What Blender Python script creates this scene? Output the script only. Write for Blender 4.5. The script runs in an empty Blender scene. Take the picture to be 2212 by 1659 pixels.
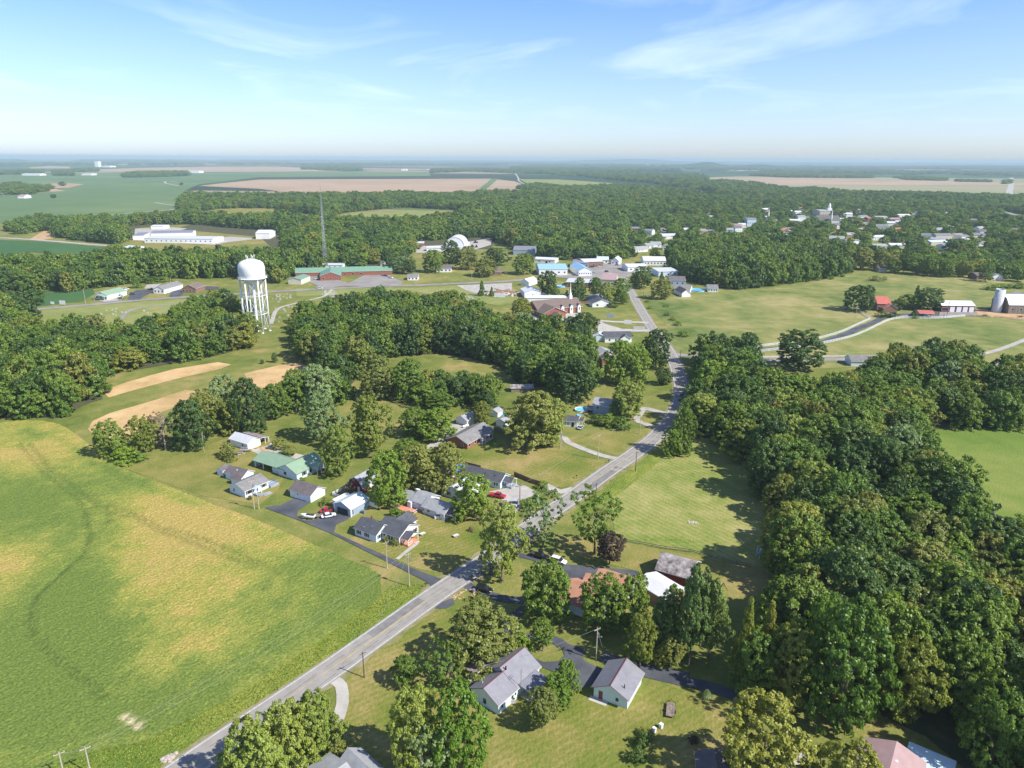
import bpy, bmesh, math, random
import numpy as np
from mathutils import Vector, Matrix
random.seed(7); rng = np.random.default_rng(7)
scene = bpy.context.scene
COL = scene.collection
R = math.radians
# ------------------------------------------------------------------ camera
F = 1540.0; CX = 1106.0; CY = 829.5; HC = 110.0
PITCH = math.atan((CY - 342.3) / F); ROLL = R(.31)
cam = bpy.data.cameras.new('camera'); cam.sensor_width = 36; cam.lens = F / 2212 * 36
cam.clip_start = 1; cam.clip_end = 300000
cam_o = bpy.data.objects.new('camera', cam); COL.objects.link(cam_o)
cam_o.matrix_world = Matrix.Translation((0, 0, HC)) @ Matrix.Rotation(R(90) - PITCH, 4, 'X') @ Matrix.Rotation(ROLL, 4, 'Z')
scene.camera = cam_o
# ------------------------------------------------------------------ world
SUN_AZ = R(-26); SUN_EL = R(44)
sdir = Vector((math.cos(SUN_AZ) * math.cos(SUN_EL), math.sin(SUN_AZ) * math.cos(SUN_EL), math.sin(SUN_EL)))
world = bpy.data.worlds.new('World'); scene.world = world; world.use_nodes = True
def build_world():
    nt = world.node_tree; N = nt.nodes; L = nt.links; N.clear()
    out = N.new('ShaderNodeOutputWorld'); bg = N.new('ShaderNodeBackground'); bg.inputs[1].default_value = .12
    sky = N.new('ShaderNodeTexSky'); sky.sky_type = 'NISHITA'; sky.sun_disc = False
    sky.sun_elevation = SUN_EL; sky.sun_rotation = math.atan2(sdir.x, sdir.y)
    sky.altitude = 100; sky.air_density = 1.0; sky.dust_density = .6; sky.ozone_density = 3.0
    tc = N.new('ShaderNodeTexCoord'); sep = N.new('ShaderNodeSeparateXYZ'); L.new(tc.outputs['Generated'], sep.inputs[0])
    # blue deepening with height, as a colour filter on the sky
    rp = N.new('ShaderNodeValToRGB'); L.new(sep.outputs['Z'], rp.inputs[0])
    e = rp.color_ramp.elements
    e[0].position = 0.0; e[0].color = (.84, .93, 1.22, 1)
    e[1].position = .30; e[1].color = (.56, .63, .84, 1)
    a = e.new(.055); a.color = (.82, .90, 1.20, 1)
    a = e.new(.12); a.color = (.82, .88, 1.24, 1)
    a = e.new(.19); a.color = (.70, .84, 1.26, 1)
    mul = N.new('ShaderNodeMix'); mul.data_type = 'RGBA'; mul.blend_type = 'MULTIPLY'; mul.inputs['Factor'].default_value = 1
    L.new(sky.outputs[0], mul.inputs['A']); L.new(rp.outputs[0], mul.inputs['B'])
    # cirrus: project direction on a high plane
    dv = N.new('ShaderNodeMath'); dv.operation = 'ADD'; dv.inputs[1].default_value = .05; L.new(sep.outputs['Z'], dv.inputs[0])
    vd = N.new('ShaderNodeVectorMath'); vd.operation = 'DIVIDE'
    cmb = N.new('ShaderNodeCombineXYZ')
    for i in range(3): L.new(dv.outputs[0], cmb.inputs[i])
    L.new(tc.outputs['Generated'], vd.inputs[0]); L.new(cmb.outputs[0], vd.inputs[1])
    mp = N.new('ShaderNodeMapping'); mp.inputs['Scale'].default_value = (.95, .60, 0); mp.inputs['Rotation'].default_value = (0, 0, R(28)); mp.inputs['Location'].default_value = (2.3, .7, 0)
    L.new(vd.outputs[0], mp.inputs[0])
    n1 = N.new('ShaderNodeTexNoise'); n1.inputs['Scale'].default_value = .75; n1.inputs['Detail'].default_value = 7; n1.inputs['Roughness'].default_value = .55; n1.inputs['Distortion'].default_value = .8
    L.new(mp.outputs[0], n1.inputs[0])
    cr = N.new('ShaderNodeValToRGB'); L.new(n1.outputs[0], cr.inputs[0]); c = cr.color_ramp.elements
    c[0].position = .50; c[0].color = (0, 0, 0, 1); c[1].position = .78; c[1].color = (.40, .40, .40, 1)
    fd = N.new('ShaderNodeMapRange'); fd.inputs['From Min'].default_value = .02; fd.inputs['From Max'].default_value = .12; L.new(sep.outputs['Z'], fd.inputs['Value'])
    mf = N.new('ShaderNodeMath'); mf.operation = 'MULTIPLY'; L.new(cr.outputs[0], mf.inputs[0]); L.new(fd.outputs[0], mf.inputs[1])
    mx = N.new('ShaderNodeMix'); mx.data_type = 'RGBA'; L.new(mf.outputs[0], mx.inputs['Factor'])
    L.new(mul.outputs['Result'], mx.inputs['A']); mx.inputs['B'].default_value = (7.4, 8.2, 9.2, 1)
    L.new(mx.outputs['Result'], bg.inputs[0]); L.new(bg.outputs[0], out.inputs[0])
build_world()
# ------------------------------------------------------------------ sun
sl = bpy.data.lights.new('sun', 'SUN'); sl.energy = 4.7; sl.angle = R(.5); sl.color = (1.0, .95, .86)
so = bpy.data.objects.new('sun', sl); COL.objects.link(so); so.rotation_euler = sdir.to_track_quat('Z', 'Y').to_euler()
vs = scene.view_settings; vs.view_transform = 'Standard'; vs.look = 'None'; vs.gamma = 1; vs.exposure = .62
try: scene.cycles.volume_bounces = 1
except Exception: pass

# ------------------------------------------------------------------ picture -> ground
COSP, SINP = math.cos(PITCH), math.sin(PITCH); cr_, sr_ = math.cos(ROLL), math.sin(ROLL)
def ray(x, y):
    a = (x - CX) / F; b = (CY - y) / F
    a, b = a * cr_ - b * sr_, a * sr_ + b * cr_
    return a, COSP + b * SINP, -SINP + b * COSP
def G(x, y, z=0.):
    dx, dy, dz = ray(x, y)
    dz = min(dz, -1e-4)
    t = (z - HC) / dz
    return (t * dx, t * dy)
def height_at(gx, gy, ypx):            # height of a point above (gx,gy) that shows at picture row ypx
    lo, hi = 0., 140.
    for _ in range(30):
        m = (lo + hi) / 2
        if proj(gx, gy, m)[1] > ypx: lo = m
        else: hi = m
    return lo
def proj(x, y, z):
    z -= HC
    f = y * COSP - z * SINP; u = y * SINP + z * COSP
    a, b = x / f, u / f
    a, b = a * cr_ + b * sr_, -a * sr_ + b * cr_
    return CX + a * F, CY - b * F, f
def C(ox, oy, w=768.): 
    k = w / 2212 * .72
    return lambda x, y: (ox * .72 + x * k, oy * .72 + y * k)
def many(c, s):                        # 'x,y x,y' in an enlarged view -> picture points
    return [c(*map(float, p.split(','))) for p in s.split()]
ID = lambda x, y: (x, y)

# ------------------------------------------------------------------ materials
def newmat(name):
    m = bpy.data.materials.new(name); m.use_nodes = True; nt = m.node_tree; nt.nodes.clear()
    return m, nt, nt.nodes, nt.links
def mat(name, c1, c2=None, scale=1., rough=.8, bump=0., bscale=None, metal=0., detail=5., stretch=(1, 1, 1), contrast=(.35, .65), spec=.3, rotz=0):
    m, nt, N, L = newmat(name)
    out = N.new('ShaderNodeOutputMaterial'); p = N.new('ShaderNodeBsdfPrincipled'); L.new(p.outputs[0], out.inputs[0])
    p.inputs['Roughness'].default_value = rough; p.inputs['Metallic'].default_value = metal; p.inputs['Specular IOR Level'].default_value = spec
    if c2 is None and not bump: p.inputs['Base Color'].default_value = (*c1, 1); return m
    tc = N.new('ShaderNodeTexCoord'); mp = N.new('ShaderNodeMapping'); mp.inputs['Scale'].default_value = stretch; mp.inputs['Rotation'].default_value = (0, 0, rotz)
    L.new(tc.outputs['Object'], mp.inputs[0])
    n = N.new('ShaderNodeTexNoise'); n.inputs['Scale'].default_value = scale; n.inputs['Detail'].default_value = detail; n.inputs['Roughness'].default_value = .6
    L.new(mp.outputs[0], n.inputs[0])
    r = N.new('ShaderNodeValToRGB'); L.new(n.outputs[0], r.inputs[0]); e = r.color_ramp.elements
    e[0].position = contrast[0]; e[0].color = (*c1, 1); e[1].position = contrast[1]; e[1].color = (*(c2 or c1), 1)
    L.new(r.outputs[0], p.inputs['Base Color'])
    if bump:
        n2 = N.new('ShaderNodeTexNoise'); n2.inputs['Scale'].default_value = bscale or scale * 4; n2.inputs['Detail'].default_value = 4
        L.new(tc.outputs['Object'], n2.inputs[0]); b = N.new('ShaderNodeBump'); b.inputs['Strength'].default_value = 1; b.inputs['Distance'].default_value = bump
        L.new(n2.outputs[0], b.inputs['Height']); L.new(b.outputs[0], p.inputs['Normal'])
    return m
def ramp_of(N, stops):
    r = N.new('ShaderNodeValToRGB'); e = r.color_ramp.elements
    e[0].position = stops[0][0]; e[0].color = (*stops[0][1], 1); e[1].position = stops[-1][0]; e[1].color = (*stops[-1][1], 1)
    for pos, c in stops[1:-1]:
        a = e.new(pos); a.color = (*c, 1)
    return r
def grass(name, stops, big=.02, mid=.12, stripe=None, fine=.9, bump=.25):
    """turf: large patches, medium blotches, fine tufts, optional mowing stripes (angle, width)"""
    m, nt, N, L = newmat(name)
    out = N.new('ShaderNodeOutputMaterial'); p = N.new('ShaderNodeBsdfPrincipled'); L.new(p.outputs[0], out.inputs[0])
    p.inputs['Roughness'].default_value = .95; p.inputs['Specular IOR Level'].default_value = .1
    tc = N.new('ShaderNodeTexCoord'); P = tc.outputs['Object']
    def noise(s, d=4, dist=0):
        n = N.new('ShaderNodeTexNoise'); n.inputs['Scale'].default_value = s; n.inputs['Detail'].default_value = d; n.inputs['Distortion'].default_value = dist
        L.new(P, n.inputs[0]); return n.outputs[0]
    def mth(op, a, b):
        x = N.new('ShaderNodeMath'); x.operation = op
        for i, v in enumerate((a, b)):
            if isinstance(v, (int, float)): x.inputs[i].default_value = v
            else: L.new(v, x.inputs[i])
        return x.outputs[0]
    v = mth('ADD', mth('MULTIPLY', noise(big, 5, .6), .85), mth('MULTIPLY', noise(mid, 6, .4), .55))
    v = mth('ADD', v, mth('MULTIPLY', noise(fine, 4), .35))
    v = mth('SUBTRACT', v, .375)
    if stripe:
        ang, wid, amt = stripe
        mp = N.new('ShaderNodeMapping'); mp.inputs['Rotation'].default_value = (0, 0, ang); L.new(P, mp.inputs[0])
        w = N.new('ShaderNodeTexWave'); w.inputs['Scale'].default_value = 1 / wid * .314; w.inputs['Distortion'].default_value = 5; w.inputs['Detail Scale'].default_value = .15; w.inputs['Detail'].default_value = 3
        L.new(mp.outputs[0], w.inputs[0])
        v = mth('ADD', v, mth('MULTIPLY', mth('SUBTRACT', w.outputs['Fac'], .5), amt))
    r = ramp_of(N, stops); L.new(v, r.inputs[0]); L.new(r.outputs[0], p.inputs['Base Color'])
    b = N.new('ShaderNodeBump'); b.inputs['Distance'].default_value = bump; L.new(noise(1.6, 4), b.inputs['Height']); L.new(b.outputs[0], p.inputs['Normal'])
    return m
GREEN = (.095, .135, .022); GREEN2 = (.135, .165, .03); OLV = (.20, .19, .05); TAN = (.30, .23, .10); DGR = (.05, .085, .016)
M = {}
M['asphalt'] = mat('asphalt_old', (.25, .235, .21), (.33, .31, .28), .35, .9, stretch=(1, 1, 1), contrast=(.3, .7))
M['asphalt_dark'] = mat('asphalt_sealed', (.055, .06, .075), (.10, .105, .12), .15, .85)
M['asphalt_mid'] = mat('asphalt_town', (.21, .195, .18), (.31, .285, .26), .05, .9)
M['gravel'] = mat('gravel', (.32, .30, .27), (.46, .43, .39), .25, .95, .04, 3)
M['concrete'] = mat('concrete', (.36, .34, .30), (.48, .45, .40), .3, .9)
M['dirt'] = mat('dirt', (.38, .24, .12), (.52, .36, .2), .15, .95)
M['shoulder'] = mat('shoulder', (.30, .25, .14), (.16, .17, .05), .35, .95)
M['white_line'] = mat('line_white', (.45, .45, .45), (.72, .72, .72), 2., .7)
M['yellow_line'] = mat('line_yellow', (.34, .30, .2), (.6, .42, .10), 1.2, .7)
M['white'] = mat('white_paint', (.72, .73, .74), (.84, .84, .84), .6, .55)
M['white_metal'] = mat('white_metal', (.78, .79, .80), (.86, .86, .86), .3, .35, spec=.5)
M['mint'] = mat('pale_green_siding', (.56, .70, .68), (.62, .75, .73), .4, .6)
M['paleblue'] = mat('pale_blue_siding', (.55, .66, .74), (.62, .72, .8), .4, .6)
M['bluegrey'] = mat('blue_grey_siding', (.26, .34, .44), (.31, .39, .48), .5, .6)
M['lavender'] = mat('lavender_siding', (.58, .6, .72), (.66, .68, .78), .5, .6)
M['cream'] = mat('cream_siding', (.6, .56, .44), (.68, .64, .52), .5, .7)
M['beige'] = mat('beige_stucco', (.5, .45, .36), (.58, .52, .42), .5, .7)
M['red_wood'] = mat('red_barn_board', (.15, .025, .03), (.22, .045, .045), .8, .8)
M['grey_wood'] = mat('weathered_board', (.14, .11, .09), (.3, .24, .2), 1.5, .9, stretch=(1, 1, .1))
def brick(name, c1, c2, mortar):
    m, nt, N, L = newmat(name); out = N.new('ShaderNodeOutputMaterial'); p = N.new('ShaderNodeBsdfPrincipled'); L.new(p.outputs[0], out.inputs[0]); p.inputs['Roughness'].default_value = .9
    tc = N.new('ShaderNodeTexCoord'); mp = N.new('ShaderNodeMapping'); mp.inputs['Rotation'].default_value = (R(90), 0, R(30)); L.new(tc.outputs['Object'], mp.inputs[0])
    b = N.new('ShaderNodeTexBrick'); b.inputs['Color1'].default_value = (*c1, 1); b.inputs['Color2'].default_value = (*c2, 1); b.inputs['Mortar'].default_value = (*mortar, 1); b.inputs['Scale'].default_value = 2.2; b.inputs['Mortar Size'].default_value = .012
    L.new(mp.outputs[0], b.inputs[0]); L.new(b.outputs[0], p.inputs['Base Color']); return m
M['brick'] = brick('red_brick', (.30, .095, .055), (.24, .07, .045), (.3, .2, .15))
M['brick_brown'] = brick('brown_brick', (.26, .14, .09), (.2, .1, .07), (.3, .22, .17))
def roofmat(name, c1, c2, metal=False, seam=None):
    m, nt, N, L = newmat(name); out = N.new('ShaderNodeOutputMaterial'); p = N.new('ShaderNodeBsdfPrincipled'); L.new(p.outputs[0], out.inputs[0])
    p.inputs['Roughness'].default_value = .42 if metal else .95; p.inputs['Specular IOR Level'].default_value = .5 if metal else .15
    tc = N.new('ShaderNodeTexCoord'); n = N.new('ShaderNodeTexNoise'); n.inputs['Scale'].default_value = .5; n.inputs['Detail'].default_value = 8; n.inputs['Roughness'].default_value = .7; L.new(tc.outputs['Object'], n.inputs[0])
    r = ramp_of(N, [(.35, c1), (.65, c2)]); L.new(n.outputs[0], r.inputs[0])
    L.new(r.outputs[0], p.inputs['Base Color'])
    w = N.new('ShaderNodeTexWave'); w.bands_direction = 'X' if metal else 'Z'; w.wave_profile = 'SIN' if metal else 'SAW'
    if metal and seam: w.bands_direction = seam
    w.inputs['Scale'].default_value = 1.1 if metal else 1.6; L.new(tc.outputs['Object'], w.inputs[0])
    b = N.new('ShaderNodeBump'); b.inputs['Distance'].default_value = .010 if metal else .03; L.new(w.outputs['Fac'], b.inputs['Height']); L.new(b.outputs[0], p.inputs['Normal'])
    return m
M['r_dark'] = roofmat('charcoal_shingle', (.075, .08, .095), (.11, .115, .13))
M['r_grey'] = roofmat('grey_shingle', (.17, .165, .165), (.25, .245, .245))
M['r_lgrey'] = roofmat('light_grey_shingle', (.27, .28, .30), (.36, .37, .38))
M['r_brown'] = roofmat('brown_shingle', (.15, .115, .10), (.2, .155, .135))
M['r_mauve'] = roofmat('mauve_brown_shingle', (.12, .105, .11), (.18, .155, .155))
M['r_green'] = roofmat('green_metal', (.21, .32, .21), (.26, .37, .25), True)
M['r_green2'] = roofmat('bright_green_metal', (.15, .28, .19), (.19, .33, .23), True)
M['r_metal'] = roofmat('lavender_grey_metal', (.19, .19, .22), (.245, .245, .275), True)
M['r_metal2'] = roofmat('brown_tinted_metal', (.27, .21, .21), (.33, .27, .27), True)
M['r_white'] = roofmat('white_metal_roof', (.60, .61, .64), (.70, .70, .72), True)
M['r_silver'] = roofmat('silver_metal_roof', (.5, .52, .55), (.62, .63, .65), True)
M['r_blue'] = roofmat('blue_metal_roof', (.25, .45, .62), (.32, .52, .68), True)
M['r_palebl'] = roofmat('pale_blue_metal_roof', (.48, .62, .66), (.6, .7, .72), True)
M['r_pink'] = roofmat('dusty_pink_metal', (.36, .24, .24), (.42, .29, .29), True)
M['r_orange'] = roofmat('salmon_shingle', (.40, .2, .13), (.5, .27, .185))
M['r_red'] = roofmat('red_metal_roof', (.45, .11, .08), (.55, .16, .12), True)
M['r_rust'] = roofmat('weathered_shingle', (.08, .07, .075), (.5, .46, .44))
M['maroon'] = mat('maroon_trim', (.17, .05, .06))
M['glass'] = mat('window_glass', (.02, .025, .03), None, rough=.1, spec=.8)
M['black'] = mat('black_shutter', (.02, .02, .022), None, rough=.6)
M['dark_in'] = mat('interior_shade', (.03, .03, .035), (.06, .055, .05), 1., .9)  # dark colour stands in for the shade inside open doorways and hollows
M['door_white'] = mat('white_door', (.75, .75, .76), None, rough=.5)
M['door_red'] = mat('dark_red_door', (.2, .05, .04), None, rough=.5)
M['deck'] = mat('red_deck_board', (.5, .2, .12), (.62, .28, .17), 1., .8)
M['deck_grey'] = mat('grey_deck_board', (.25, .3, .35), (.36, .4, .45), 1., .8)
M['bark'] = mat('bark', (.12, .095, .07), (.2, .165, .13), 3., .95, stretch=(1, 1, .3))
M['deadwood'] = mat('dead_wood', (.34, .29, .24), (.5, .44, .38), 3., .9)
M['pole'] = mat('pole_wood', (.38, .33, .26), (.5, .44, .36), 2., .9, stretch=(1, 1, .1))
M['pole_dark'] = mat('pole_dark_wood', (.09, .07, .06), (.15, .12, .1), 2., .9)
M['steel'] = mat('galvanised_steel', (.26, .29, .31), (.34, .36, .38), 2., .45, metal=.6)
M['wire'] = mat('wire', (.3, .3, .3), None, rough=.6)
M['tyre'] = mat('tyre', (.02, .02, .02), None, rough=.9)
M['rim'] = mat('rim', (.4, .4, .42), None, rough=.3, metal=.9)
M['lamp'] = mat('headlight_glass', (.6, .6, .62), None, rough=.1)
def paint(name, c): 
    m = mat(name, c, None, rough=.3, spec=.5); return m
for n_, c_ in dict(p_black=(.012, .013, .016), p_white=(.8, .8, .8), p_red=(.45, .02, .03), p_silver=(.4, .44, .5), p_grey=(.2, .2, .22), p_blue=(.04, .09, .2)).items(): M[n_] = paint(n_, c_)
M['water'] = mat('pool_water', (.10, .5, .78), (.25, .68, .88), 1., .08, spec=.6)
M['tarp'] = mat('blue_tarp', (.03, .32, .75), (.1, .5, .85), 1.5, .5)
M['straw'] = mat('ornamental_grass', (.14, .22, .1), (.24, .32, .16), 2., .9)
M['stone'] = mat('pale_stone', (.45, .44, .42), (.66, .65, .62), 1., .8)
M['fence_wood'] = mat('fence_boards', (.2, .12, .09), (.28, .18, .13), 2., .9)
M['fence_grey'] = mat('grey_fence_boards', (.17, .15, .13), (.26, .23, .2), 2., .9)

# foliage: colour from a per-tree random and a per-clump tone
def leafmat(name, stops, trans=.34):
    m, nt, N, L = newmat(name)
    out = N.new('ShaderNodeOutputMaterial'); oi = N.new('ShaderNodeObjectInfo'); at = N.new('ShaderNodeAttribute'); at.attribute_name = 'tone'
    r = ramp_of(N, stops)
    ad = N.new('ShaderNodeMath'); ad.operation = 'MULTIPLY_ADD'; ad.inputs[1].default_value = .22; L.new(at.outputs['Fac'], ad.inputs[0])
    sb = N.new('ShaderNodeMath'); sb.operation = 'SUBTRACT'; sb.inputs[1].default_value = .11; L.new(oi.outputs['Random'], sb.inputs[0]); L.new(sb.outputs[0], ad.inputs[2])
    L.new(ad.outputs[0], r.inputs[0])
    d = N.new('ShaderNodeBsdfDiffuse'); t = N.new('ShaderNodeBsdfTranslucent'); mx = N.new('ShaderNodeMixShader'); mx.inputs[0].default_value = trans
    g = N.new('ShaderNodeBsdfGlossy'); g.inputs['Roughness'].default_value = .5; g.inputs['Color'].default_value = (.8, .9, .8, 1); mg = N.new('ShaderNodeMixShader'); mg.inputs[0].default_value = .035
    L.new(r.outputs[0], d.inputs[0]); L.new(r.outputs[0], t.inputs[0]); L.new(d.outputs[0], mx.inputs[1]); L.new(t.outputs[0], mx.inputs[2])
    L.new(mx.outputs[0], mg.inputs[1]); L.new(g.outputs[0], mg.inputs[2]); L.new(mg.outputs[0], out.inputs[0])
    return m
LF = {
 'wood': leafmat('leaf_wood', [(0, (0.069, 0.133, 0.020)), (.3, (0.104, 0.192, 0.021)), (.55, (0.140, 0.224, 0.025)), (.75, (0.198, 0.268, 0.027)), (.9, (0.233, 0.224, 0.043)), (1, (0.304, 0.336, 0.030))]),
 'dark': leafmat('leaf_dark', [(0, (0.064, 0.123, 0.021)), (1, (0.108, 0.179, 0.025))]),
 'mid': leafmat('leaf_mid', [(0, (0.119, 0.213, 0.021)), (1, (0.205, 0.291, 0.029))]),
 'light': leafmat('leaf_light', [(0, (0.236, 0.309, 0.045)), (1, (0.340, 0.394, 0.067))]),
 'yellow': leafmat('leaf_yellow_green', [(0, (.21, .26, .03)), (1, (.33, .335, .045))]),
 'olive': leafmat('leaf_olive', [(0, (0.198, 0.235, 0.043)), (1, (0.304, 0.314, 0.060))]),
 'grey': leafmat('leaf_grey_green', [(0, (0.216, 0.308, 0.104)), (1, (0.310, 0.396, 0.144))]),
 'pine': leafmat('leaf_pine', [(0, (0.085, 0.157, 0.037)), (1, (0.181, 0.246, 0.049))], .12),
 'maroon': leafmat('leaf_maroon', [(0, (0.073, 0.045, 0.035)), (1, (0.130, 0.080, 0.056))]),
 'brown': leafmat('leaf_brown', [(0, (0.260, 0.190, 0.112)), (1, (0.357, 0.270, 0.155))]),
 'bright': leafmat('leaf_bright', [(0, (0.151, 0.263, 0.022)), (1, (0.249, 0.355, 0.031))]),
}

# ------------------------------------------------------------------ mesh helpers
class MB:
    def __init__(s): s.v = []; s.f = []; s.m = []
    def face(s, pts, m=0):
        i = len(s.v); s.v += [tuple(p) for p in pts]; s.f.append(list(range(i, i + len(pts)))); s.m.append(m)
    def box(s, x0, y0, z0, x1, y1, z1, m=0):
        i = len(s.v); s.v += [(x, y, z) for z in (z0, z1) for x, y in ((x0, y0), (x1, y0), (x1, y1), (x0, y1))]
        for q in ((3, 2, 1, 0), (4, 5, 6, 7), (0, 1, 5, 4), (1, 2, 6, 5), (2, 3, 7, 6), (3, 0, 4, 7)): s.f.append([i + k for k in q]); s.m.append(m)
    def prism(s, poly, z0, z1, m=0, mt=None):
        n = len(poly); i = len(s.v); s.v += [(x, y, z0) for x, y in poly] + [(x, y, z1) for x, y in poly]
        s.f.append([i + k for k in range(n)][::-1]); s.m.append(m); s.f.append([i + n + k for k in range(n)]); s.m.append(m if mt is None else mt)
        for k in range(n): s.f.append([i + k, i + (k + 1) % n, i + n + (k + 1) % n, i + n + k]); s.m.append(m)
    def tube(s, p0, p1, r0, r1=None, n=6, m=0):
        r1 = r0 if r1 is None else r1; p0 = Vector(p0); p1 = Vector(p1); d = (p1 - p0)
        if d.length < 1e-6: return
        q = d.to_track_quat('Z', 'Y'); i = len(s.v)
        for p, r in ((p0, r0), (p1, r1)):
            for k in range(n):
                a = 2 * math.pi * k / n; s.v.append(tuple(p + q @ Vector((r * math.cos(a), r * math.sin(a), 0))))
        s.f.append([i + k for k in range(n)][::-1]); s.f.append([i + n + k for k in range(n)]); s.m += [m, m]
        for k in range(n): s.f.append([i + k, i + (k + 1) % n, i + n + (k + 1) % n, i + n + k]); s.m.append(m)
    def lathe(s, prof, n=24, m=0, c=(0, 0)):
        i = len(s.v)
        for r, z in prof:
            for k in range(n): a = 2 * math.pi * k / n; s.v.append((c[0] + r * math.cos(a), c[1] + r * math.sin(a), z))
        for j in range(len(prof) - 1):
            for k in range(n): s.f.append([i + j * n + k, i + j * n + (k + 1) % n, i + (j + 1) * n + (k + 1) % n, i + (j + 1) * n + k]); s.m.append(m)
    def mesh(s, name, mats, smooth=False):
        me = bpy.data.meshes.new(name); me.from_pydata(s.v, [], s.f)
        for q in mats: me.materials.append(q)
        me.polygons.foreach_set('material_index', s.m)
        if smooth: me.polygons.foreach_set('use_smooth', [True] * len(s.f))
        me.update(); return me
def link(name, me, parent=None, loc=(0, 0, 0), rz=0):
    o = bpy.data.objects.new(name, me); COL.objects.link(o); o.location = loc; o.rotation_euler = (0, 0, rz)
    if parent: o.parent = parent
    return o
def part(name, mb, mats, parent, smooth=False, label=None):
    if not isinstance(mats, (list, tuple)): mats = [mats]
    o = link(name, mb.mesh(name, [M[m] if isinstance(m, str) else m for m in mats], smooth), parent)
    if label: o['label'] = label
    return o
def tag(o, label, cat, group=None, kind=None):
    o['label'] = label; o['category'] = cat
    if group: o['group'] = group
    if kind: o['kind'] = kind
    return o
def thing(name, label, cat, loc=(0, 0, 0), rz=0, group=None):
    o = bpy.data.objects.new(name, None); COL.objects.link(o); o.location = loc; o.rotation_euler = (0, 0, rz); o.empty_display_size = .5
    return tag(o, label, cat, group)
def copy_tree(o, parent=None):
    c = o.copy(); COL.objects.link(c); c.parent = parent
    for ch in o.children: copy_tree(ch, c)
    return c

# ------------------------------------------------------------------ ground and flat surfaces
ZC = [0]
def flat(name, label, pts, z, m, cat='ground', px=True, kind='structure'):
    ZC[0] += 1; z += ZC[0] * .0004
    g = [G(*p) for p in pts] if px else pts
    bm = bmesh.new(); vs_ = [bm.verts.new((x, y, z)) for x, y in g]
    f = bm.faces.new(vs_); f.normal_update()
    if f.normal.z < 0: f.normal_flip()
    bmesh.ops.triangulate(bm, faces=[f]); me = bpy.data.meshes.new(name); bm.to_mesh(me); bm.free(); me.materials.append(M[m] if isinstance(m, str) else m)
    o = link(name, me); return tag(o, label, cat, kind=kind)
def spline(pts, step=3.):
    out = []; P = [np.array(p, float) for p in pts]; P = [2 * P[0] - P[1]] + P + [2 * P[-1] - P[-2]]
    for i in range(1, len(P) - 2):
        a, b, c, d = P[i - 1:i + 3]; n = max(2, int(np.linalg.norm(c - b) / step))
        for k in range(n):
            t = k / n; out.append(.5 * (2 * b + (c - a) * t + (2 * a - 5 * b + 4 * c - d) * t * t + (-a + 3 * b - 3 * c + d) * t ** 3))
    out.append(P[-2]); return np.array(out)
def offs(path, d):
    t = np.gradient(path, axis=0); t /= np.linalg.norm(t, axis=1)[:, None]
    return path + np.stack([-t[:, 1], t[:, 0]], 1) * d
def ribbon(name, label, pts, width, z, m, cat='road', px=True, off=0., dash=None, parent=None, path=None, wob=0):
    if path is None: path = spline([G(*p) for p in pts] if px else pts)
    if parent is None and name != 'country_road': ZC[0] += 1; z += ZC[0] * .0004
    w = width / 2 + (rng.normal(0, wob, len(path)) if wob else 0)
    a = offs(path, off + w) if not wob else path + (offs(path, 1) - path) * (off + w)[:, None]
    b = offs(path, off - width / 2) if not wob else path + (offs(path, 1) - path) * (off - w)[:, None]
    mb = MB()
    for i in range(len(path) - 1):
        if dash and not dash(i): continue
        mb.face([(*b[i], z), (*b[i + 1], z), (*a[i + 1], z), (*a[i], z)])
    me = mb.mesh(name, [M[m] if isinstance(m, str) else m]); o = link(name, me, parent)
    if parent is None: tag(o, label, cat, kind='structure')
    return o
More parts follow.
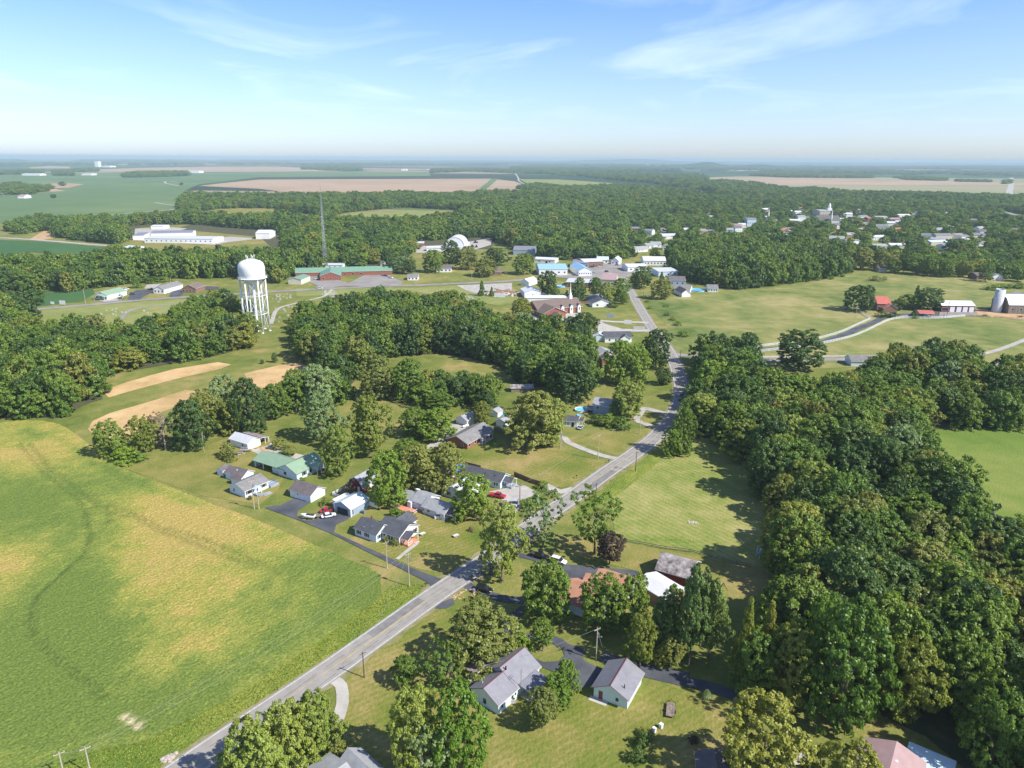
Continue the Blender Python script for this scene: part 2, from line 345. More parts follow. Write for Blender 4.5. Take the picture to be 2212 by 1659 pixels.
# --- the ground sheet
def far_ground():
    m, nt, N, L = newmat('ground')
    out = N.new('ShaderNodeOutputMaterial'); p = N.new('ShaderNodeBsdfPrincipled'); L.new(p.outputs[0], out.inputs[0]); p.inputs['Roughness'].default_value = .95; p.inputs['Specular IOR Level'].default_value = .1
    tc = N.new('ShaderNodeTexCoord'); P = tc.outputs['Object']
    def noise(s, d=4, dist=0.):
        n = N.new('ShaderNodeTexNoise'); n.inputs['Scale'].default_value = s; n.inputs['Detail'].default_value = d; n.inputs['Distortion'].default_value = dist
        L.new(P, n.inputs[0]); return n.outputs[0]
    def mth(op, a, b):
        x = N.new('ShaderNodeMath'); x.operation = op
        for i, v in enumerate((a, b)):
            if isinstance(v, (int, float)): x.inputs[i].default_value = v
            else: L.new(v, x.inputs[i])
        return x.outputs[0]
    v = mth('ADD', mth('MULTIPLY', noise(.018, 5, .6), .85), mth('MULTIPLY', noise(.13, 6, .4), .6))
    v = mth('SUBTRACT', mth('ADD', v, mth('MULTIPLY', noise(.9, 4), .35)), .40)
    near = ramp_of(N, [(.2, (.08, .12, .022)), (.4, (.14, .17, .036)), (.55, (.20, .205, .055)), (.68, (.29, .235, .085)), (.85, (.37, .28, .13))]); L.new(v, near.inputs[0])
    # farmland: voronoi parcels, mostly wood and crop, some stubble
    mp = N.new('ShaderNodeMapping'); mp.inputs['Scale'].default_value = (1 / 1500., 1 / 900., 1); mp.inputs['Rotation'].default_value = (0, 0, .25); L.new(P, mp.inputs[0])
    vo = N.new('ShaderNodeTexVoronoi'); vo.distance = 'CHEBYCHEV'; vo.inputs['Scale'].default_value = 1; vo.inputs['Randomness'].default_value = .9; L.new(mp.outputs[0], vo.inputs[0])
    sc = N.new('ShaderNodeSeparateColor'); L.new(vo.outputs['Color'], sc.inputs[0])
    far = ramp_of(N, [(0, (.03, .055, .03)), (.5, (.03, .055, .03)), (.52, (.05, .10, .045)), (.74, (.05, .10, .04)), (.76, (.09, .13, .05)), (.86, (.09, .13, .05)), (.88, (.30, .23, .14)), (1, (.33, .26, .17))]); far.color_ramp.interpolation = 'CONSTANT'
    L.new(sc.outputs[0], far.inputs[0])
    sx = N.new('ShaderNodeSeparateXYZ'); L.new(P, sx.inputs[0])
    mr = N.new('ShaderNodeMapRange'); mr.inputs['From Min'].default_value = 1500; mr.inputs['From Max'].default_value = 1700; L.new(sx.outputs['Y'], mr.inputs['Value'])
    mx = N.new('ShaderNodeMix'); mx.data_type = 'RGBA'; L.new(mr.outputs[0], mx.inputs['Factor']); L.new(near.outputs[0], mx.inputs['A']); L.new(far.outputs[0], mx.inputs['B'])
    L.new(mx.outputs['Result'], p.inputs['Base Color'])
    b = N.new('ShaderNodeBump'); b.inputs['Distance'].default_value = .2; L.new(noise(1.5, 4), b.inputs['Height']); L.new(b.outputs[0], p.inputs['Normal'])
    return m
def ground():
    ax = sorted(set([0.] + [s * v for s in (-1, 1) for v in (50, 100, 150, 200, 300, 400, 600, 900, 1400, 2200, 3500, 6000, 10000, 18000, 32000, 45000, 60000)]))
    ay = [-3000, -500, -100, 0, 50, 100, 150, 200, 250, 300, 400, 500, 700, 900, 1200, 1700, 2500, 4000, 6500, 10000, 18000, 32000, 45000, 60000]
    mb = MB()
    for x in range(len(ax)):
        for y in range(len(ay)): mb.v.append((ax[x], ay[y], 0))
    n = len(ay)
    for x in range(len(ax) - 1):
        for y in range(n - 1): mb.f.append([x * n + y, (x + 1) * n + y, (x + 1) * n + y + 1, x * n + y + 1]); mb.m.append(0)
    o = link('ground', mb.mesh('ground', [far_ground()])); tag(o, 'grassy ground with patchy dry turf running out to flat farmland', 'ground', kind='structure')
ground()
M['pasture'] = grass('pasture', [(.26, (.085, .13, .03)), (.40, (.15, .185, .05)), (.54, (.23, .23, .075)), (.70, (.34, .29, .13))], .014, .09)
M['hay'] = grass('mown_hay', [(.22, (.10, .17, .025)), (.36, (.17, .22, .045)), (.5, (.25, .26, .075)), (.66, (.33, .31, .12)), (.85, (.40, .35, .17))], .02, .16, (R(-38), 2.0, .10))
M['lawn_dry'] = grass('dry_lawn', [(.2, (.12, .15, .03)), (.45, (.20, .20, .05)), (.65, (.28, .23, .08)), (.85, (.36, .26, .12))], .03, .15)
M['lawn'] = grass('fresh_lawn', [(.2, (.085, .135, .02)), (.38, (.14, .175, .03)), (.52, (.205, .20, .05)), (.66, (.31, .245, .095)), (.8, (.36, .27, .12))], .03, .10, (R(55), 1.6, .07))
M['lawn_pale'] = grass('pale_lawn', [(.2, (.15, .19, .05)), (.5, (.22, .245, .075)), (.8, (.32, .29, .12))], .02, .1, (R(20), 6, .1))
M['crop_green'] = grass('green_crop', [(.2, (.045, .105, .035)), (.5, (.06, .135, .045)), (.8, (.10, .16, .06))], .006, .03)
M['crop_far'] = grass('far_green_crop', [(.2, (.08, .145, .06)), (.5, (.11, .175, .07)), (.8, (.17, .215, .09))], .002, .008)
M['meadow'] = grass('bright_meadow', [(.2, (.10, .17, .028)), (.45, (.15, .21, .04)), (.62, (.20, .235, .055)), (.85, (.28, .27, .09))], .012, .1)
M['strip'] = grass('straw_soil', [(.2, (.22, .2, .06)), (.35, (.46, .30, .14)), (.6, (.56, .38, .19)), (.85, (.66, .5, .26))], .03, .15, (R(53), 1.2, .35))
M['stubble'] = grass('tan_stubble', [(.2, (.30, .22, .14)), (.5, (.38, .27, .18)), (.8, (.44, .33, .22))], .002, .01)
M['stubble_g'] = grass('pale_stubble', [(.2, (.18, .21, .10)), (.5, (.27, .26, .14)), (.8, (.34, .30, .18))], .0015, .006)
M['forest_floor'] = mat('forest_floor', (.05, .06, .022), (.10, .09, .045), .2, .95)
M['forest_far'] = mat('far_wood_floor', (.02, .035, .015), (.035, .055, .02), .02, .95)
M['tallgrass'] = grass('tall_grass', [(.2, (.085, .15, .02)), (.45, (.14, .20, .03)), (.65, (.24, .26, .05)), (.9, (.34, .29, .09))], .05, .3, None, 1.5, .6)

c1a = C(0, 440); c2a = C(768, 440); c3a = C(1536, 440); c4a = C(2304, 440)
cL = C(0, 1000); cH = C(600, 1240, 700); c3 = C(1200, 1000); c4 = C(1900, 1000); cM = C(1300, 1500)
cF = C(1200, 1800); cR = C(1900, 1750); cRR = C(2304, 1728)
cA = C(1040, 1480, 260); cS = C(640, 1370, 260); cG = C(680, 1280, 300); cV = C(1180, 1400, 380); cQ = C(960, 1380, 280)
cK = C(1560, 860, 280); cE = C(1660, 1600, 460); cFm = C(2560, 860, 512); cT = C(1540, 720, 600); cU = C(2200, 600, 872); cBH = C(900, 2100, 400)
cB = lambda x, y: (x * .3159, 1134.7 + y * .3159)

# far strips (hundreds of metres and more away)
for nm, lb, pts, z, m in [
 ('field', 'broad dark green crop field across the far left plain', '-300,372 0,376 430,370 925,371 930,380 560,383 430,398 400,412 385,430 375,452 300,462 190,480 0,482 -300,482', .3, 'crop_far'),
 ('field', 'long tan harvested field beyond the wood, left of the dirt track', '430,402 480,396 560,388 1060,386 1112,392 1190,420 1060,424 830,424 640,418 560,408', .5, 'stubble'),
 ('field', 'green wedge crossing the tan harvested field', '1062,386 1075,386 1070,392 1040,418 1024,418 1040,404', .7, 'crop_far'),
 ('field', 'pale green wedge field right of the tan field', '1120,387 1210,388 1330,396 1410,403 1462,418 1300,422 1215,420 1150,402', .5, 'lawn_pale'),
 ('field', 'tan and green striped field in front of the far right plain', '1528,383 1600,381 2400,388 2400,426 2120,424 1800,422 1640,414 1560,405 1530,396', .5, 'stubble_g'),
 ('field', 'reddish tan half of the far right field', '1532,384 1700,384 2212,396 2212,401 1720,400 1600,402 1545,396', .8, 'stubble'),
 ('field', 'pale tan strip left of the far green crop', '-200,400 0,400 140,396 182,398 150,406 0,411 -200,412', .7, 'stubble'),
 ('field', 'thin tan strip on the far left plain', '62,361 110,359 152,360 150,364 66,364', .7, 'stubble'),
 ('field', 'tan strip before the far left skyline', '212,366 300,363 452,360 600,360 740,366 740,370 560,371 300,372 215,370', .7, 'stubble'),
 ('field', 'pale strip before the blocky far wood', '370,364 450,361 452,364 380,368', .7, 'stubble'),
 ('field', 'tan patch beside the far farmstead', '1050,365 1085,365 1090,370 1055,370', .9, 'stubble'),
 ('field', 'small tan clearing by the far trees on the left', '80,411 120,409 142,413 85,417', .9, 'stubble'),
 ('field', 'small pale green clearing in the middle of the wood', '712,470 760,461 870,454 960,456 1012,460 1000,466 930,474 860,482 800,480', .4, 'lawn_pale'),
 ('field', 'dark green crop field left of the round wood', '-200,515 0,518 100,523 240,535 215,546 160,550 60,545 0,562 -200,580', .2, 'crop_green'),
 ('field', 'orange brown plot in front of the far farmstead', '95,499 122,499 118,515 90,519 62,518', .25, 'dirt'),
 ('field', 'dry rise with a few trees in the far wood', '430,452 500,446 560,448 625,452 610,470 560,478 500,470 440,468', .4, 'lawn_dry'),
 ('field', 'pale lawn around the white factory', '280,530 285,512 360,492 440,488 590,505 590,525 460,536 300,538', .2, 'lawn_dry'),
 ('field', 'small green crop by the road on the left', '-200,632 60,632 130,628 200,622 205,634 180,650 90,662 -200,668', .1, 'crop_green'),
 ('field', 'pale mown grass left of the water tower', '95,668 300,652 420,644 420,662 400,690 300,705 200,716 90,716 70,700', .06, 'lawn_pale'),
 ('field', 'pale lawn along the road beyond the cemetery', '640,622 900,622 1090,612 1140,640 1080,660 1000,650 900,630 760,636 640,640', .06, 'lawn_pale'),
 ('field', 'bright meadow enclosed by the wood on the right', '1960,922 2400,920 2400,1330 2240,1240 2120,1180 2030,1118 1980,1055 1960,990', .05, 'meadow'),
 ('field', 'rolling yellow green pasture with white fences', '1384,636 1460,640 1570,630 1660,622 1780,606 1840,588 2400,600 2400,800 1900,790 1700,800 1640,800 1630,760 1500,735 1500,768 1456,765 1440,705 1400,660', .05, 'pasture'),
 ('field', 'mown hay field with stripes beside the wood', '1300,1085 1345,1062 1400,1018 1440,984 1478,990 1493,950 1560,944 1600,968 1650,1030 1690,1110 1680,1230 1560,1215 1489,1193 1436,1186 1346,1172 1328,1150 1322,1110', .06, 'hay'),
 ('field', 'fresh lawn in front of the brick ranch house', '985,970 1060,945 1190,965 1320,1000 1300,1050 1240,1052 1190,1052 1130,1040 1010,1008', .05, 'lawn'),
 ('field', 'lawn around the two metal roofed buildings', '740,1475 905,1330 960,1316 1100,1420 1220,1500 1420,1480 1600,1510 1570,1659 1500,1760 1000,1760 700,1700', .05, 'lawn'),
 ('field', 'dry roadside lawn between the long driveway and the lavender house', '752,1166 900,1100 1030,1130 1050,1180 960,1240 900,1228', .05, 'lawn'),
 ('field', 'dry grass bank by the bend of the road', '1230,960 1300,930 1420,925 1400,950 1330,985 1250,955', .05, 'lawn_dry'),
 ('field', 'dry lawn behind the white bungalows', '262,1010 380,985 480,950 560,940 640,960 600,1060 560,1090 440,1072', .05, 'lawn_dry'),
 ('field', 'dry lawn between hay field and barn', '1200,1160 1330,1165 1440,1190 1560,1215 1560,1260 1400,1240 1200,1190', .05, 'lawn_dry'),
 ('field', 'lower strip of straw and weeds', many(cL, '760,830 800,760 950,690 1300,590 1600,490 1690,500 1650,590 1400,680 1300,760 1200,860 900,920 830,900'), .07, 'strip'),
 ('field', 'upper strip of orange soil', many(cL, '880,500 1100,420 1500,310 1880,250 2000,270 1900,310 1500,400 1200,480 940,555'), .07, 'strip'),
 ('field', 'short strip of orange soil near the tower wood', '527,807 600,790 690,776 706,784 660,806 576,842 540,830', .07, 'strip'),
 ('field', 'far strip of bare soil behind the treeline', '940,838 1000,838 1010,860 940,862', .07, 'dirt'),
]:
    flat(nm, lb, pts if isinstance(pts, list) else many(ID, pts), z, m, 'field')
# soybean field: raised crop with patches of its own colour
def inside(px, py, poly):
    poly = np.array(poly); x, y = poly[:, 0], poly[:, 1]; c = np.zeros(px.shape, bool); j = len(x) - 1
    for i in range(len(x)):
        with np.errstate(divide='ignore', invalid='ignore'):
            t = ((y[i] > py) != (y[j] > py)) & (px < (x[j] - x[i]) * (py - y[i]) / (y[j] - y[i]) + x[i])
        c ^= t; j = i
    return c
def segdist(px, py, pts):
    d = np.full(px.shape, 1e9)
    for (ax, ay), (bx, by) in zip(pts[:-1], pts[1:]):
        vx, vy = bx - ax, by - ay; t = np.clip(((px - ax) * vx + (py - ay) * vy) / (vx * vx + vy * vy), 0, 1)
        d = np.minimum(d, np.hypot(px - ax - t * vx, py - ay - t * vy))
    return d
def vnoise(px, py, s, seed):
    r = np.random.default_rng(seed); T = r.random((256, 256)); X = px / s; Y = py / s
    xi = np.floor(X).astype(int); yi = np.floor(Y).astype(int); fx = X - xi; fy = Y - yi; fx = fx * fx * (3 - 2 * fx); fy = fy * fy * (3 - 2 * fy)
    g = lambda a, b: T[a % 256, b % 256]
    return (g(xi, yi) * (1 - fx) + g(xi + 1, yi) * fx) * (1 - fy) + (g(xi, yi + 1) * (1 - fx) + g(xi + 1, yi + 1) * fx) * fy
def fbm(px, py, s, seed, o=4):
    v = 0; a = 1; t = 0
    for k in range(o): v = v + a * vnoise(px, py, s / 2 ** k, seed + k); t += a; a *= .55
    return v / t
def soy():
    edge = many(ID, '-160,925 0,915 50,910 95,911 130,919 150,930 190,960 237,995 257,1010 312,1034 387,1062 432,1080 466,1095 530,1116 591,1142 683,1182 751,1211 797,1230 831,1250 847,1266 800,1308 691,1386 640,1420 521,1498 411,1556 316,1604 221,1623 104,1662 -60,1740 -300,1900')
    poly = [G(*p) for p in edge]; st = .8
    xs = np.arange(-330, -40, st); ys = np.arange(95, 300, st); X, Y = np.meshgrid(xs, ys, indexing='ij')
    X = X + rng.normal(0, .1, X.shape); Y = Y + rng.normal(0, .1, Y.shape)
    ins = inside(X, Y, poly)
    gp = lambda s, c=ID: [G(*p) for p in many(c, s)]
    yel = fbm(X, Y, 42, 11) * .62 + fbm(X, Y, 12, 31) * .38
    yel = yel * .75 + fbm(X, Y, 7, 91) * .25; v = (yel - .5) * 1.45 + .67
    # picture-read patches: (points, radius, amount)
    for s, rad, amt in [
      ('100,1240 60,1180 150,1150', 20, -.15), ('180,1175 165,1215 150,1260 135,1310 125,1370 190,1400', 13, -.75), ('150,1260 130,1300 115,1340 120,1370', 14, -.6),
      ('0,1400 60,1440 20,1500 60,1580', 26, -.5), ('120,1500 200,1520 200,1560', 18, -.4), ('560,1200 640,1230 720,1240 800,1260 700,1300 640,1270 600,1330', 15, -.65), ('800,1285 700,1360 600,1420 480,1480', 7, -.25),
      ('430,1490 360,1500 500,1440 560,1410', 9, -.4), ('90,950 60,930 140,955 200,1000 300,1045 400,1085 500,1125 600,1160', 2.6, -.45), ('340,1085 430,1120 520,1160 590,1195', 8, .45), ('60,1045 150,1060 40,1090 150,1110', 16, -.4), ('230,1055 300,1060 260,1090', 10, -.3), ('20,1100 10,1150', 18, -.45),
      ('40,985 150,960 180,975', 12, .5), ('230,1190 300,1160 400,1150 380,1200 280,1230', 26, .45), ('480,1120 600,1170 520,1160 400,1140 450,1180', 15, .45), ('20,1260 0,1220 80,1200', 22, .55), ('420,1390 520,1370 480,1420', 13, .45), ('420,1300 440,1340 350,1350', 18, .1),
      ('640,1320 660,1300', 6, .4), ('230,1510 280,1520 330,1480', 9, .3), ('100,1350 90,1330', 6, .5)]:
        d = segdist(X, Y, gp(s)); v += amt * (.65 if amt > 0 else .95) * np.exp(-(d / rad * (1 + .5 * (fbm(X, Y, 9, 61) - .5))) ** 2)
    v = v + (fbm(X, Y, 3.5, 51, 3) - .5) * .6 + rng.normal(0, .09, X.shape)
    v = np.clip(v, 0, 1)
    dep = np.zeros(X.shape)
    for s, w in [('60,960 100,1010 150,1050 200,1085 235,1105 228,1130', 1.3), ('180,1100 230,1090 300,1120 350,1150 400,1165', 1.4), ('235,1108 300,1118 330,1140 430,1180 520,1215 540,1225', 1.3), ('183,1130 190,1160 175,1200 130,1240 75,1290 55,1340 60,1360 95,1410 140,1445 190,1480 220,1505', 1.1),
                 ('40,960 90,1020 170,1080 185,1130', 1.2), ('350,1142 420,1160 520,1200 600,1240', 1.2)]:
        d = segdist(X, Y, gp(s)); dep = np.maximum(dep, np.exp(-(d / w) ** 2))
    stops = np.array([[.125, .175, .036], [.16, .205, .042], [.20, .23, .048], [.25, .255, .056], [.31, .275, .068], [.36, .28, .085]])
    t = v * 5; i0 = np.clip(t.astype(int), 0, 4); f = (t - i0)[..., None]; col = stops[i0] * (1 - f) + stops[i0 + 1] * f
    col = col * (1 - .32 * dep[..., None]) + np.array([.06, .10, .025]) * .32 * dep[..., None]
    # bare washout near the lower pole
    for c_, r_ in ((gp('283,1560')[0], 2.0),):
        for q in gp('272,1553 285,1562 300,1573'):
            d = np.hypot((X - q[0]), (Y - q[1])); k = np.exp(-(d / .8) ** 2)[..., None]; col = col * (1 - k) + np.array([.6, .48, .33]) * k; dep = np.maximum(dep, k[..., 0])
    Z = .55 * (1 - .8 * dep) + (fbm(X, Y, 2.0, 77, 2) - .5) * .18 + rng.normal(0, .05, X.shape)
    nx, ny = X.shape; idx = np.full(X.shape, -1); idx[ins] = np.arange(ins.sum())
    quad = ins[:-1, :-1] & ins[1:, :-1] & ins[1:, 1:] & ins[:-1, 1:]
    I, J = np.nonzero(quad); fs = np.stack([idx[I, J], idx[I + 1, J], idx[I + 1, J + 1], idx[I, J + 1]], 1)
    V = np.stack([X[ins], Y[ins], Z[ins]], 1); Cc = col[ins]
    from collections import Counter
    ed = {}
    for a in range(4):
        for e0, e1 in zip(fs[:, a], fs[:, (a + 1) % 4]):
            k = (min(e0, e1), max(e0, e1)); ed[k] = None if k in ed else (e0, e1)
    be = [e for e in ed.values() if e]; vv = sorted({i for e in be for i in e}); mp_ = {o: len(V) + k for k, o in enumerate(vv)}
    PA = np.array(poly); PB = np.roll(PA, -1, 0)
    for i in vv:                                   # boundary plants stand on the sown edge, not on a staircase
        ab = PB - PA; tt = np.clip(((V[i, :2] - PA) * ab).sum(1) / (ab ** 2).sum(1), 0, 1); q = PA + ab * tt[:, None]; k_ = np.argmin(np.hypot(*(q - V[i, :2]).T)); V[i, :2] = q[k_] + rng.normal(0, .07, 2)
    V = np.concatenate([V, np.stack([V[vv, 0], V[vv, 1], np.zeros(len(vv))], 1)]); Cc = np.concatenate([Cc, Cc[vv] * .8])
    faces = fs.tolist() + [[e1, e0, mp_[e0], mp_[e1]] for e0, e1 in be]
    me = bpy.data.meshes.new('field'); me.from_pydata(V.tolist(), [], faces)
    ca = me.color_attributes.new('crop', 'FLOAT_COLOR', 'POINT'); ca.data.foreach_set('color', np.concatenate([Cc, np.ones((len(Cc), 1))], 1).ravel())
    m, nt, N, L = newmat('soybean_crop'); out = N.new('ShaderNodeOutputMaterial'); p = N.new('ShaderNodeBsdfPrincipled'); L.new(p.outputs[0], out.inputs[0]); p.inputs['Roughness'].default_value = .9; p.inputs['Specular IOR Level'].default_value = .1
    at = N.new('ShaderNodeAttribute'); at.attribute_name = 'crop'; n = N.new('ShaderNodeTexNoise'); tc = N.new('ShaderNodeTexCoord'); L.new(tc.outputs['Object'], n.inputs[0]); n.inputs['Scale'].default_value = 1.9; n.inputs['Detail'].default_value = 5
    hs = ramp_of(N, [(.3, (.62, .62, .62)), (.7, (1.35, 1.35, 1.3))]); L.new(n.outputs[0], hs.inputs[0])
    mx = N.new('ShaderNodeMix'); mx.data_type = 'RGBA'; mx.blend_type = 'MULTIPLY'; mx.inputs['Factor'].default_value = 1; L.new(at.outputs['Color'], mx.inputs['A']); L.new(hs.outputs[0], mx.inputs['B']); L.new(mx.outputs['Result'], p.inputs['Base Color'])
    b = N.new('ShaderNodeBump'); b.inputs['Distance'].default_value = .16; L.new(n.outputs[0], b.inputs['Height']); L.new(b.outputs[0], p.inputs['Normal'])
    me.materials.append(m); me.update(); o = link('soybean_field', me); tag(o, 'ripening soybean field with yellow and green patches left of the road', 'field', kind='structure')
soy()

# ------------------------------------------------------------------ roads, drives
road_px = [(250, 1770), (404, 1659), (520, 1579), (691, 1463), (810, 1379), (936, 1288.5), (1066, 1200), (1161, 1127), (1236, 1075), (1310, 1021), (1368, 982), (1418, 942), (1453, 900), (1469, 867), (1471.5, 840), (1465.5, 809), (1454, 777), (1444, 757), (1411.5, 713), (1384.5, 669.5), (1361, 628), (1347, 604), (1334, 590)]
rp_ = spline([G(*p) for p in road_px], 2.5)
ribbon('verge', 'dry verge along the country road', None, 9.4, .05, 'shoulder', 'verge', path=rp_, wob=.35)
road = ribbon('country_road', 'grey two lane country road curving up to the town', None, 7.2, .16, 'asphalt', path=rp_)
ribbon('road_marking', '', None, .17, .175, 'white_line', path=rp_, off=3.1, parent=road)
ribbon('road_marking', '', None, .17, .175, 'white_line', path=rp_, off=-3.1, parent=road)
ribbon('road_marking', '', None, .13, .175, 'yellow_line', path=rp_, off=.12, dash=lambda i: (i // 6) % 4 != 1, parent=road)
ribbon('road_marking', '', None, .13, .175, 'yellow_line', path=rp_, off=-.14, dash=lambda i: (i // 9) % 5 == 2, parent=road)
M['tar'] = mat('tar_seam', (.05, .05, .055), (.14, .135, .13), 1.2, .8)
M['patch'] = mat('asphalt_patch', (.17, .165, .16), (.23, .22, .21), .6, .9)
for off_, wd_, sl_ in ((.9, .10, (0, 400)), (-1.2, .09, (20, 400)), (2.3, .12, (30, 160)), (-.35, .14, (60, 140)), (-2.2, .08, (0, 120))):
    q_ = rp_[sl_[0]:sl_[1]]; ph_ = rng.uniform(0, 6, 3); t_ = np.arange(len(q_)); wv = .28 * np.sin(t_ * .21 + ph_[0]) + .18 * np.sin(t_ * .53 + ph_[1]) + rng.normal(0, .05, len(q_))
    q_ = q_ + (offs(q_, 1) - q_) * (off_ + wv)[:, None]; ribbon('tar_seam', '', None, wd_, .178, 'tar', path=q_, parent=road, dash=lambda i, o_=off_: (i * 7 + int(o_ * 10)) % 23 > 6)
for i0_, i1_, off_, wd_ in ((22, 28, 1.6, 2.4), (60, 66, -1.6, 2.6), (84, 85, 0, 6), (97, 98, 0, 6), (104, 105, 0, 6)): ribbon('road_patch', '', None, wd_, .170, 'patch', path=rp_[i0_:i1_ + 2], off=off_, parent=road)
rb = lambda lb, pts, w, m='asphalt_mid', z=.12, name='road', cat='road', c=ID: ribbon(name, lb, many(c, pts), w, z, m, cat)
rb('side road running right behind the big wood', '1452,766 1500,769 1628,778 1843,776 1920,774 2060,780 2200,790', 6.0)
rb('pale track beside the side road', '1628,771.5 1843,769 1916,769 1990,772 2065,770 2126,764 2176,749 2230,728', 3.4, 'gravel', .13)
rb('dark curving farm drive between white fences', '1600,760 1628,757 1700,750 1768,741 1830,721 1850,711 1884,698 1909,686 1935,680 1980,679', 5.5, 'asphalt_dark', .13, 'driveway', 'driveway')
rb('highway passing the cemetery and the green roofed building', '-60,682 95,667 212,657 300,649 400,642 500,636 615,629 733,623 810,619 923,616 978,613 1090,608 1180,600 1280,590 1340,588', 8, 'asphalt_mid', .2)
rb('town street leading right from the crossing', '1334,590 1400,585 1480,580', 9, 'asphalt_mid', .2)
rb('town street leading back from the crossing', '1334,590 1322,578 1310,566', 9, 'asphalt_mid', .21)
rb('light road beyond the dark crop on the left', '-100,513 0,514 110,521 190,528 258,533 330,540', 9, 'gravel', .3)
rb('pale field road across the far green crop', '160,477 220,468 300,459 370,454 380,446 350,441 335,438', 7, 'gravel', .8)
rb('curved pale track in the far green crop', '383,394 360,392 358,396 385,402', 9, 'gravel', .9)
rb('white gravel track beyond the tan field', '1110,370 1119,384 1122,392 1150,405 1195,418', 9, 'gravel', 1.)
rb('pale levee road at the far right edge', '2185,384 2184,400 2180,418 2186,432', 22, 'gravel', 1.)
rb('narrow path over the pale lawn', '260,690 275,674 300,665 350,659 395,656 430,652', 3.2, 'asphalt_mid', .12, 'path', 'path')
rb('faint grass track at the left wood', '470,760 560,752 600,745 650,742 700,735', 3, 'lawn_dry', .1, 'path', 'path')
rb('gravel loop drive to the big willow', '1880,1085 1790,1068 1700,1042 1560,990 1450,940 1425,905 1330,895 1180,905', 3.0, 'gravel', .1, 'driveway', 'driveway', c3)
rb('white concrete drive beside the wooden fence', '1500,1345 1390,1370 1310,1340 1250,1310', 3.2, 'concrete', .1, 'driveway', 'driveway', c3)
rb('gravel lane at the bend of the road', '320,700 220,680 130,655 70,650', 4., 'gravel', .1, 'driveway', 'driveway', c4)
rb('gravel lane joining the bend from the left', '180,810 90,780 30,750 60,690 90,650', 3.2, 'gravel', .11, 'driveway', 'driveway', c4)
rb('sealed drive of the orange roofed house', '290,735 400,800 520,830 640,862 820,870 860,900 700,1000 660,1100 700,1180 860,1190 1040,1210 1120,1260', 2.9, 'asphalt_dark', .1, 'driveway', 'driveway', cM)
rb('sealed lane passing the garage to the right', '1450,1350 1700,1440 2000,1500 2212,1545', 3.6, 'asphalt_dark', .11, 'driveway', 'driveway', cM)
rb('sealed lane running on under the trees', '100,770 400,840 700,910 900,985', 3.4, 'asphalt_dark', .112, 'driveway', 'driveway', cR)
rb('pale concrete drive at the roadside trees', '722,1470 737,1482 740,1520 728,1560', 2.6, 'concrete', .1, 'driveway', 'driveway')
rb('concrete path from the porch to the long drive', '2060,1235 1960,1310 1870,1385', 1.2, 'concrete', .1, 'path', 'path', cH)
rb('gravel path in the cemetery', '720,622 700,640 640,655 600,668 585,700', 3., 'gravel', .12, 'path', 'path')
rb('service road along the right edge of town', '2150,455 2180,462 2230,480', 14, 'asphalt_mid', 1.2)
fl = lambda name, lb, c, pts, z, m, cat=None: flat(name, lb, many(c, pts), z, m, cat or name.replace('_', ' '))
fl('driveway', 'long sealed drive from the road to the white bungalows', cH, '630,890 700,880 765,876 890,812 1050,842 925,930 922,985 990,1018 1060,1020 1160,985 1290,955 1425,985 1400,1010 1290,1060 1270,1130 1400,1190 1700,1330 2000,1465 2150,1525 2290,1575 2330,1600 2230,1680 2150,1602 1700,1372 1240,1142 1100,1082 900,1002 620,902', .13, 'asphalt_dark')
fl('gravel_yard', 'white gravel yard between workshop and green roofed house', cG, '540,545 740,470 900,420 1120,470 1750,655 1580,720 1480,780 820,612 700,610', .1, 'gravel')
fl('gravel_yard', 'pale gravel yard left of the brick ranch house', c3, '200,1000 330,900 450,790 520,785 590,830 420,920 300,1000', .1, 'gravel')
fl('gravel_yard', 'white gravel yard with the red pickup', c3, '770,1370 950,1335 1080,1315 1175,1370 1140,1410 1060,1440 1040,1500 1010,1545 860,1530 880,1440 800,1400', .1, 'gravel')
fl('patio', 'pale paved yard by the blue pool', cV, '960,60 1130,20 1180,130 1260,180 1100,200 960,180', .1, 'concrete')
fl('driveway', 'sealed forecourt behind the orange roofed house', cM, '690,440 790,470 1000,530 1150,560 1500,590 1750,612 1800,640 1740,800 1400,760 1140,725 1105,640 1080,590 1000,560 720,492', .12, 'asphalt_dark')
fl('driveway', 'sealed court between house and garage', cM, '1040,1200 1200,1258 1330,1300 1290,1350 1300,1390 1400,1440 1480,1470 1430,1560 1240,1650 1190,1635 1060,1500 800,1382 840,1355 960,1405 1090,1395 1135,1345 1110,1285', .115, 'asphalt_dark')
fl('driveway', 'sealed roadside apron by the stone wall', cM, '30,905 130,862 170,850 185,900 130,935 20,945', .12, 'asphalt_dark')
fl('driveway', 'concrete pad behind the yellow maple', cR, '1420,1480 1480,1462 1540,1500 1575,1560 1600,1700 1330,1700 1330,1600', .1, 'concrete')
fl('parking_lot', 'grey lot of the green roofed building', c2a, '380,1110 560,1110 800,1180 980,1090 1100,1080 1180,1130 1270,1170 1250,1200 720,1210 600,1235 480,1180', .22, 'asphalt_mid')
fl('parking_lot', 'sealed lot between the two roadside offices', c1a, '1110,1320 1120,1280 1180,1240 1330,1235 1320,1260 1230,1300 1210,1325', .22, 'asphalt_dark')
fl('parking_lot', 'sealed lot of the brick office', c1a, '1465,1300 1490,1225 1560,1215 1590,1260 1560,1295', .22, 'asphalt_dark')
fl('parking_lot', 'sealed strip right of the brick office', c1a, '1710,1240 1720,1210 1890,1210 1890,1232', .22, 'asphalt_dark')
fl('gravel_yard', 'pale yard in front of the white office', c1a, '1245,1230 1270,1195 1400,1185 1330,1225', .22, 'gravel')
fl('gravel_yard', 'pale yard of the green roofed shop', c1a, '850,1330 960,1320 1010,1250 1110,1235 1050,1330 900,1345', .22, 'gravel')
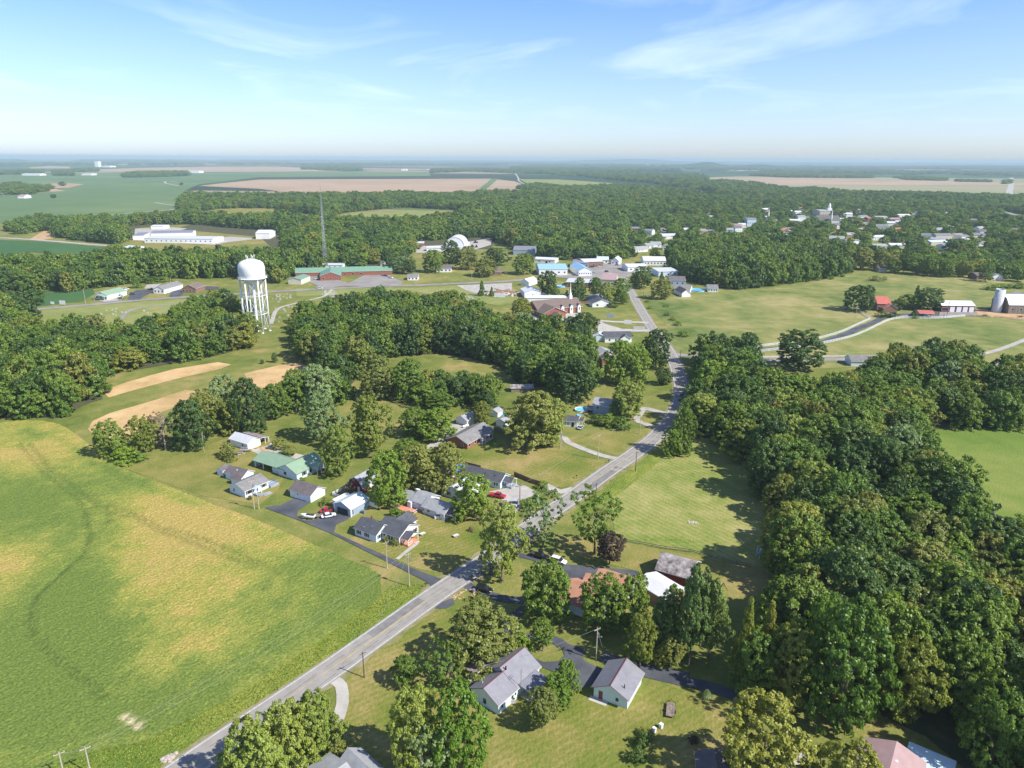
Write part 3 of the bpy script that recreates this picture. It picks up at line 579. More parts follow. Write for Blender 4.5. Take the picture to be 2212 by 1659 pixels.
fl('parking_lot', 'pale paved lot in front of the church', c3a, '135,1480 160,1400 270,1490 400,1490 480,1440 640,1440 560,1530 360,1540', .12, 'concrete')
fl('parking_lot', 'pale paved lot below the church', c3a, '745,1500 800,1530 950,1575 1180,1580 1190,1600 1010,1600 960,1620 830,1640 740,1600', .12, 'concrete')
rb('concrete entry to the church lot', '750,1505 900,1515 1060,1518 1180,1522', 5, 'concrete', .13, 'driveway', 'driveway', c3a)
fl('parking_lot', 'paved town crossing with parking', c3a, '640,1060 700,1030 820,1010 960,1010 1000,1060 1040,1110 1000,1130 900,1110 840,1150 640,1150 380,1130 500,1100', .22, 'asphalt_mid')
fl('gravel_yard', 'pale quarry yard with machines', c2a, '1360,850 1480,860 1640,850 1800,830 2040,790 2030,850 1900,890 1640,890 1470,920 1380,920', .3, 'gravel')
fl('gravel_yard', 'pale yard around the white factory', c1a, '1140,730 1160,710 1500,700 1620,708 1540,730 1420,740 1500,760 1750,790 2000,780 2180,790 2200,800 1950,830 1860,850 1260,820 1190,810', .25, 'gravel')
fl('farmyard', 'orange dirt farmyard by the barn', cFm, '1560,290 1700,290 1830,330 2010,350 2212,360 2212,440 2050,420 1900,400 1760,390 1620,370', .08, 'dirt', 'yard')
fl('farmyard', 'grey paved farmyard in front of the long garage', cFm, '860,330 1130,330 1560,330 1640,370 1450,385 1200,410 1020,400 640,400 620,350', .1, 'asphalt_mid', 'yard')
fl('yard', 'salvage yard dirt beside the tall conifers', c2a, '1730,1200 2212,1180 2212,1290 1950,1280 1830,1250', .15, 'gravel')
fl('grass_strip', 'bright tall grass strip along the soybean field', ID, '847,1266 905,1262 912,1280 830,1340 691,1430 560,1515 440,1590 360,1645 250,1750 0,1760 -60,1740 104,1662 221,1623 316,1604 411,1556 521,1498 640,1420 691,1386 800,1308', .06, 'tallgrass', 'grass strip')
fl('grass_strip', 'weedy ditch between road and hay field', ID, '1240,1105 1300,1060 1345,1028 1400,985 1430,960 1440,984 1400,1018 1345,1062 1300,1088 1255,1120', .062, 'tallgrass', 'grass strip')

# ------------------------------------------------------------------ buildings
def prof_pts(kind, w, h, rise, ov):
    s = rise / (w / 2) if w else 0
    if kind == 'gable': return [(-ov, h - ov * s), (w / 2, h + rise), (w + ov, h - ov * s)]
    if kind == 'gambrel': return [(-ov * .6, h - ov), (w * .17, h + rise * .66), (w / 2, h + rise), (w * .83, h + rise * .66), (w + ov * .6, h - ov)]
    if kind == 'shed': return [(-ov, h - ov * rise / w), (w + ov, h + rise + ov * rise / w)]
    if kind == 'shedr': return [(-ov, h + rise + ov * rise / w), (w + ov, h - ov * rise / w)]
    if kind == 'arch': return [(w / 2 - (w / 2 + ov) * math.cos(math.pi * k / 12), h + (rise) * math.sin(math.pi * k / 12)) for k in range(13)]
def hat(pts, t):
    for (a, b), (c, d) in zip(pts[:-1], pts[1:]):
        if a <= t <= c: return b + (d - b) * (t - a) / (c - a)
class Bld:
    def __init__(s, name, label, c, px, ang, group=None, cat='house', at=None):
        p = c(*px); g = at or G(*p); s.t = thing(name, label, cat, (g[0], g[1], 0), R(ang), group); s.w = []
    def wing(s, x0, y0, x1, y1, h, ridge='u', rise=1.8, wall='white', roof='r_grey', ov=.4, kind='gable', trim='white', z0=0, hip=0, openings=(), cap=None):
        """ridge 'u' runs along local x, 'v' along local y"""
        L_, W_ = (x1 - x0, y1 - y0) if ridge == 'u' else (y1 - y0, x1 - x0)
        def P(l, w, z): return (x0 + l, y0 + w, z) if ridge == 'u' else (x1 - w, y0 + l, z)
        pts = prof_pts(kind, W_, h, rise, ov)
        wp = [(0, hat(pts, 0)), *[(a, b) for a, b in pts if 0 < a < W_], (W_, hat(pts, W_))]
        if wall:
            mb = MB(); sec = [(0, z0)] + wp + [(W_, z0)]
            if hip: sec = [(0, z0), (0, wp[0][1]), (W_, wp[-1][1]), (W_, z0)]
            n = len(sec); mb.v = [P(0, a, b) for a, b in sec] + [P(L_, a, b) for a, b in sec]
            mb.f = [list(range(n)), list(range(2 * n - 1, n - 1, -1))] + [[k, n + k, n + (k + 1) % n, (k + 1) % n] for k in range(n)]; mb.m = [0] * len(mb.f)
            part('wall', mb, wall, s.t)
        th = .16; mb = MB()
        if hip:
            lo = pts[0][1] + .02; e = ov; hp = min(hip, L_ / 2 - .05)
            c4_ = [P(-e, -e, lo), P(L_ + e, -e, lo), P(L_ + e, W_ + e, lo), P(-e, W_ + e, lo)]; r0, r1 = P(hp, W_ / 2, h + rise + .02), P(L_ - hp, W_ / 2, h + rise + .02)
            u = lambda p: (p[0], p[1], p[2] + th)
            for q in ([c4_[0], c4_[1], r1, r0], [c4_[1], c4_[2], r1], [c4_[2], c4_[3], r0, r1], [c4_[3], c4_[0], r0]):
                mb.face([u(p) for p in q], 0)
            for k in range(4): a, b = c4_[k], c4_[(k + 1) % 4]; mb.face([a, b, u(b), u(a)], 1)
            mb.face(c4_[::-1], 1)
        else:
            for (a, b), (c, d) in zip(pts[:-1], pts[1:]):
                A0, A1, B0, B1 = P(-ov, a, b + .02), P(L_ + ov, a, b + .02), P(-ov, c, d + .02), P(L_ + ov, c, d + .02)
                u = lambda p: (p[0], p[1], p[2] + th)
                mb.face([u(A0), u(A1), u(B1), u(B0)], 0); mb.face([B0, B1, A1, A0], 1)
                mb.face([A0, u(A0), u(B0), B0], 1); mb.face([A1, B1, u(B1), u(A1)], 1)
                if (a, b) == pts[0]: mb.face([A0, A1, u(A1), u(A0)], 1)
                if (c, d) == pts[-1]: mb.face([B0, u(B0), u(B1), B1], 1)
        rf = part('roof', mb, [roof, trim], s.t)
        if cap:
            mb = MB(); a = P(-ov, W_ / 2, h + rise + th + .02); b = P(L_ + ov, W_ / 2, h + rise + th + .02)
            mb.tube((a[0], a[1], a[2]), (b[0], b[1], b[2]), .12, n=6); part('ridge_cap', mb, cap, rf)
            if not hip:
                mb = MB()
                for l in (-ov - .03, L_ + ov + .03):
                    for (a, b), (c, d) in zip(pts[:-1], pts[1:]): mb.tube(P(l, a, b + th * .6), P(l, c, d + th * .6), .07, n=4)
                part('fascia', mb, cap, rf)
        s.w.append((x0, y0, x1, y1, h)); return s
    def opening(s, side, pos, zc, w, h, kind='window', wi=-1, shut=False, m=None):
        x0, y0, x1, y1, _ = s.w[wi]
        def bx(p, q, d0, d1, z0, z1):
            mb = MB()
            if side == 'S': mb.box(x0 + p, y0 - d1, z0, x0 + q, y0 + d0, z1)
            if side == 'N': mb.box(x0 + p, y1 - d0, z0, x0 + q, y1 + d1, z1)
            if side == 'E': mb.box(x1 - d0, y0 + p, z0, x1 + d1, y0 + q, z1)
            if side == 'W': mb.box(x0 - d1, y0 + p, z0, x0 + d0, y0 + q, z1)
            return mb
        a, b = pos - w / 2, pos + w / 2
        if kind == 'window':
            f = part('window', bx(a - .09, b + .09, .02, .04, zc - h / 2 - .09, zc + h / 2 + .09), 'white', s.t)
            mb = bx(a, b, .02, .06, zc - h / 2, zc + h / 2); part('pane', mb, 'glass', f)
            if shut:
                for q in (a - .5, b + .12): part('shutter', bx(q, q + .38, .02, .07, zc - h / 2, zc + h / 2), 'black', f)
        elif kind == 'door':
            f = part('door', bx(a, b, .02, .06, .05, h), m or 'door_white', s.t)
            part('handle', bx(b - .16, b - .08, .02, .12, h * .45, h * .45 + .08), 'steel', f)
        elif kind == 'garage':
            f = part('garage_door', bx(a, b, .02, .06, .05, h), m or 'door_white', s.t)
        elif kind == 'open':
            f = part('opening', bx(a, b, .02, .05, .03, h), 'dark_in', s.t)  # flat panel on the solid wall, doorway shade put into its colour
        return s
    def S(s, *q, **k): return s.opening('S', *q, **k)
    def E(s, *q, **k): return s.opening('E', *q, **k)
    def W(s, *q, **k): return s.opening('W', *q, **k)
    def posts(s, xy, h, r=.09, m='white', name='porch_post'):
        for x, y in xy:
            mb = MB(); mb.box(x - r, y - r, 0, x + r, y + r, h); part(name, mb, m, s.t)
        return s
    def slab(s, name, x0, y0, x1, y1, z0, z1, m):
        mb = MB(); mb.box(x0, y0, z0, x1, y1, z1); part(name, mb, m, s.t); return s
    def vent(s, x, y, z, h=.5, r=.07, m='white', name='vent_pipe'):
        mb = MB(); mb.tube((x, y, z), (x, y, z + h), r, n=8); part(name, mb, m, s.t); return s
    def rail(s, pts, z0, z1, m='white', n=None):
        mb = MB()
        for (a, b), (c, d) in zip(pts[:-1], pts[1:]):
            mb.tube((a, b, z1), (c, d, z1), .05, n=4); mb.tube((a, b, z0 + .1), (c, d, z0 + .1), .04, n=4); L_ = math.hypot(c - a, d - b)
            for k in range(int(L_ / .25) + 1): t = k * .25 / L_; mb.tube((a + (c - a) * t, b + (d - b) * t, z0), (a + (c - a) * t, b + (d - b) * t, z1), .025, n=4)
        part('railing', mb, m, s.t); return s

# --- along the long driveway
b = Bld('bungalow', 'white bungalow with charcoal roof, two offset wings and a front porch', cA, (220, 1065), -32)
b.wing(0, 0, 8.6, 6.8, 2.6, 'u', 1.9, 'paleblue', 'r_dark')
b.S(1.6, 1.5, .8, 1.3, shut=True).S(4.8, 1.5, .8, 1.3, shut=True).E(1.5, 1.5, .8, 1.2, shut=True).vent(5.5, 1.8, 3.4).vent(3, .9, 2.9).vent(5, 4.5, 3.6)
b.wing(6.5, 7.6, 12.5, 14, 2.6, 'v', 2.0, 'white', 'r_dark')
b.wing(6.4, 2.6, 15.4, 11.4, 2.7, 'u', 2.2, 'white', 'r_dark')
for x in (3.2, 5, 6.2, 7.4): b.S(x, 1.5, .8, 1.3)
b.E(7.3, 1.6, 1.1, 1.4, shut=True)
b.wing(15.85, 3.2, 18.3, 8.0, 2.35, 'u', 1.1, None, 'r_dark', ov=.25).posts([(18.1, 3.3), (18.1, 7.9), (16.0, 3.3)], 2.35)
b.slab('porch_floor', 15.42, 3.1, 18.4, 8.1, 0, .45, 'deck').rail([(18.3, 3.2), (18.3, 5.2)], .45, 1.3).slab('step', 18.45, 5.6, 19.3, 7.4, 0, .22, 'concrete')
b.vent(1.6, 6.0, 3.0, 1.4, .3, 'brick', 'chimney')

b = Bld('farmhouse', 'long white house with green metal roof, carport wing and corner porch', cG, (1150, 1070), -31)
b.wing(0, 0, 9.5, 13, 2.9, 'v', 2.2, 'paleblue', 'r_green', trim='r_green', ov=.5)
b.S(3.6, 1.6, 1.4, 1.3).E(3.5, 1.6, 1.2, 1.3, shut=True).E(6.6, 1.6, 1.0, 1.6)
b.wing(9.0, 7.2, 12.2, 11.4, 2.7, 'u', 1.4, None, 'r_green', trim='white', ov=.2).posts([(12, 7.4), (12, 11.2), (12, 9.3)], 2.7)
b.wing(-13.2, .4, 3.2, 8.8, 2.8, 'u', 1.9, None, 'r_green', trim='r_green', ov=.5)
b.slab('wall', -13, 8.4, -.6, 8.6, 0, 2.7, 'paleblue').slab('wall', -13, .6, -12.8, 8.3, 0, 2.7, 'paleblue').slab('wall', -3.8, .55, -.1, .75, 0, 2.7, 'paleblue').slab('wall', -3.8, .8, -3.6, 8.3, 0, 2.7, 'paleblue')
b.posts([(-12.9, .5), (-8.5, .5)], 2.8, .14)

b = Bld('workshop', 'white metal workshop with an open lean-to at the end of the gravel yard', cG, (475, 525), -31, cat='shed')
b.wing(-10.5, 0, 0, 6.2, 2.8, 'u', 1.7, 'white', 'r_silver', trim='white').S(-3 + 10.5, 1.6, .9, .9)
b.wing(-10.5, 6.65, .3, 10.2, 2.2, 'u', .9, None, 'r_metal2', kind='shedr', ov=.15, trim='white').posts([(.2, 10.1), (.2, 8.4), (-5, 10.1)], 2.3)
b.slab('wall', -10.4, 9.9, -.2, 10.05, 0, 2.1, 'beige').slab('wall', -10.4, 6.7, -10.2, 9.85, 0, 2.1, 'beige')

b = Bld('bungalow', 'white bungalow with worn grey roof and grey entrance ramp', cS, (430, 905), -33)
b.wing(0, 0, 8.2, 9.6, 2.6, 'v', 1.7, 'paleblue', 'r_grey').S(2.4, 1.5, .7, 1.1).E(1.9, 1.6, 2.0, 1.2, shut=True).E(7.6, 1.6, 1.4, 1.0, shut=True).vent(2, 5, 3.6)
b.wing(8.65, 3.0, 10.0, 5.4, 2.3, 'u', .8, None, 'r_palebl', ov=.1).posts([(9.9, 3.1), (9.9, 5.3)], 2.3)
b.E(4.3, 1, 1.0, 2.1, kind='door', wi=0)
b.slab('ramp', 8.25, 3.0, 11.6, 4.4, 0, .5, 'deck_grey').rail([(8.4, 2.95), (11.6, 2.95), (12.8, 5.6)], .4, 1.2, 'deck_grey').slab('ramp', 11.0, 4.42, 12.6, 7.6, 0, .28, 'deck_grey')
b.slab('deck', 5.4, 9.7, 9.2, 13.2, 0, .9, 'deck_grey').rail([(5.4, 13.1), (9.1, 13.1), (9.1, 9.8)], .9, 1.9, 'deck_grey')
b = Bld('annex', 'long narrow white annex with grey roof behind the ramped bungalow', cS, (325, 560), -25, cat='annex')
b.wing(0, 0, 8.2, 5.2, 2.4, 'u', 1.5, 'paleblue', 'r_mauve').S(4.8, 1, .9, 2, kind='door').vent(4.2, 1.6, 3.2, .5, .18)
b.wing(5.4, -2.6, 9.6, -.45, 2.1, 'u', .9, 'white', 'r_mauve', ov=.2)
b = Bld('garden_shed', 'small grey shed with mauve roof left of the long annex', cS, (110, 465), -25, cat='shed')
b.wing(0, 0, 2.7, 3.6, 2.2, 'v', 1.0, 'lavender', 'r_mauve', ov=.3)
b = Bld('garage', 'white detached garage with dark roof at the head of the sealed drive', cG, (1410, 1545), -29, cat='garage')
b.wing(0, 0, 9.4, 6.8, 2.6, 'u', 1.8, 'white', 'r_mauve').S(1.8, 1, .9, 2.0, kind='door').S(6.2, 1, 3.4, 2.1, kind='garage', m='white').S(3.6, 1.7, .5, .5)
b = Bld('garage', 'blue grey metal garage with open door and parked cars in front', cQ, (350, 1215), -33, cat='garage')
b.wing(0, 0, 7.4, 8.2, 2.9, 'v', 1.6, 'bluegrey', 'r_palebl', trim='white').S(3.7, 1, 4.6, 2.2, kind='open').E(.9, 1.5, .5, 1.7).S(3.7, 3.6, .35, .35)
b.slab('trim', .01, -.06, .35, -.01, 0, 2.8, 'white').slab('trim', 7.0, -.06, 7.4, -.01, 0, 2.8, 'white').slab('trim', 7.41, 0, 7.46, .35, 0, 2.8, 'white')
b.wing(-2.3, 1.6, -.5, 7.8, 2.3, 'v', .5, 'white', 'r_white', kind='shed', ov=.1)
b.slab('side_wall', 7.5, 8.3, 11.0, 8.5, .6, 2.2, 'white')
b = Bld('barn', 'red gambrel barn with grey roof beside the dense maple', cQ, (690, 700), -30, cat='barn')
b.wing(0, 0, 6.3, 8.4, 2.3, 'v', 3.2, 'red_wood', 'r_lgrey', kind='gambrel', ov=.45).S(4.5, 1, 1.1, 2.2, kind='door').S(2.2, 4.3, .9, .5).E(4.6, 1, 2.2, 2.1, kind='door').E(2, 1.4, 1.2, 1.6)
b = Bld('ranch_house', 'lavender grey ranch house with pale roof and orange deck', cV, (510, 810), -35)
b.wing(0, 0, 9.2, 6.6, 2.5, 'u', 1.7, 'lavender', 'r_lgrey').S(2.6, 1.6, 1.0, .7).S(7, 1.6, .9, 1.1).E(3.0, 1.5, 1.0, .8).S(.4, 1.5, .5, .6)
b.slab('awning', 6.4, -.6, 7.6, -.02, 2.1, 2.25, 'r_white')
b.wing(-5.6, 1.1, -.05, 8.6, 2.6, 'u', 1.9, 'lavender', 'r_lgrey').S(.6, 1, .9, 2.0, kind='door').S(4.4, 1.6, 1.2, .7)
b.wing(-10.6, 1.4, -6.05, 6.2, 2.4, 'u', 1.2, 'lavender', 'r_lgrey').slab('entry_box', -6.6, -.1, -5.0, .95, 0, 2.3, 'lavender')
b.slab('deck', -9.6, -3.0, -1.6, .0, 0, .35, 'deck').rail([(-9.6, -2.9), (-7.5, -2.9)], .35, 1.2).rail([(-3.6, -2.9), (-1.7, -2.9), (-1.7, -.2)], .35, 1.2)
b.wing(9.65, .6, 13.2, 5.8, 2.3, 'u', .9, None, 'r_mauve', ov=.2).posts([(13.1, .8), (13.1, 5.6)], 2.3)
b.vent(-3.2, 4, 4, .5).vent(2.5, 2.2, 3.4, .5).slab('chimney', -7.6, 5.2, -6.2, 6.0, 0, 4.4, 'white')
b = Bld('cottage', 'grey cottage with white metal roof between the trees', cV, (845, 500), -30)
b.wing(0, 0, 9.6, 9.8, 2.6, 'v', 1.9, 'lavender', 'r_silver').S(2.6, 1.4, 1.2, 1.2, shut=True).S(6.8, 1.4, 1.0, 1.2)
b = Bld('ranch_house', 'narrow dark roofed house with covered porch facing the white gravel yard', c3, (865, 1345), -28.5)
b.wing(-15.5, 0, 0, 6.8, 2.6, 'u', 1.9, 'paleblue', 'r_dark')
for x in (13.3, 14.3, 9.5, 5.5): b.S(x, 1.5, .6, 1.2)
b.E(4.8, 1, .9, 2, kind='door').E(1.8, 1.5, 1, 1.2)
b.wing(.45, 1.6, 3.6, 5.6, 2.4, 'u', 1.1, None, 'r_dark', ov=.15).posts([(3.5, 1.7), (3.5, 5.5), (1.6, 1.7)], 2.4)
b.slab('porch_floor', .05, 1.5, 3.7, 5.7, 0, .6, 'deck_grey').rail([(.1, 1.6), (3.6, 1.6), (3.6, 4)], .6, 1.5, 'fence_grey').slab('step', 3.75, 4.1, 5.0, 5.4, 0, .3, 'deck_grey')
b.vent(-3, 1.5, 3.4, .6, .15, 'black').vent(-7, 1.7, 3.4, .6, .15, 'black')
b = Bld('ranch_house', 'red brick ranch house with grey roof above the big lawn', c3, (410, 960), -32)
b.wing(0, 0, 9.8, 18, 2.6, 'v', 2.1, 'brick', 'r_grey', ov=.6).S(7.4, 1.5, 1.0, 1.3).E(1.6, 1.5, 1.4, 1.2).E(5.6, 1.5, 1.3, 1.2).E(9.5, 1, 1, 2.1, kind='door').E(12.5, 1.5, 1.6, 1.3)
b.wing(9.85, 7, 12.2, 15, 2.35, 'v', .3, None, 'r_grey', kind='shedr', ov=.1).posts([(12.0, 7.2), (12, 9.8), (12, 12.4), (12, 14.8)], 2.4).slab('porch_floor', 9.85, 7, 12.2, 15, 0, .25, 'concrete')
# --- lower right
b = Bld('metal_roof_house', 'pale green house with lavender metal roof, maroon ridge trim and two porches', ID, (1076.5, 1544.7), 51)
b.wing(0, 0, 6.4, 7.6, 2.7, 'u', 2.1, 'mint', 'r_metal', cap='maroon', trim='maroon').E(0, 0, .01, .01) if False else b.wing(0, 0, 6.4, 7.6, 2.7, 'u', 2.1, 'mint', 'r_metal', cap='maroon', trim='white')
b.W(4.3 - .6, 1.5, .9, 1.3).S(1.2, 1.5, .6, .9).S(4.6, 1.5, .7, .8).S(5.6, 1.6, .5, .6)
b.wing(6.45, .3, 14.4, 9.2, 2.9, 'u', 2.5, 'mint', 'r_metal', cap='maroon', trim='white').S(1.3, 1, .9, 2.0, kind='door')
b.wing(7.0, -3.4, 12.6, -.15, 2.5, 'u', .55, None, 'r_metal', kind='shed', ov=.2, trim='white').posts([(7.1, -3.3), (9.8, -3.3), (12.5, -3.3)], 2.5).slab('porch_floor', 7.0, -3.4, 12.6, .2, 0, .3, 'concrete')
b.wing(3.6, 9.65, 12.2, 12.6, 2.3, 'u', .35, None, 'r_metal2', kind='shedr', ov=.2, trim='white').posts([(3.8, 12.4), (8, 12.4), (12, 12.4)], 2.3).slab('porch_floor', 3.6, 9.3, 12.2, 12.5, 0, .2, 'concrete')
b.vent(6.9, 3.7, 5.0, .9, .16, 'black').vent(1.6, 5.7, 3.8, .5)
mb = MB(); mb.tube((7.0, -.4, 0), (7.0, -.4, 7.2), .05); 
for z in (6.2, 6.6, 7.0): mb.tube((6.2, -.4, z), (7.8, -.4, z), .03)
part('antenna_mast', mb, 'steel', b.t)
b = Bld('garage', 'pale green garage with lavender metal roof and dark red door', ID, (1282, 1504.7), -29, cat='garage')
b.wing(0, 0, 7.6, 8.9, 2.7, 'v', 2.0, 'mint', 'r_metal', cap='maroon', trim='white', ov=.5).S(1.6, 1, .9, 2.1, kind='door', m='door_red').S(5.3, 1.5, .7, .9).E(2, 1.6, .5, .5).E(5.5, 1.6, .6, .5).W(4.5, 1, 5, 2.2, kind='garage')
b.vent(6.2, 1.6, 3.4, 1.1, .12, 'black').slab('patio', -.6, -1.5, 3.4, -.05, 0, .12, 'concrete')
b = Bld('ranch_house', 'white house with salmon shingle roof among the big shade trees', cE, (200, 1130), -31)
b.wing(-1.6, 0, 8.2, 11.4, 2.8, 'u', 3.0, 'paleblue', 'r_orange', ov=.5).S(8, 1.5, 1.2, 1.1)
b.wing(.4, 6.6, 9.6, 15, 2.8, 'u', 2.5, 'paleblue', 'r_orange', ov=.5)
b.wing(2.2, 10.5, 11.5, 19, 2.8, 'u', 2.3, 'paleblue', 'r_orange', ov=.5).vent(-1.2, 2, 3, 1, .12, 'black')
def from_roof(c, p0, z0, p1, z1):
    a = G(*c(*p0), z0); d = G(*c(*p1), z1); return a, math.degrees(math.atan2(d[1] - a[1], d[0] - a[0])), math.hypot(d[0] - a[0], d[1] - a[1])
a, an, L_ = from_roof(cE, (1185, 705), 2.9, (1510, 905), 2.9)
b = Bld('shed', 'brick shed with broad white metal roof in front of the red barn', None or ID, (0, 0), an, cat='shed', at=a)
b.wing(.2, .2, L_ + 3.0, 8.0, 2.9, 'u', 1.0, 'brick_brown', 'r_white', ov=.3)
a, an, L_ = from_roof(cE, (1475, 515), 3, (1870, 625), 3)
b = Bld('barn', 'red barn with streaked weathered roof and white fascia', ID, (0, 0), an, cat='barn', at=a)
b.wing(.3, .3, 9.6, 9.5, 3.0, 'u', 2.6, 'red_wood', 'r_rust', ov=.5)
a, an, L_ = from_roof(cRR, (770, 1580), 2.8, (830, 1390), 2.8)
b = Bld('ranch_house', 'house with dusty pink metal roof at the bottom right', ID, (0, 0), an, at=a)
b.wing(-14, -10.6, L_ - .4, -.3, 2.8, 'u', 1.9, 'beige', 'r_pink', ov=.4, trim='r_pink').vent(L_ - 5, -6.2, 4.2, .5, .25, 'white')
a, an, L_ = from_roof(cRR, (1225, 1432), 2.9, (1625, 1600), 2.9)
b = Bld('carport', 'flat pale blue metal roof beside the pink roofed house', ID, (0, 0), an, cat='carport', at=a)
b.wing(0, -9.5, L_, -.2, 2.6, 'u', .25, None, 'r_palebl', kind='shed', ov=.1).posts([(.2, -9.2), (L_ - .2, -9.2), (.2, -.4), (L_ - .2, -.4), (L_ / 2, -9.2)], 2.6)
a, an, L_ = from_roof(cBH, (120, 1128), 2.7, (490, 880), 2.7)
b = Bld('ranch_house', 'grey roofed house at the bottom edge below the lawn', ID, (0, 0), an, at=a)
b.wing(-9, -11, L_ - .3, -.3, 2.7, 'u', 1.6, 'white', 'r_lgrey', ov=.4)
a2 = G(*cBH(1380, 1015), 2.7)
b.wing(L_ - .6, -13.5, L_ + 4.6, -3.6, 2.7, 'v', 1.9, 'white', 'r_lgrey', ov=.4)
a, an, L_ = from_roof(cR, (540, 1700), 2.7, (800, 1490), 2.7)
b = Bld('shed', 'shed with mauve roof below the shaded lawn', ID, (0, 0), 80, cat='shed', at=G(*cR(560, 1596), 2.7))
b.wing(-6, -6.5, 3.6, 0, 2.6, 'u', 1.2, 'lavender', 'r_mauve', ov=.4)
# --- small buildings in the middle
def simple(name, label, c, px, ang, w, d, h, ridge, rise, wall, roof, cat='house', wins=(), group=None, kind='gable', ov=.4, **k):
    b = Bld(name, label, c, px, ang, group, cat); b.wing(0, 0, w, d, h, ridge, rise, wall, roof, kind=kind, ov=ov, **k)
    for q in wins: b.opening(*q[:5], **(q[5] if len(q) > 5 else {}))
    return b
S_ = simple
S_('garage', 'white garage with pale roof left of the brick ranch house', c3, (485, 775), -40, 6.5, 6.5, 2.6, 'v', 1.5, 'white', 'r_lgrey', 'garage', [('S', 2.2, 1, 2.6, 2.1, dict(kind='garage'))])
S_('garden_shed', 'small white shed by the board fence behind the brick house', c3, (770, 712), -32, 4.6, 4, 2.3, 'v', 1.1, 'white', 'r_lgrey', 'shed', [('E', 2, 1, .9, 1.9, dict(kind='door'))])
S_('pool_shed', 'white shed beside the blue parasol behind the fence', c3, (830, 800), -32, 4.8, 5.2, 2.6, 'v', 1.0, 'white', 'r_lgrey', 'shed', [('E', 2, 1, .9, 1.9, dict(kind='door'))])
b = S_('cottage', 'small white cottage with black roof near the parked grey car', c3, (1385, 800), -14, 7.4, 6.2, 2.7, 'u', 1.2, 'white', 'r_dark', 'house', [('S', 2.2, 1.4, .5, 1.0), ('S', 3.4, 1.4, .5, 1.0), ('S', 5.4, 1, 1.0, 2.1, dict(kind='door', m='black'))])
b.wing(7.85, .6, 9.6, 5.6, 2.4, 'v', .3, None, 'r_dark', kind='shedr', ov=.1).posts([(9.5, .7), (9.5, 5.5)], 2.4)
b = S_('house', 'grey house with deck above the round pool', c3, (1665, 690), -20, 12, 9, 4.2, 'u', 2.0, 'bluegrey', 'r_lgrey', 'house', [('S', 2.2, 2.8, 1, 1.2), ('S', 8, 2.8, 1.2, 1.2), ('E', 4, 2.6, 1, 1.2)])
b.slab('deck', -3.2, -.5, -.1, 5.5, 1.4, 1.6, 'deck_grey').rail([(-3.2, 5.4), (-3.2, -.4), (-.1, -.4)], 1.6, 2.5, 'deck_grey').posts([(-3.1, -.4), (-3.1, 5.3)], 1.4, m='fence_grey', name='deck_post')
S_('garage', 'white garage with pale roof left of the dark roofed white house', c3, (1660, 70), 0, 9, 10, 3, 'v', 1.8, 'paleblue', 'r_silver', 'garage')
b = S_('house', 'white house with charcoal roof just below the church lawn', c3, (1770, 80), 4, 17, 12, 3, 'u', 2.6, 'white', 'r_dark', 'house', [('S', 3, 1.6, .9, 1.2), ('S', 7, 1.6, .9, 1.2), ('S', 14, 1.6, 1.1, 1.2)])
b.wing(9.5, -2.4, 15.5, 1.5, 3, 'v', 2.0, 'white', 'r_dark')
S_('house', 'house with pale grey roof half hidden by bright green trees', c3, (1700, 235), 15, 12, 11, 3, 'v', 2.2, 'beige', 'r_lgrey')
S_('house', 'small reddish house behind the bright green trees', c3, (1745, 262), 5, 6, 6, 2.8, 'v', 1.6, 'brick', 'r_mauve')
S_('play_shed', 'dark shed with blue tarp in the clearing behind the fence', c3, (960, 510), 5, 11, 5, 2.2, 'u', .9, 'grey_wood', 'r_rust', 'shed')
S_('house', 'grey roofed house behind the side road, left of its neighbour', c4, (1880, 285), -5, 14, 10, 3, 'u', 2.2, 'paleblue', 'r_grey')
S_('house', 'pale blue roofed house behind the side road near the right edge', c4, (2110, 300), -8, 15, 10, 3, 'u', 2.2, 'white', 'r_palebl')
# --- church
b = Bld('church', 'red brick church with brown roof, white steeple and gabled entrance', cK, (560, 770), 25, cat='church')
b.wing(0, 0, 18, 26, 4.0, 'v', 3.8, 'brick', 'r_brown', ov=.7)
for y in (3, 7, 11, 15, 19, 23): b.W(y, 2, 1.0, 1.8)
b.wing(1, 11, 38, 29, 4.6, 'u', 5.0, 'brick', 'r_brown', ov=.7)
for x in (20, 27.5, 34):
    b.slab('entry_bay', x, 9.9, x + 1.9, 10.98, 0, 5.6, 'white')
    b.wing(x - .2, 9.6, x + 2.1, 13, 5.0, 'v', 1.5, 'white', 'r_brown', ov=.2).S(1.15, 3.2, .8, 2.0)
b.wing(5.2, -6.8, 11.8, -.75, 3.2, 'v', 1.8, None, 'r_mauve', ov=.3, trim='cream').posts([(5.4, -6.6), (11.6, -6.6)], 3.2, .25)
mb = MB(); mb.box(31.5, 18.6, 8.2, 33.9, 21.0, 11.5); mb.lathe([(1.1, 11.5), (1.1, 12.6), (.75, 13.2), (.6, 14.4), (.3, 17), (.03, 22.5)], 8, c=(32.7, 19.8)); part('steeple', mb, 'white', b.t)
for pxs, lb in (((1655, 490), 'white'),): pass
b = S_('cottage', 'white cottage with black gable roof right of the church', cK, (1715, 490), 8, 15, 12, 3.0, 'v', 2.8, 'white', 'r_dark', 'house', [('S', 4, 1.7, 1.6, 1.3), ('S', 12, 1.7, 1.6, 1.3)])
S_('house', 'blue grey roofed house behind the white cottage', cK, (1545, 330), -35, 15, 12, 3, 'v', 2, 'bluegrey', 'r_metal')
S_('shed', 'white metal shed behind the church', cK, (105, 268), 10, 14, 16, 5, 'v', 2.0, 'white', 'r_white', 'shed', [('S', 7, 2, .8, 1.6)])
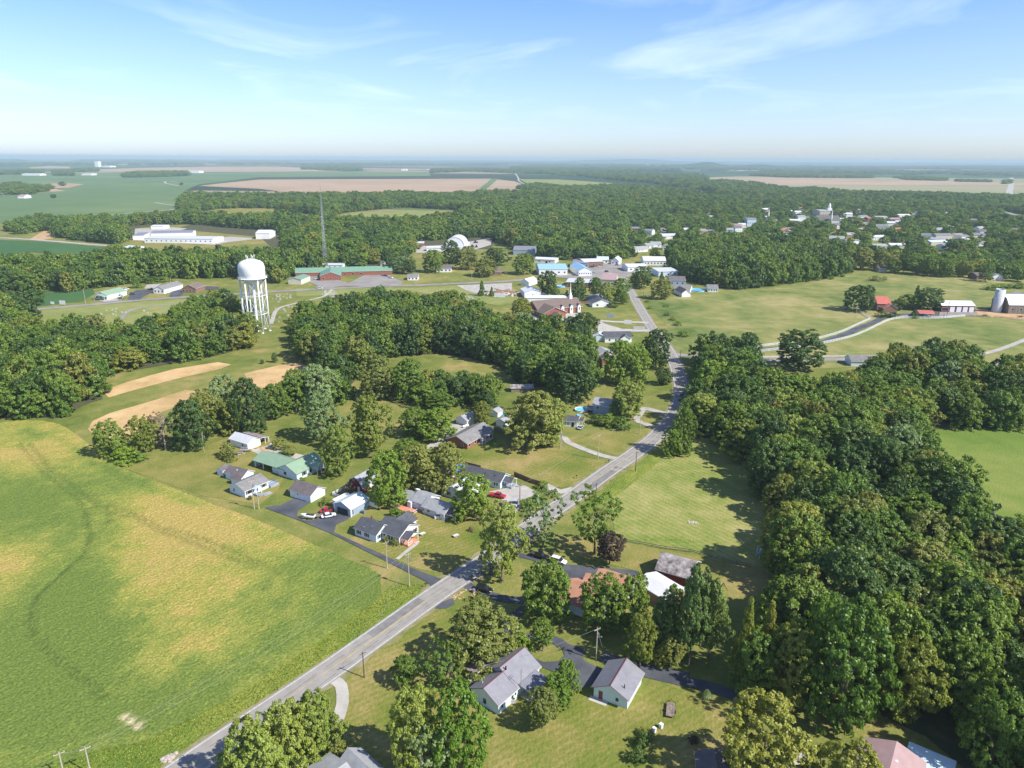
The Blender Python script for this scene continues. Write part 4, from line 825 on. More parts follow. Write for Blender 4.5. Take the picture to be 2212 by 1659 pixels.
S_('shed', 'long low white roofed shed directly behind the church roof', cK, (145, 385), 3, 32, 10, 4, 'u', 1.0, 'white', 'r_white', 'shed')
S_('open_shed', 'small open shed with rusty roof behind the church', cK, (340, 240), -10, 10, 6, 3.2, 'v', 1.2, 'beige', 'r_red', 'shed')
# --- town crossing
far = []
def FB(label, c, px, w_, d, h, ang=0, ridge='u', rise=2, wall='white', roof='r_white', name='building', cat='building', wins=0, kind='gable', group=None, door=None):
    p = c(*px[:2]); q = c(px[2], px[1]); g = G(*p); f = proj(g[0], g[1], 0)[2]; w = (q[0] - p[0]) / F * f
    if w_: w = w_
    b = Bld(name, label, ID, (0, 0), ang, group, cat, at=g); b.wing(0, 0, w, d, h, ridge, rise, wall, roof, ov=.4, kind=kind)
    for k in range(wins): b.S((k + .5) * w / wins, h * .5, min(1.6, w / wins * .4), 1.4)
    if door: b.S(w * door, 1, 2.4, 2.4, kind='garage', m='dark_in')
    far.append(b); return b
W_ = lambda lab, px, d, h, **k: FB(lab, cT, px, 0, d, h, **k)
b = W_('long white commercial building with blue metal roof', (285, 392, 600), 34, 6, ang=4, roof='r_blue', rise=3, wins=5)
b = W_('white gabled hall with blue metal roof beside the long blue building', (722, 402, 868), 40, 5.5, ang=8, ridge='v', roof='r_blue', rise=3, wins=6)
W_('long grey roofed store behind the crossing forecourt', (660, 305, 830), 26, 5, ang=-6, wall='bluegrey', roof='r_metal', rise=.8, wins=4)
W_('store with white roof and red fascia at the crossing', (780, 300, 1000), 24, 5.5, ang=12, wall='brick_brown', roof='r_white', rise=1.4, wins=3)
W_('pale blue roofed house left of the crossing trees', (925, 258, 1050), 16, 4, ang=-6, roof='r_palebl', rise=2.5, name='house', cat='house', wins=3)
W_('pale blue roofed house with white gable facing right', (1080, 272, 1165), 18, 4.5, ang=-18, ridge='v', roof='r_palebl', rise=3, name='house', cat='house', wins=2)
W_('white hall with hipped white roof and glass front', (1440, 280, 1685), 26, 5, ang=-3, roof='r_white', rise=3, wins=7)
W_('white canopy building at the crossing', (1265, 352, 1490), 22, 5, ang=8, roof='r_white', rise=1.6, wins=3)
W_('white roofed building with pale blue wall by the crossing', (1605, 408, 1830), 20, 5, ang=8, wall='paleblue', roof='r_silver', rise=1, kind='shed', wins=3)
W_('grey roofed house at the meadow corner', (1725, 505, 1900), 16, 5, ang=-4, wall='bluegrey', roof='r_mauve', name='house', cat='house', rise=2.5, wins=3)
W_('white gabled garage at the meadow corner', (1862, 632, 1962), 18, 3.2, ang=6, ridge='v', roof='r_mauve', name='garage', cat='garage', rise=3)
W_('grey roofed house behind the white gabled garage', (1775, 575, 1950), 14, 3.2, ang=-20, roof='r_grey', name='house', cat='house', rise=2.4, wins=2)
W_('small white house with grey roof right of the meadow pool', (2150, 575, 2260), 14, 3.4, ang=-8, roof='r_grey', name='house', cat='house', rise=2, wins=4)
W_('silver roofed store in front of the crossing', (585, 520, 860), 22, 4.5, ang=-12, wall='brick_brown', roof='r_silver', rise=.8, wins=4)
W_('beige stucco building with pink tiled roof and dark gable window', (975, 520, 1130), 20, 7, ang=-14, wall='beige', roof='r_pink', rise=4, wins=2)
W_('white house with pale roof among trees left of the crossing', (80, 500, 185), 16, 3.5, ang=-30, ridge='v', name='house', cat='house', rise=2.6)
W_('white roofed shed with cars beside the dark warehouse', (230, 250, 465), 18, 4, ang=-16, roof='r_white', rise=1.2, wins=2, door=.6)
W_('low dark blue warehouse at the wood edge', (0, 165, 240), 30, 6, ang=-5, wall='bluegrey', roof='r_metal', rise=3, name='warehouse', cat='warehouse')
W_('white house far back in the trees behind the hall', (1470, 95, 1560), 16, 4, ang=10, roof='r_lgrey', name='house', cat='house', wins=2)
W_('white roofed house right of the far white house', (1650, 110, 1735), 16, 4, ang=-15, ridge='v', roof='r_lgrey', name='house', cat='house', wins=2)
W2 = lambda lab, px, d, h, **k: FB(lab, c2a, px, 0, d, h, **k)
b = W2('long low brick building with green metal roof', (555, 1160, 730), 30, 4.5, ang=12, ridge='v', wall='brick', roof='r_green2', rise=3.5, wins=3)
b.wing(-24, 26, 68, 42, 4.2, 'u', 3.4, 'brick', 'r_green2')
for x in (30, 38, 46, 54, 62): b.S(x, 2, 2.2, 1.6)
W2('small beige metal shed with green roof left of the green roofed building', (280, 1188, 398), 20, 4.5, ang=-8, ridge='v', wall='cream', roof='r_green2', rise=1.6, name='shed', cat='shed')
W2('pale flat roofed shed at the foot of the radio mast', (570, 1056, 750), 14, 4, wall='paleblue', roof='r_silver', rise=.6, name='shed', cat='shed', wins=4)
W2('white house with grey roof beside the highway hedge', (1310, 1155, 1400), 14, 3.2, ang=4, roof='r_grey', name='house', cat='house', rise=1.8, wins=3)
W2('white farmhouse with grey roof shaded by tall trees', (1560, 1085, 1690), 16, 3.6, ang=4, roof='r_mauve', name='house', cat='house', rise=2.8, wins=4)
W2('brown brick house under the trees near the highway', (2040, 1112, 2125), 16, 3.4, ang=4, wall='brick_brown', roof='r_brown', name='house', cat='house', rise=2.6, wins=2)
W2('white arched storage hall in the quarry yard', (1640, 870, 1800), 34, 2, ang=-4, ridge='v', kind='arch', rise=11, name='storage_hall', cat='hall')
W2('low red fronted shed in the quarry yard', (1350, 862, 1450), 12, 4, ang=4, wall='brick', roof='r_silver', rise=1, kind='shed', name='shed', cat='shed')
W2('white roofed shed in front of the arched hall', (1475, 905, 1640), 14, 4.5, roof='r_white', rise=1, name='shed', cat='shed')
W2('white box shed right of the arched hall', (1800, 862, 1840), 10, 5, roof='r_white', rise=.6, name='shed', cat='shed')
W2('white warehouse end at the wood beyond the tower', (0, 800, 115), 40, 8, ang=6, roof='r_white', rise=3, name='warehouse', cat='warehouse')
W2('small house deep in the trees beyond the green building', (1075, 1035, 1110), 12, 3.4, wall='beige', roof='r_mauve', name='house', cat='house')
W1_ = lambda lab, px, d, h, **k: FB(lab, c1a, px, 0, d, h, **k)
b = W1_('green roofed shop with open front by the highway', (825, 1318, 945), 22, 3.6, ang=-12, ridge='v', wall='white', roof='r_green', rise=2.6, name='shop', cat='shop', wins=3)
b.wing(2, -4, 12, -.5, 3, 'v', 1.4, None, 'r_green').posts([(2.2, -3.8), (11.8, -3.8)], 3)
b = W1_('white office with grey hipped roof and pillared porch', (1330, 1268, 1430), 26, 3.8, ang=-10, ridge='v', wall='white', roof='r_grey', rise=2.6, name='office', cat='office', wins=3)
b = W1_('small brick office with brown roof beside the highway', (1575, 1262, 1700), 16, 3.8, ang=-4, ridge='v', wall='brick_brown', roof='r_brown', rise=3, name='office', cat='office', wins=4)
b = W1_('large white factory block with flat grey roof', (1150, 808, 1235), 40, 6, ang=15, wall='white', roof='r_metal', rise=.6, kind='shed', name='factory', cat='factory')
b.wing(20, 18, 74, 50, 7, 'u', 2, 'white', 'r_metal')
b = W1_('long low white factory wing with many windows', (1250, 832, 1850), 34, 6, ang=-2, wall='white', roof='r_silver', rise=1.2, name='factory', cat='factory', wins=14)
W1_('white open canopy building behind the factory', (1305, 715, 1412), 24, 5, ang=4, wall='white', roof='r_white', rise=1, name='shed', cat='shed')
W1_('pale blue shed by the light road', (1065, 905, 1155), 20, 4.5, ang=-20, wall='white', roof='r_palebl', rise=1.6, name='shed', cat='shed')
W1_('white barn beside the far left farmstead', (530, 658, 580), 26, 6, ang=-35, ridge='v', wall='white', roof='r_white', rise=4, name='barn', cat='barn')
W1_('red roofed barn in the far left farmstead', (345, 690, 385), 16, 5, wall='white', roof='r_pink', rise=3, name='barn', cat='barn')
W1_('brick red roofed house on the far left plain', (155, 448, 210), 30, 6, wall='white', roof='r_pink', rise=4, name='house', cat='house')
W1_('white sheds on the far left plain', (190, 250, 345), 60, 10, roof='r_white', name='shed', cat='shed')
W1_('white shed at the far left edge', (0, 420, 30), 30, 6, roof='r_white', name='shed', cat='shed')
W1_('white sheds beside the blocky wood', (705, 248, 790), 60, 9, roof='r_white', name='shed', cat='shed')
W1_('white farm sheds right of the blocky wood', (1625, 228, 1720), 80, 14, roof='r_white', name='shed', cat='shed')
W1_('distant white sheds below the skyline on the left', (885, 178, 950), 120, 14, roof='r_white', name='shed', cat='shed')
W1_('distant white elevator below the skyline', (822, 176, 852), 60, 55, roof='r_white', rise=4, name='grain_elevator', cat='elevator')
W1_('white shelter roof at the far wood edge', (1780, 528, 1820), 16, 4, roof='r_white', name='shelter', cat='shelter')
W1_('long white shelter beside the dry rise', (1975, 522, 2030), 16, 4, roof='r_white', name='shelter', cat='shelter')
W2('tiny white tower block on the skyline', (1130, 124, 1162), 100, 60, roof='r_white', name='grain_elevator', cat='elevator')
W2('second tiny white block on the skyline', (1293, 118, 1315), 100, 55, roof='r_white', name='grain_elevator', cat='elevator')
W2('distant white farm sheds by the tan patch', (1255, 207, 1300), 80, 14, roof='r_white', name='shed', cat='shed')
W2('distant white shed before the far wood', (1478, 203, 1508), 60, 10, roof='r_white', name='shed', cat='shed')
W3 = lambda lab, px, d, h, **k: FB(lab, c3a, px, 0, d, h, **k)
W3('brick roofed house at the edge of the deep wood', (430, 758, 480), 14, 5, ang=-20, wall='brick_brown', roof='r_orange', name='house', cat='house')
W3('orange gabled house beside the bare lot', (700, 792, 765), 14, 5, ang=-20, ridge='v', wall='beige', roof='r_orange', name='house', cat='house')
W3('white shed with pale roof between the wood trees', (930, 752, 970), 10, 6, roof='r_palebl', name='shed', cat='shed')
W3('pink house front among the town trees', (1290, 745, 1355), 14, 5, wall='white', roof='r_pink', name='house', cat='house')
W3('white row of sheds among the town trees', (1300, 800, 1430), 18, 5, ang=8, roof='r_white', name='shed', cat='shed')
W3('pale house with grey roof in front of the town trees', (1200, 872, 1290), 14, 5, roof='r_lgrey', name='house', cat='house', wins=2)
W3('tall grey roofed building deep in the town', (2030, 690, 2105), 24, 12, ang=-4, wall='paleblue', roof='r_metal', wins=4)
W3('mauve roofed house in the left of town', (1620, 760, 1680), 16, 6, wall='beige', roof='r_pink', name='house', cat='house')
W3('white trailer home at the meadow edge', (1740, 1168, 1800), 8, 3.5, roof='r_white', name='house', cat='house', wins=2)
for k_, (x, y, w, rf) in enumerate([(1760, 790, 60, 'r_grey'), (1840, 800, 55, 'r_red'), (1920, 815, 60, 'r_lgrey'), (2000, 800, 50, 'r_white'), (1740, 740, 50, 'r_metal'), (1850, 745, 60, 'r_lgrey'), (1960, 700, 60, 'r_white'), (1490, 745, 40, 'r_white'), (1640, 650, 30, 'r_white')]):
    W3('small town house with %s roof, %s of the leafy quarter' % ({'r_grey': 'grey', 'r_red': 'red', 'r_lgrey': 'light grey', 'r_white': 'white', 'r_metal': 'blue grey'}[rf], ['front left', 'front middle', 'front right', 'right end', 'back left', 'back middle', 'back right', 'far left', 'far back'][k_]), (x, y, x + w), 14, 5, ang=(k_ * 37) % 30 - 15, roof=rf, wall=['white', 'beige', 'paleblue'][k_ % 3], name='house', cat='house')
WU = lambda lab, px, d, h, **k: FB(lab, cU, px, 0, d, h, **k)
b = WU('pale courthouse with white cupola in the town centre', (655, 140, 760), 40, 14, wall='beige', roof='r_lgrey', name='courthouse', cat='courthouse', wins=6)
mb = MB(); mb.box(20, 12, 14, 28, 20, 19); mb.lathe([(3, 19), (3, 23), (2, 26), (.3, 29)], 8, c=(24, 16)); part('cupola', mb, 'white', b.t)
b = WU('church with grey roof and thin white spire in the town', (640, 190, 800), 26, 9, ang=-8, wall='white', roof='r_mauve', rise=7, name='church', cat='church')
mb = MB(); mb.lathe([(1.5, 10), (1.5, 15), (.1, 27)], 8, c=(22, -1)); part('spire', mb, 'white', b.t)
b = WU('small white steeple church left in the town trees', (245, 165, 262), 12, 8, roof='r_white', name='church', cat='church')
mb = MB(); mb.lathe([(1.5, 8), (1.5, 14), (.1, 24)], 8, c=(4, -1)); part('spire', mb, 'white', b.t)
for lb, x, y, w, h, wl, rf in [('white store block left of the courthouse', 470, 140, 50, 12, 'white', 'r_white'), ('white store front below the courthouse block', 490, 165, 60, 9, 'white', 'r_lgrey'), ('white stores right of the courthouse', 790, 145, 110, 10, 'white', 'r_white'), ('red brick store front in town', 1020, 168, 30, 7, 'brick', 'r_red'), ('beige store row in town', 1085, 165, 90, 8, 'beige', 'r_lgrey'),
  ('white house at the town street', 1170, 205, 55, 7, 'white', 'r_white'), ('long white roofed store beyond the town street', 1260, 145, 95, 7, 'white', 'r_white'), ('long white roofed shed across the lawn', 1195, 368, 135, 4, 'beige', 'r_white'), ('pale roofed low building beside the long shed', 1075, 368, 110, 3, 'beige', 'r_lgrey'),
  ('grey roofed school like building in the right trees', 1540, 300, 130, 6, 'beige', 'r_metal'), ('pale green roofed building before the grey roofed one', 1505, 345, 160, 4, 'beige', 'r_palebl'), ('blue grey house in the right trees', 1735, 305, 70, 5, 'white', 'r_metal'), ('grey roofed house right of the long trees', 1870, 350, 95, 4, 'white', 'r_grey'),
  ('small tan shed at the meadow top', 1105, 548, 60, 4, 'beige', 'r_mauve'), ('grey house under the trees left of the long shed', 860, 335, 100, 4, 'white', 'r_grey'), ('white shed roof at the left of town', 415, 112, 40, 7, 'white', 'r_white'), ('tan building left of the town wood', 0, 315, 55, 5, 'beige', 'r_pink'), ('white shed left of the town wood', 65, 300, 60, 4, 'white', 'r_silver'), ('grey roofed house at the town wood', 240, 295, 60, 5, 'beige', 'r_grey'), ('red and white house in the town trees', 360, 262, 50, 6, 'white', 'r_red')]:
    WU(lb, (x, y, x + w), 14, h, wall=wl, roof=rf, name='building' if 'house' not in lb else 'house', cat='building' if 'house' not in lb else 'house', ang=rng.uniform(-12, 12))
b = WU('dark red house with white gable porch at the meadow top right', (1850, 606, 1960), 14, 4, wall='brick_brown', roof='r_mauve', name='house', cat='house')
b.wing(14, -2, 24, 8, 3.4, 'v', 2.5, 'white', 'r_lgrey')
tz = many(ID, '1240,498 1330,480 1500,468 1700,452 1850,458 2120,462 2185,500 2190,540 2060,560 1960,575 1850,548 1700,520 1560,508 1430,548 1280,548'); tzg = [G(*p) for p in tz]; tq = np.array(tzg); placed = []
RN_ = {'r_grey': 'grey', 'r_red': 'red', 'r_lgrey': 'light grey', 'r_white': 'white', 'r_metal': 'blue grey', 'r_mauve': 'brown grey', 'r_pink': 'pink brown'}
while len(placed) < 56:
    x, y = rng.uniform(tq[:, 0].min(), tq[:, 0].max()), rng.uniform(tq[:, 1].min(), tq[:, 1].max())
    if not inside(np.array([x]), np.array([y]), tzg)[0] or any(math.hypot(x - a, y - b_) < 34 for a, b_ in placed): continue
    placed.append((x, y)); rf = ['r_white', 'r_lgrey', 'r_grey', 'r_metal', 'r_mauve', 'r_pink', 'r_white', 'r_lgrey', 'r_red'][int(rng.integers(9))]; wl = ['white', 'beige', 'paleblue', 'white', 'brick_brown'][int(rng.integers(5))]
    px = proj(x, y, 0)[0]; zone = 'left' if px < 1500 else ('middle' if px < 1850 else 'right'); dist = 'near' if y < 1300 else ('central' if y < 1700 else 'far')
    b = Bld('house', '%s roofed small house in the %s %s part of the leafy town' % (RN_[rf], dist, zone), ID, (0, 0), float(rng.uniform(-40, 40)), 'small houses of the leafy town', 'house', at=(x, y)); b.wing(0, 0, rng.uniform(12, 22), rng.uniform(9, 14), rng.uniform(3.2, 6), 'u', rng.uniform(2, 3.2), wl, rf)
    for q in (.2, .5, .8): b.S(q * 12, 1.9, 1.2, 1.2)
# --- the farm
WF = lambda lab, px, d, h, **k: FB(lab, cFm, px, 0, d, h, **k)
b = WF('red roofed farmhouse beside the big round tree', (300, 318, 460), 16, 6, ang=-6, wall='brick_brown', roof='r_red', rise=4, name='house', cat='house', wins=3)
b.wing(3, -5, 13, -.6, 3.4, 'v', 3, 'brick_brown', 'r_red')
b = WF('open carport with red roof and a silver car inside', (850, 400, 1030), 9, 3.2, ang=-8, wall=None, roof='r_red', rise=1.4, name='carport', cat='carport')
b.posts([(.3, .3), (17, .3), (.3, 8.6), (17, 8.6), (8, .3)], 3.3, .2, 'grey_wood').slab('wall', .5, 8.5, 17, 8.7, 0, 3, 'grey_wood')
b = WF('long white roofed garage with four white doors', (1135, 328, 1555), 13, 5, ang=-2, wall='red_wood', roof='r_white', rise=2.6, name='garage', cat='garage')
wL = b.w[0][2]
for k in (.33, .53, .72, .91): b.S(wL * k, 1, wL * .14, 4, kind='garage')
b.S(wL * .12, 2.2, 5, 2.4)
b = WF('weathered barn with white metal roof and arched gable', (2000, 352, 2420), 22, 7, ang=-3, wall='grey_wood', roof='r_white', rise=6, name='barn', cat='barn', kind='gambrel', wins=4)
WF('dark gabled shed behind the weathered barn', (2130, 208, 2260), 12, 4, ang=-3, ridge='v', wall='grey_wood', roof='r_white', rise=3, name='shed', cat='shed')
g = G(*cFm(1885, 338)); t = thing('silo', 'tall white concrete stave silo beside the weathered barn', 'silo', (g[0], g[1] + 3, 0))
mb = MB(); mb.lathe([(3.3, 0), (3.3, 17.5), (3.0, 17.5), (3.0, 15)], 24); part('shell', mb, mat('stave_concrete', (.5, .52, .52), (.68, .7, .7), 1.2, .8), t, True)
mb = MB()
for z in range(1, 18): mb.lathe([(3.34, z), (3.36, z + .05), (3.34, z + .1)], 24)
part('hoops', mb, 'steel', t); mb = MB(); mb.box(-3.0, -.5, 14.9, 3.0, .5, 15.0); mb.tube((3.4, 0, 0), (3.4, 0, 17), .4, n=8); part('chute', mb, 'steel', t)

# ------------------------------------------------------------------ water tower
def water_tower():
    gx, gy = G(557, 716); t = thing('water_tower', 'white water tower on six legs with antennas on its dome', 'water tower', (gx, gy, 0))
    f = proj(gx, gy, 30)[2]; Rt = 27.6 / F * f; H0 = height_at(gx, gy, 600); Hr = height_at(gx, gy - Rt, 604); Ht = height_at(gx, gy, 560)
    mb = MB(); zr = Hr
    prof = [(.9, zr - 6.2), (1.6, zr - 5.2), (3.2, zr - 3.8), (Rt * .62, zr - 2.6), (Rt * .88, zr - 1.2), (Rt, zr), (Rt, zr + 6.0), (Rt * .985, zr + 7.2), (Rt * .92, zr + 8.6), (Rt * .76, zr + 9.9), (Rt * .46, zr + 10.8), (.01, zr + 11.2)]
    s = (Ht - zr) / 11.2; prof = [(r, zr + (z - zr) * (s if z > zr else 1)) for r, z in prof]
    part('tank', mb if mb.lathe(prof, 40) else mb, 'white_metal', t, True)
    mb = MB(); mb.lathe([(Rt, zr - .15), (Rt + .9, zr - .15), (Rt + .9, zr + .0), (Rt, zr + .0)], 40)
    for k in range(40): a = k * math.pi / 20; mb.tube(((Rt + .85) * math.cos(a), (Rt + .85) * math.sin(a), zr), ((Rt + .85) * math.cos(a), (Rt + .85) * math.sin(a), zr + 1.1), .04, n=4)
    mb.lathe([(Rt + .82, zr + 1.05), (Rt + .88, zr + 1.1), (Rt + .82, zr + 1.15)], 40); part('walkway', mb, 'white', t)
    mb = MB(); mb.lathe([(1.6, zr - 5.2), (1.0, zr - 9), (.9, 0)], 16); part('riser_pipe', mb, 'white', t, True)
    pts = []
    for k in range(6):
        a = R(k * 60 + 12); p0 = Vector((Rt * .93 * math.cos(a), Rt * .93 * math.sin(a), 0)); p1 = Vector((Rt * .95 * math.cos(a), Rt * .95 * math.sin(a), zr + .5)); pts.append((p0, p1))
        mb = MB(); mb.tube(p0, p1, .5, .46, 10); mb.box(p0.x - .8, p0.y - .8, 0, p0.x + .8, p0.y + .8, .5); part('leg', mb, 'white', t, True)
    mb = MB(); L3 = [0, .34, .67, .97]
    for k in range(6):
        (a0, a1), (b0, b1) = pts[k], pts[(k + 1) % 6]
        for i in range(3):
            A = a0.lerp(a1, L3[i]); B = b0.lerp(b1, L3[i]); A2 = a0.lerp(a1, L3[i + 1]); B2 = b0.lerp(b1, L3[i + 1])
            mb.tube(A, B2, .07, n=4); mb.tube(B, A2, .07, n=4)
            if i < 2: mb.tube(A2, B2, .2, n=6); mb.tube(A2, (0, 0, A2.z), .06, n=4)
    part('bracing', mb, 'white', t)
    mb = MB(); zt = Ht - .2
    for x, h in ((-2.6, 3), (-1.8, 2.2), (.8, 3.2), (1.6, 2.4), (2.6, 3.3)): mb.tube((x, 0, zt - .5), (x, 0, zt + h), .09, n=5); mb.box(x - .18, -.25, zt + h - 1.4, x + .18, .25, zt + h)
    mb.tube((-2.6, 0, zt + .8), (2.6, 0, zt + .8), .08); mb.lathe([(3, zt - .4), (3, zt + .1), (2.9, zt + .1)], 16); part('antenna', mb, 'white', t)
    mb = MB(); z = zr
    for k in range(8):
        q = k / 7; mb.tube((-(Rt + .35), .5, z + 1 + q * 4), (-(Rt + .35), -.5, z + 1 + q * 4), .05, n=4)
    for y in (-.5, .5): mb.tube((-(Rt + .35), y, 0.2), (-(Rt + .35), y, z + 6), .07, n=4); mb.tube((-(Rt + .35), y, z + 6), (-Rt * .8, y, z + 9), .07, n=4)
    part('ladder', mb, 'white', t)
    # black lettering low on the left of the tank: a few upright strokes of the word's end
    cu = bpy.data.curves.new('lettering', 'FONT'); cu.body = 'MTT'; cu.size = 1.9; cu.extrude = .03; cu.align_x = 'CENTER'
    ob = bpy.data.objects.new('tmp', cu); COL.objects.link(ob); dg = bpy.context.evaluated_depsgraph_get(); me = bpy.data.meshes.new_from_object(ob.evaluated_get(dg)); bpy.data.objects.remove(ob)
    a0 = math.radians(-150); rr = Rt + .06
    for v in me.vertices:
        a = a0 + v.co.x / rr; r_ = rr + v.co.z; v.co = (r_ * math.cos(a), r_ * math.sin(a), zr + 1.5 + v.co.y)
    me.materials.clear(); me.materials.append(M['black']); link('lettering', me, t)
water_tower()
# ------------------------------------------------------------------ radio mast
def mast():
    gx, gy = G(704, 573); t = thing('radio_mast', 'tall grey lattice radio mast rising above the wood', 'radio mast', (gx, gy, 0)); f = proj(gx, gy, 40)[2]
    H = height_at(gx, gy, 418); w0 = 8.2 / F * f / 2 * 1.15; mb = MB(); n = 26
    def cor(z): w = w0 * (1 - z / H) ** .9 + .45; return [Vector((w * math.cos(R(a)), w * math.sin(R(a)), z)) for a in (90, 210, 330)]
    for k in range(n):
        z0, z1 = H * (1 - (1 - k / n) ** 1.15) if 0 else H * k / n, H * (k + 1) / n
        A, B = cor(z0), cor(z1)
        for i in range(3):
            mb.tube(A[i], B[i], .15, n=5); mb.tube(A[i], B[(i + 1) % 3], .08, n=4); mb.tube(A[(i + 1) % 3], B[i], .08, n=4); mb.tube(B[i], B[(i + 1) % 3], .08, n=4)
    part('lattice', mb, 'steel', t)
    Ht = height_at(gx, gy, 395); mb = MB(); mb.tube((0, 0, H), (0, 0, Ht), .18, .08); part('antenna', mb, 'steel', t)
mast()

# ------------------------------------------------------------------ trees: crown and trunk shapes
def crown_mesh(name, shape, seed, clumps, leaves, leaf, csize=.17, gap=0.):
    r = np.random.default_rng(seed)
    prof = {'round': lambda z: np.sqrt(np.clip(1 - (1.9 * z - .95) ** 2, .02, 1)),
            'broad': lambda z: np.clip(np.sqrt(np.clip(1 - ((z - .34) / .68) ** 2, 0, 1)), .02, 1),
            'cone': lambda z: np.clip((1 - z) ** .85 * 1.02 * np.clip(z * 9 + .45, 0, 1), .03, 1),
            'oval': lambda z: np.clip(np.sqrt(np.clip(1 - ((z - .42) / .6) ** 2, 0, 1)) ** .8, .02, 1),
            'pine': lambda z: np.clip((1 - z) ** .45 * np.clip(z * 3 + .35, 0, 1), .05, 1),
            'vase': lambda z: np.clip(np.sqrt(np.clip(1 - ((z - .62) / .66) ** 2, 0, 1)), .05, 1)}[shape]
    am = r.uniform(.05, .20, 7); kt = r.integers(1, 5, 7); kz = r.uniform(2, 11, 7); ph = r.uniform(0, 6.28, 7)
    n = clumps; z = r.random(n * 3); keep = r.random(n * 3) < (prof(z) * .9 + .15); z = z[keep][:n]; n = len(z)
    th = r.uniform(0, 2 * np.pi, n); lob = 1 + sum(am[i] * np.cos(kt[i] * th + kz[i] * z + ph[i]) for i in range(7))
    rad = prof(z) * lob * np.where(r.random(n) < .22, r.uniform(.25, .75, n), r.uniform(.78, 1.0, n))
    if gap: keep = (np.sin(th * 2 + z * 9 + ph[0]) + np.sin(z * 17 + ph[1])) > -gap; z, th, rad = z[keep], th[keep], rad[keep]; n = len(z)
    cx, cy = rad * np.cos(th), rad * np.sin(th)
    tone = r.normal(.5, .20, n); cs = csize * r.uniform(.7, 1.35, n)
    m = leaves; ii = np.repeat(np.arange(n), m); N = len(ii)
    d = r.normal(0, 1, (N, 3)); d /= np.linalg.norm(d, axis=1)[:, None]; rr = r.random(N) ** .45
    d[:, 2] = np.where(d[:, 2] < -.3, -d[:, 2], d[:, 2])
    P = np.stack([cx[ii], cy[ii], z[ii] * 2], 1) + d * (rr * cs[ii])[:, None] * np.array([1.15, 1.15, .85])
    out = np.stack([cx[ii] * .6, cy[ii] * .6, (z[ii] - .35)], 1)
    nrm = d * .9 + out * .8 + r.normal(0, .62, (N, 3)) + np.array([0, 0, .35]); nrm /= np.linalg.norm(nrm, axis=1)[:, None]
    a = np.cross(nrm, r.normal(0, 1, (N, 3))); a /= np.linalg.norm(a, axis=1)[:, None]; b = np.cross(nrm, a)
    s = (leaf * r.uniform(.65, 1.35, N))[:, None]
    V = np.stack([P - a * s * .62, P - b * s, P + a * s * .62, P + b * s], 1).reshape(-1, 3); V[:, 2] = np.maximum(V[:, 2], .0) / 2
    me = bpy.data.meshes.new(name); me.vertices.add(N * 4); me.vertices.foreach_set('co', V.ravel()); me.loops.add(N * 4); me.loops.foreach_set('vertex_index', np.arange(N * 4, dtype=np.int32))
    me.polygons.add(N); me.polygons.foreach_set('loop_start', np.arange(N, dtype=np.int32) * 4)
    at = me.attributes.new('tone', 'FLOAT', 'FACE'); at.data.foreach_set('value', (tone[ii] + r.normal(0, .10, N)).astype(np.float32))
    me.materials.append(None); me.update(); me.validate(); return me
def trunk_mesh(name, seed, limbs=6, tall=False):
    r = random.Random(seed); mb = MB(); p = Vector((0, 0, 0)); rad = .075; pts = [(p.copy(), rad)]
    mb.tube((0, 0, -.01), (0, 0, .03), .12, .08, 7)
    top = .92 if tall else .62
    for k in range(5):
        q = p + Vector((r.uniform(-.05, .05), r.uniform(-.05, .05), top / 5)); r2 = rad * .82; mb.tube(p, q, rad, r2, 7); p, rad = q, r2; pts.append((p.copy(), rad))
    for k in range(limbs):
        i = r.randint(2, 5); b, br = pts[i]; a = k * 2.4 + r.uniform(-.4, .4); L_ = r.uniform(.4, .75)
        c = b + Vector((math.cos(a) * L_ * .5, math.sin(a) * L_ * .5, r.uniform(.05, .12))); e = b + Vector((math.cos(a) * L_, math.sin(a) * L_, r.uniform(.16, .28)))
        e.z = min(e.z, .93); mb.tube(b, c, br * .6, br * .4, 5); mb.tube(c, e, br * .4, br * .12, 4)
    me = mb.mesh(name, [M['bark']]); return me
def dead_mesh(name, seed, depth=4):
    r = random.Random(seed); mb = MB()
    def br(p, d, L_, rad, k):
        q = p + d * L_; mb.tube(p, q, rad, rad * .6, 5)
        if k == 0: return
        for _ in range(3 if k > 1 else 2):
            nd = (d + Vector((r.uniform(-.7, .7), r.uniform(-.7, .7), r.uniform(-.1, .4)))).normalized(); br(q if r.random() < .6 else p.lerp(q, .7), nd, L_ * r.uniform(.6, .8), rad * .55, k - 1)
    br(Vector((0, 0, 0)), Vector((0, 0, 1)), .32, .045, depth); return mb.mesh(name, [M['deadwood']])
SH = dict(round=[crown_mesh('crown', 'round', 10 + i, 380, 52, .040, .105) for i in range(4)], broad=[crown_mesh('crown', 'broad', 20 + i, 400, 52, .039, .10) for i in range(5)],
          oval=[crown_mesh('crown', 'oval', 30 + i, 370, 52, .040, .105) for i in range(3)], cone=[crown_mesh('crown', 'cone', 40 + i, 170, 50, .055, .15) for i in range(2)],
          pine=[crown_mesh('crown', 'pine', 50 + i, 320, 60, .042, .11, 1.8) for i in range(3)], airy=[crown_mesh('crown', 'vase', 60 + i, 210, 46, .042, .10, 1.05) for i in range(3)],
          dense=[crown_mesh('crown', 'oval', 70 + i, 460, 46, .038, .09) for i in range(2)], shrub=[crown_mesh('crown', 'broad', 80 + i, 90, 40, .07, .18) for i in range(3)])
TR = [trunk_mesh('trunk', 100 + i) for i in range(4)]; TRP = [trunk_mesh('trunk', 200 + i, 4, True) for i in range(2)]
DEAD = [dead_mesh('trunk', 300 + i) for i in range(3)]
for l in SH.values():
    for me in l: me.materials[0] = LF['mid']
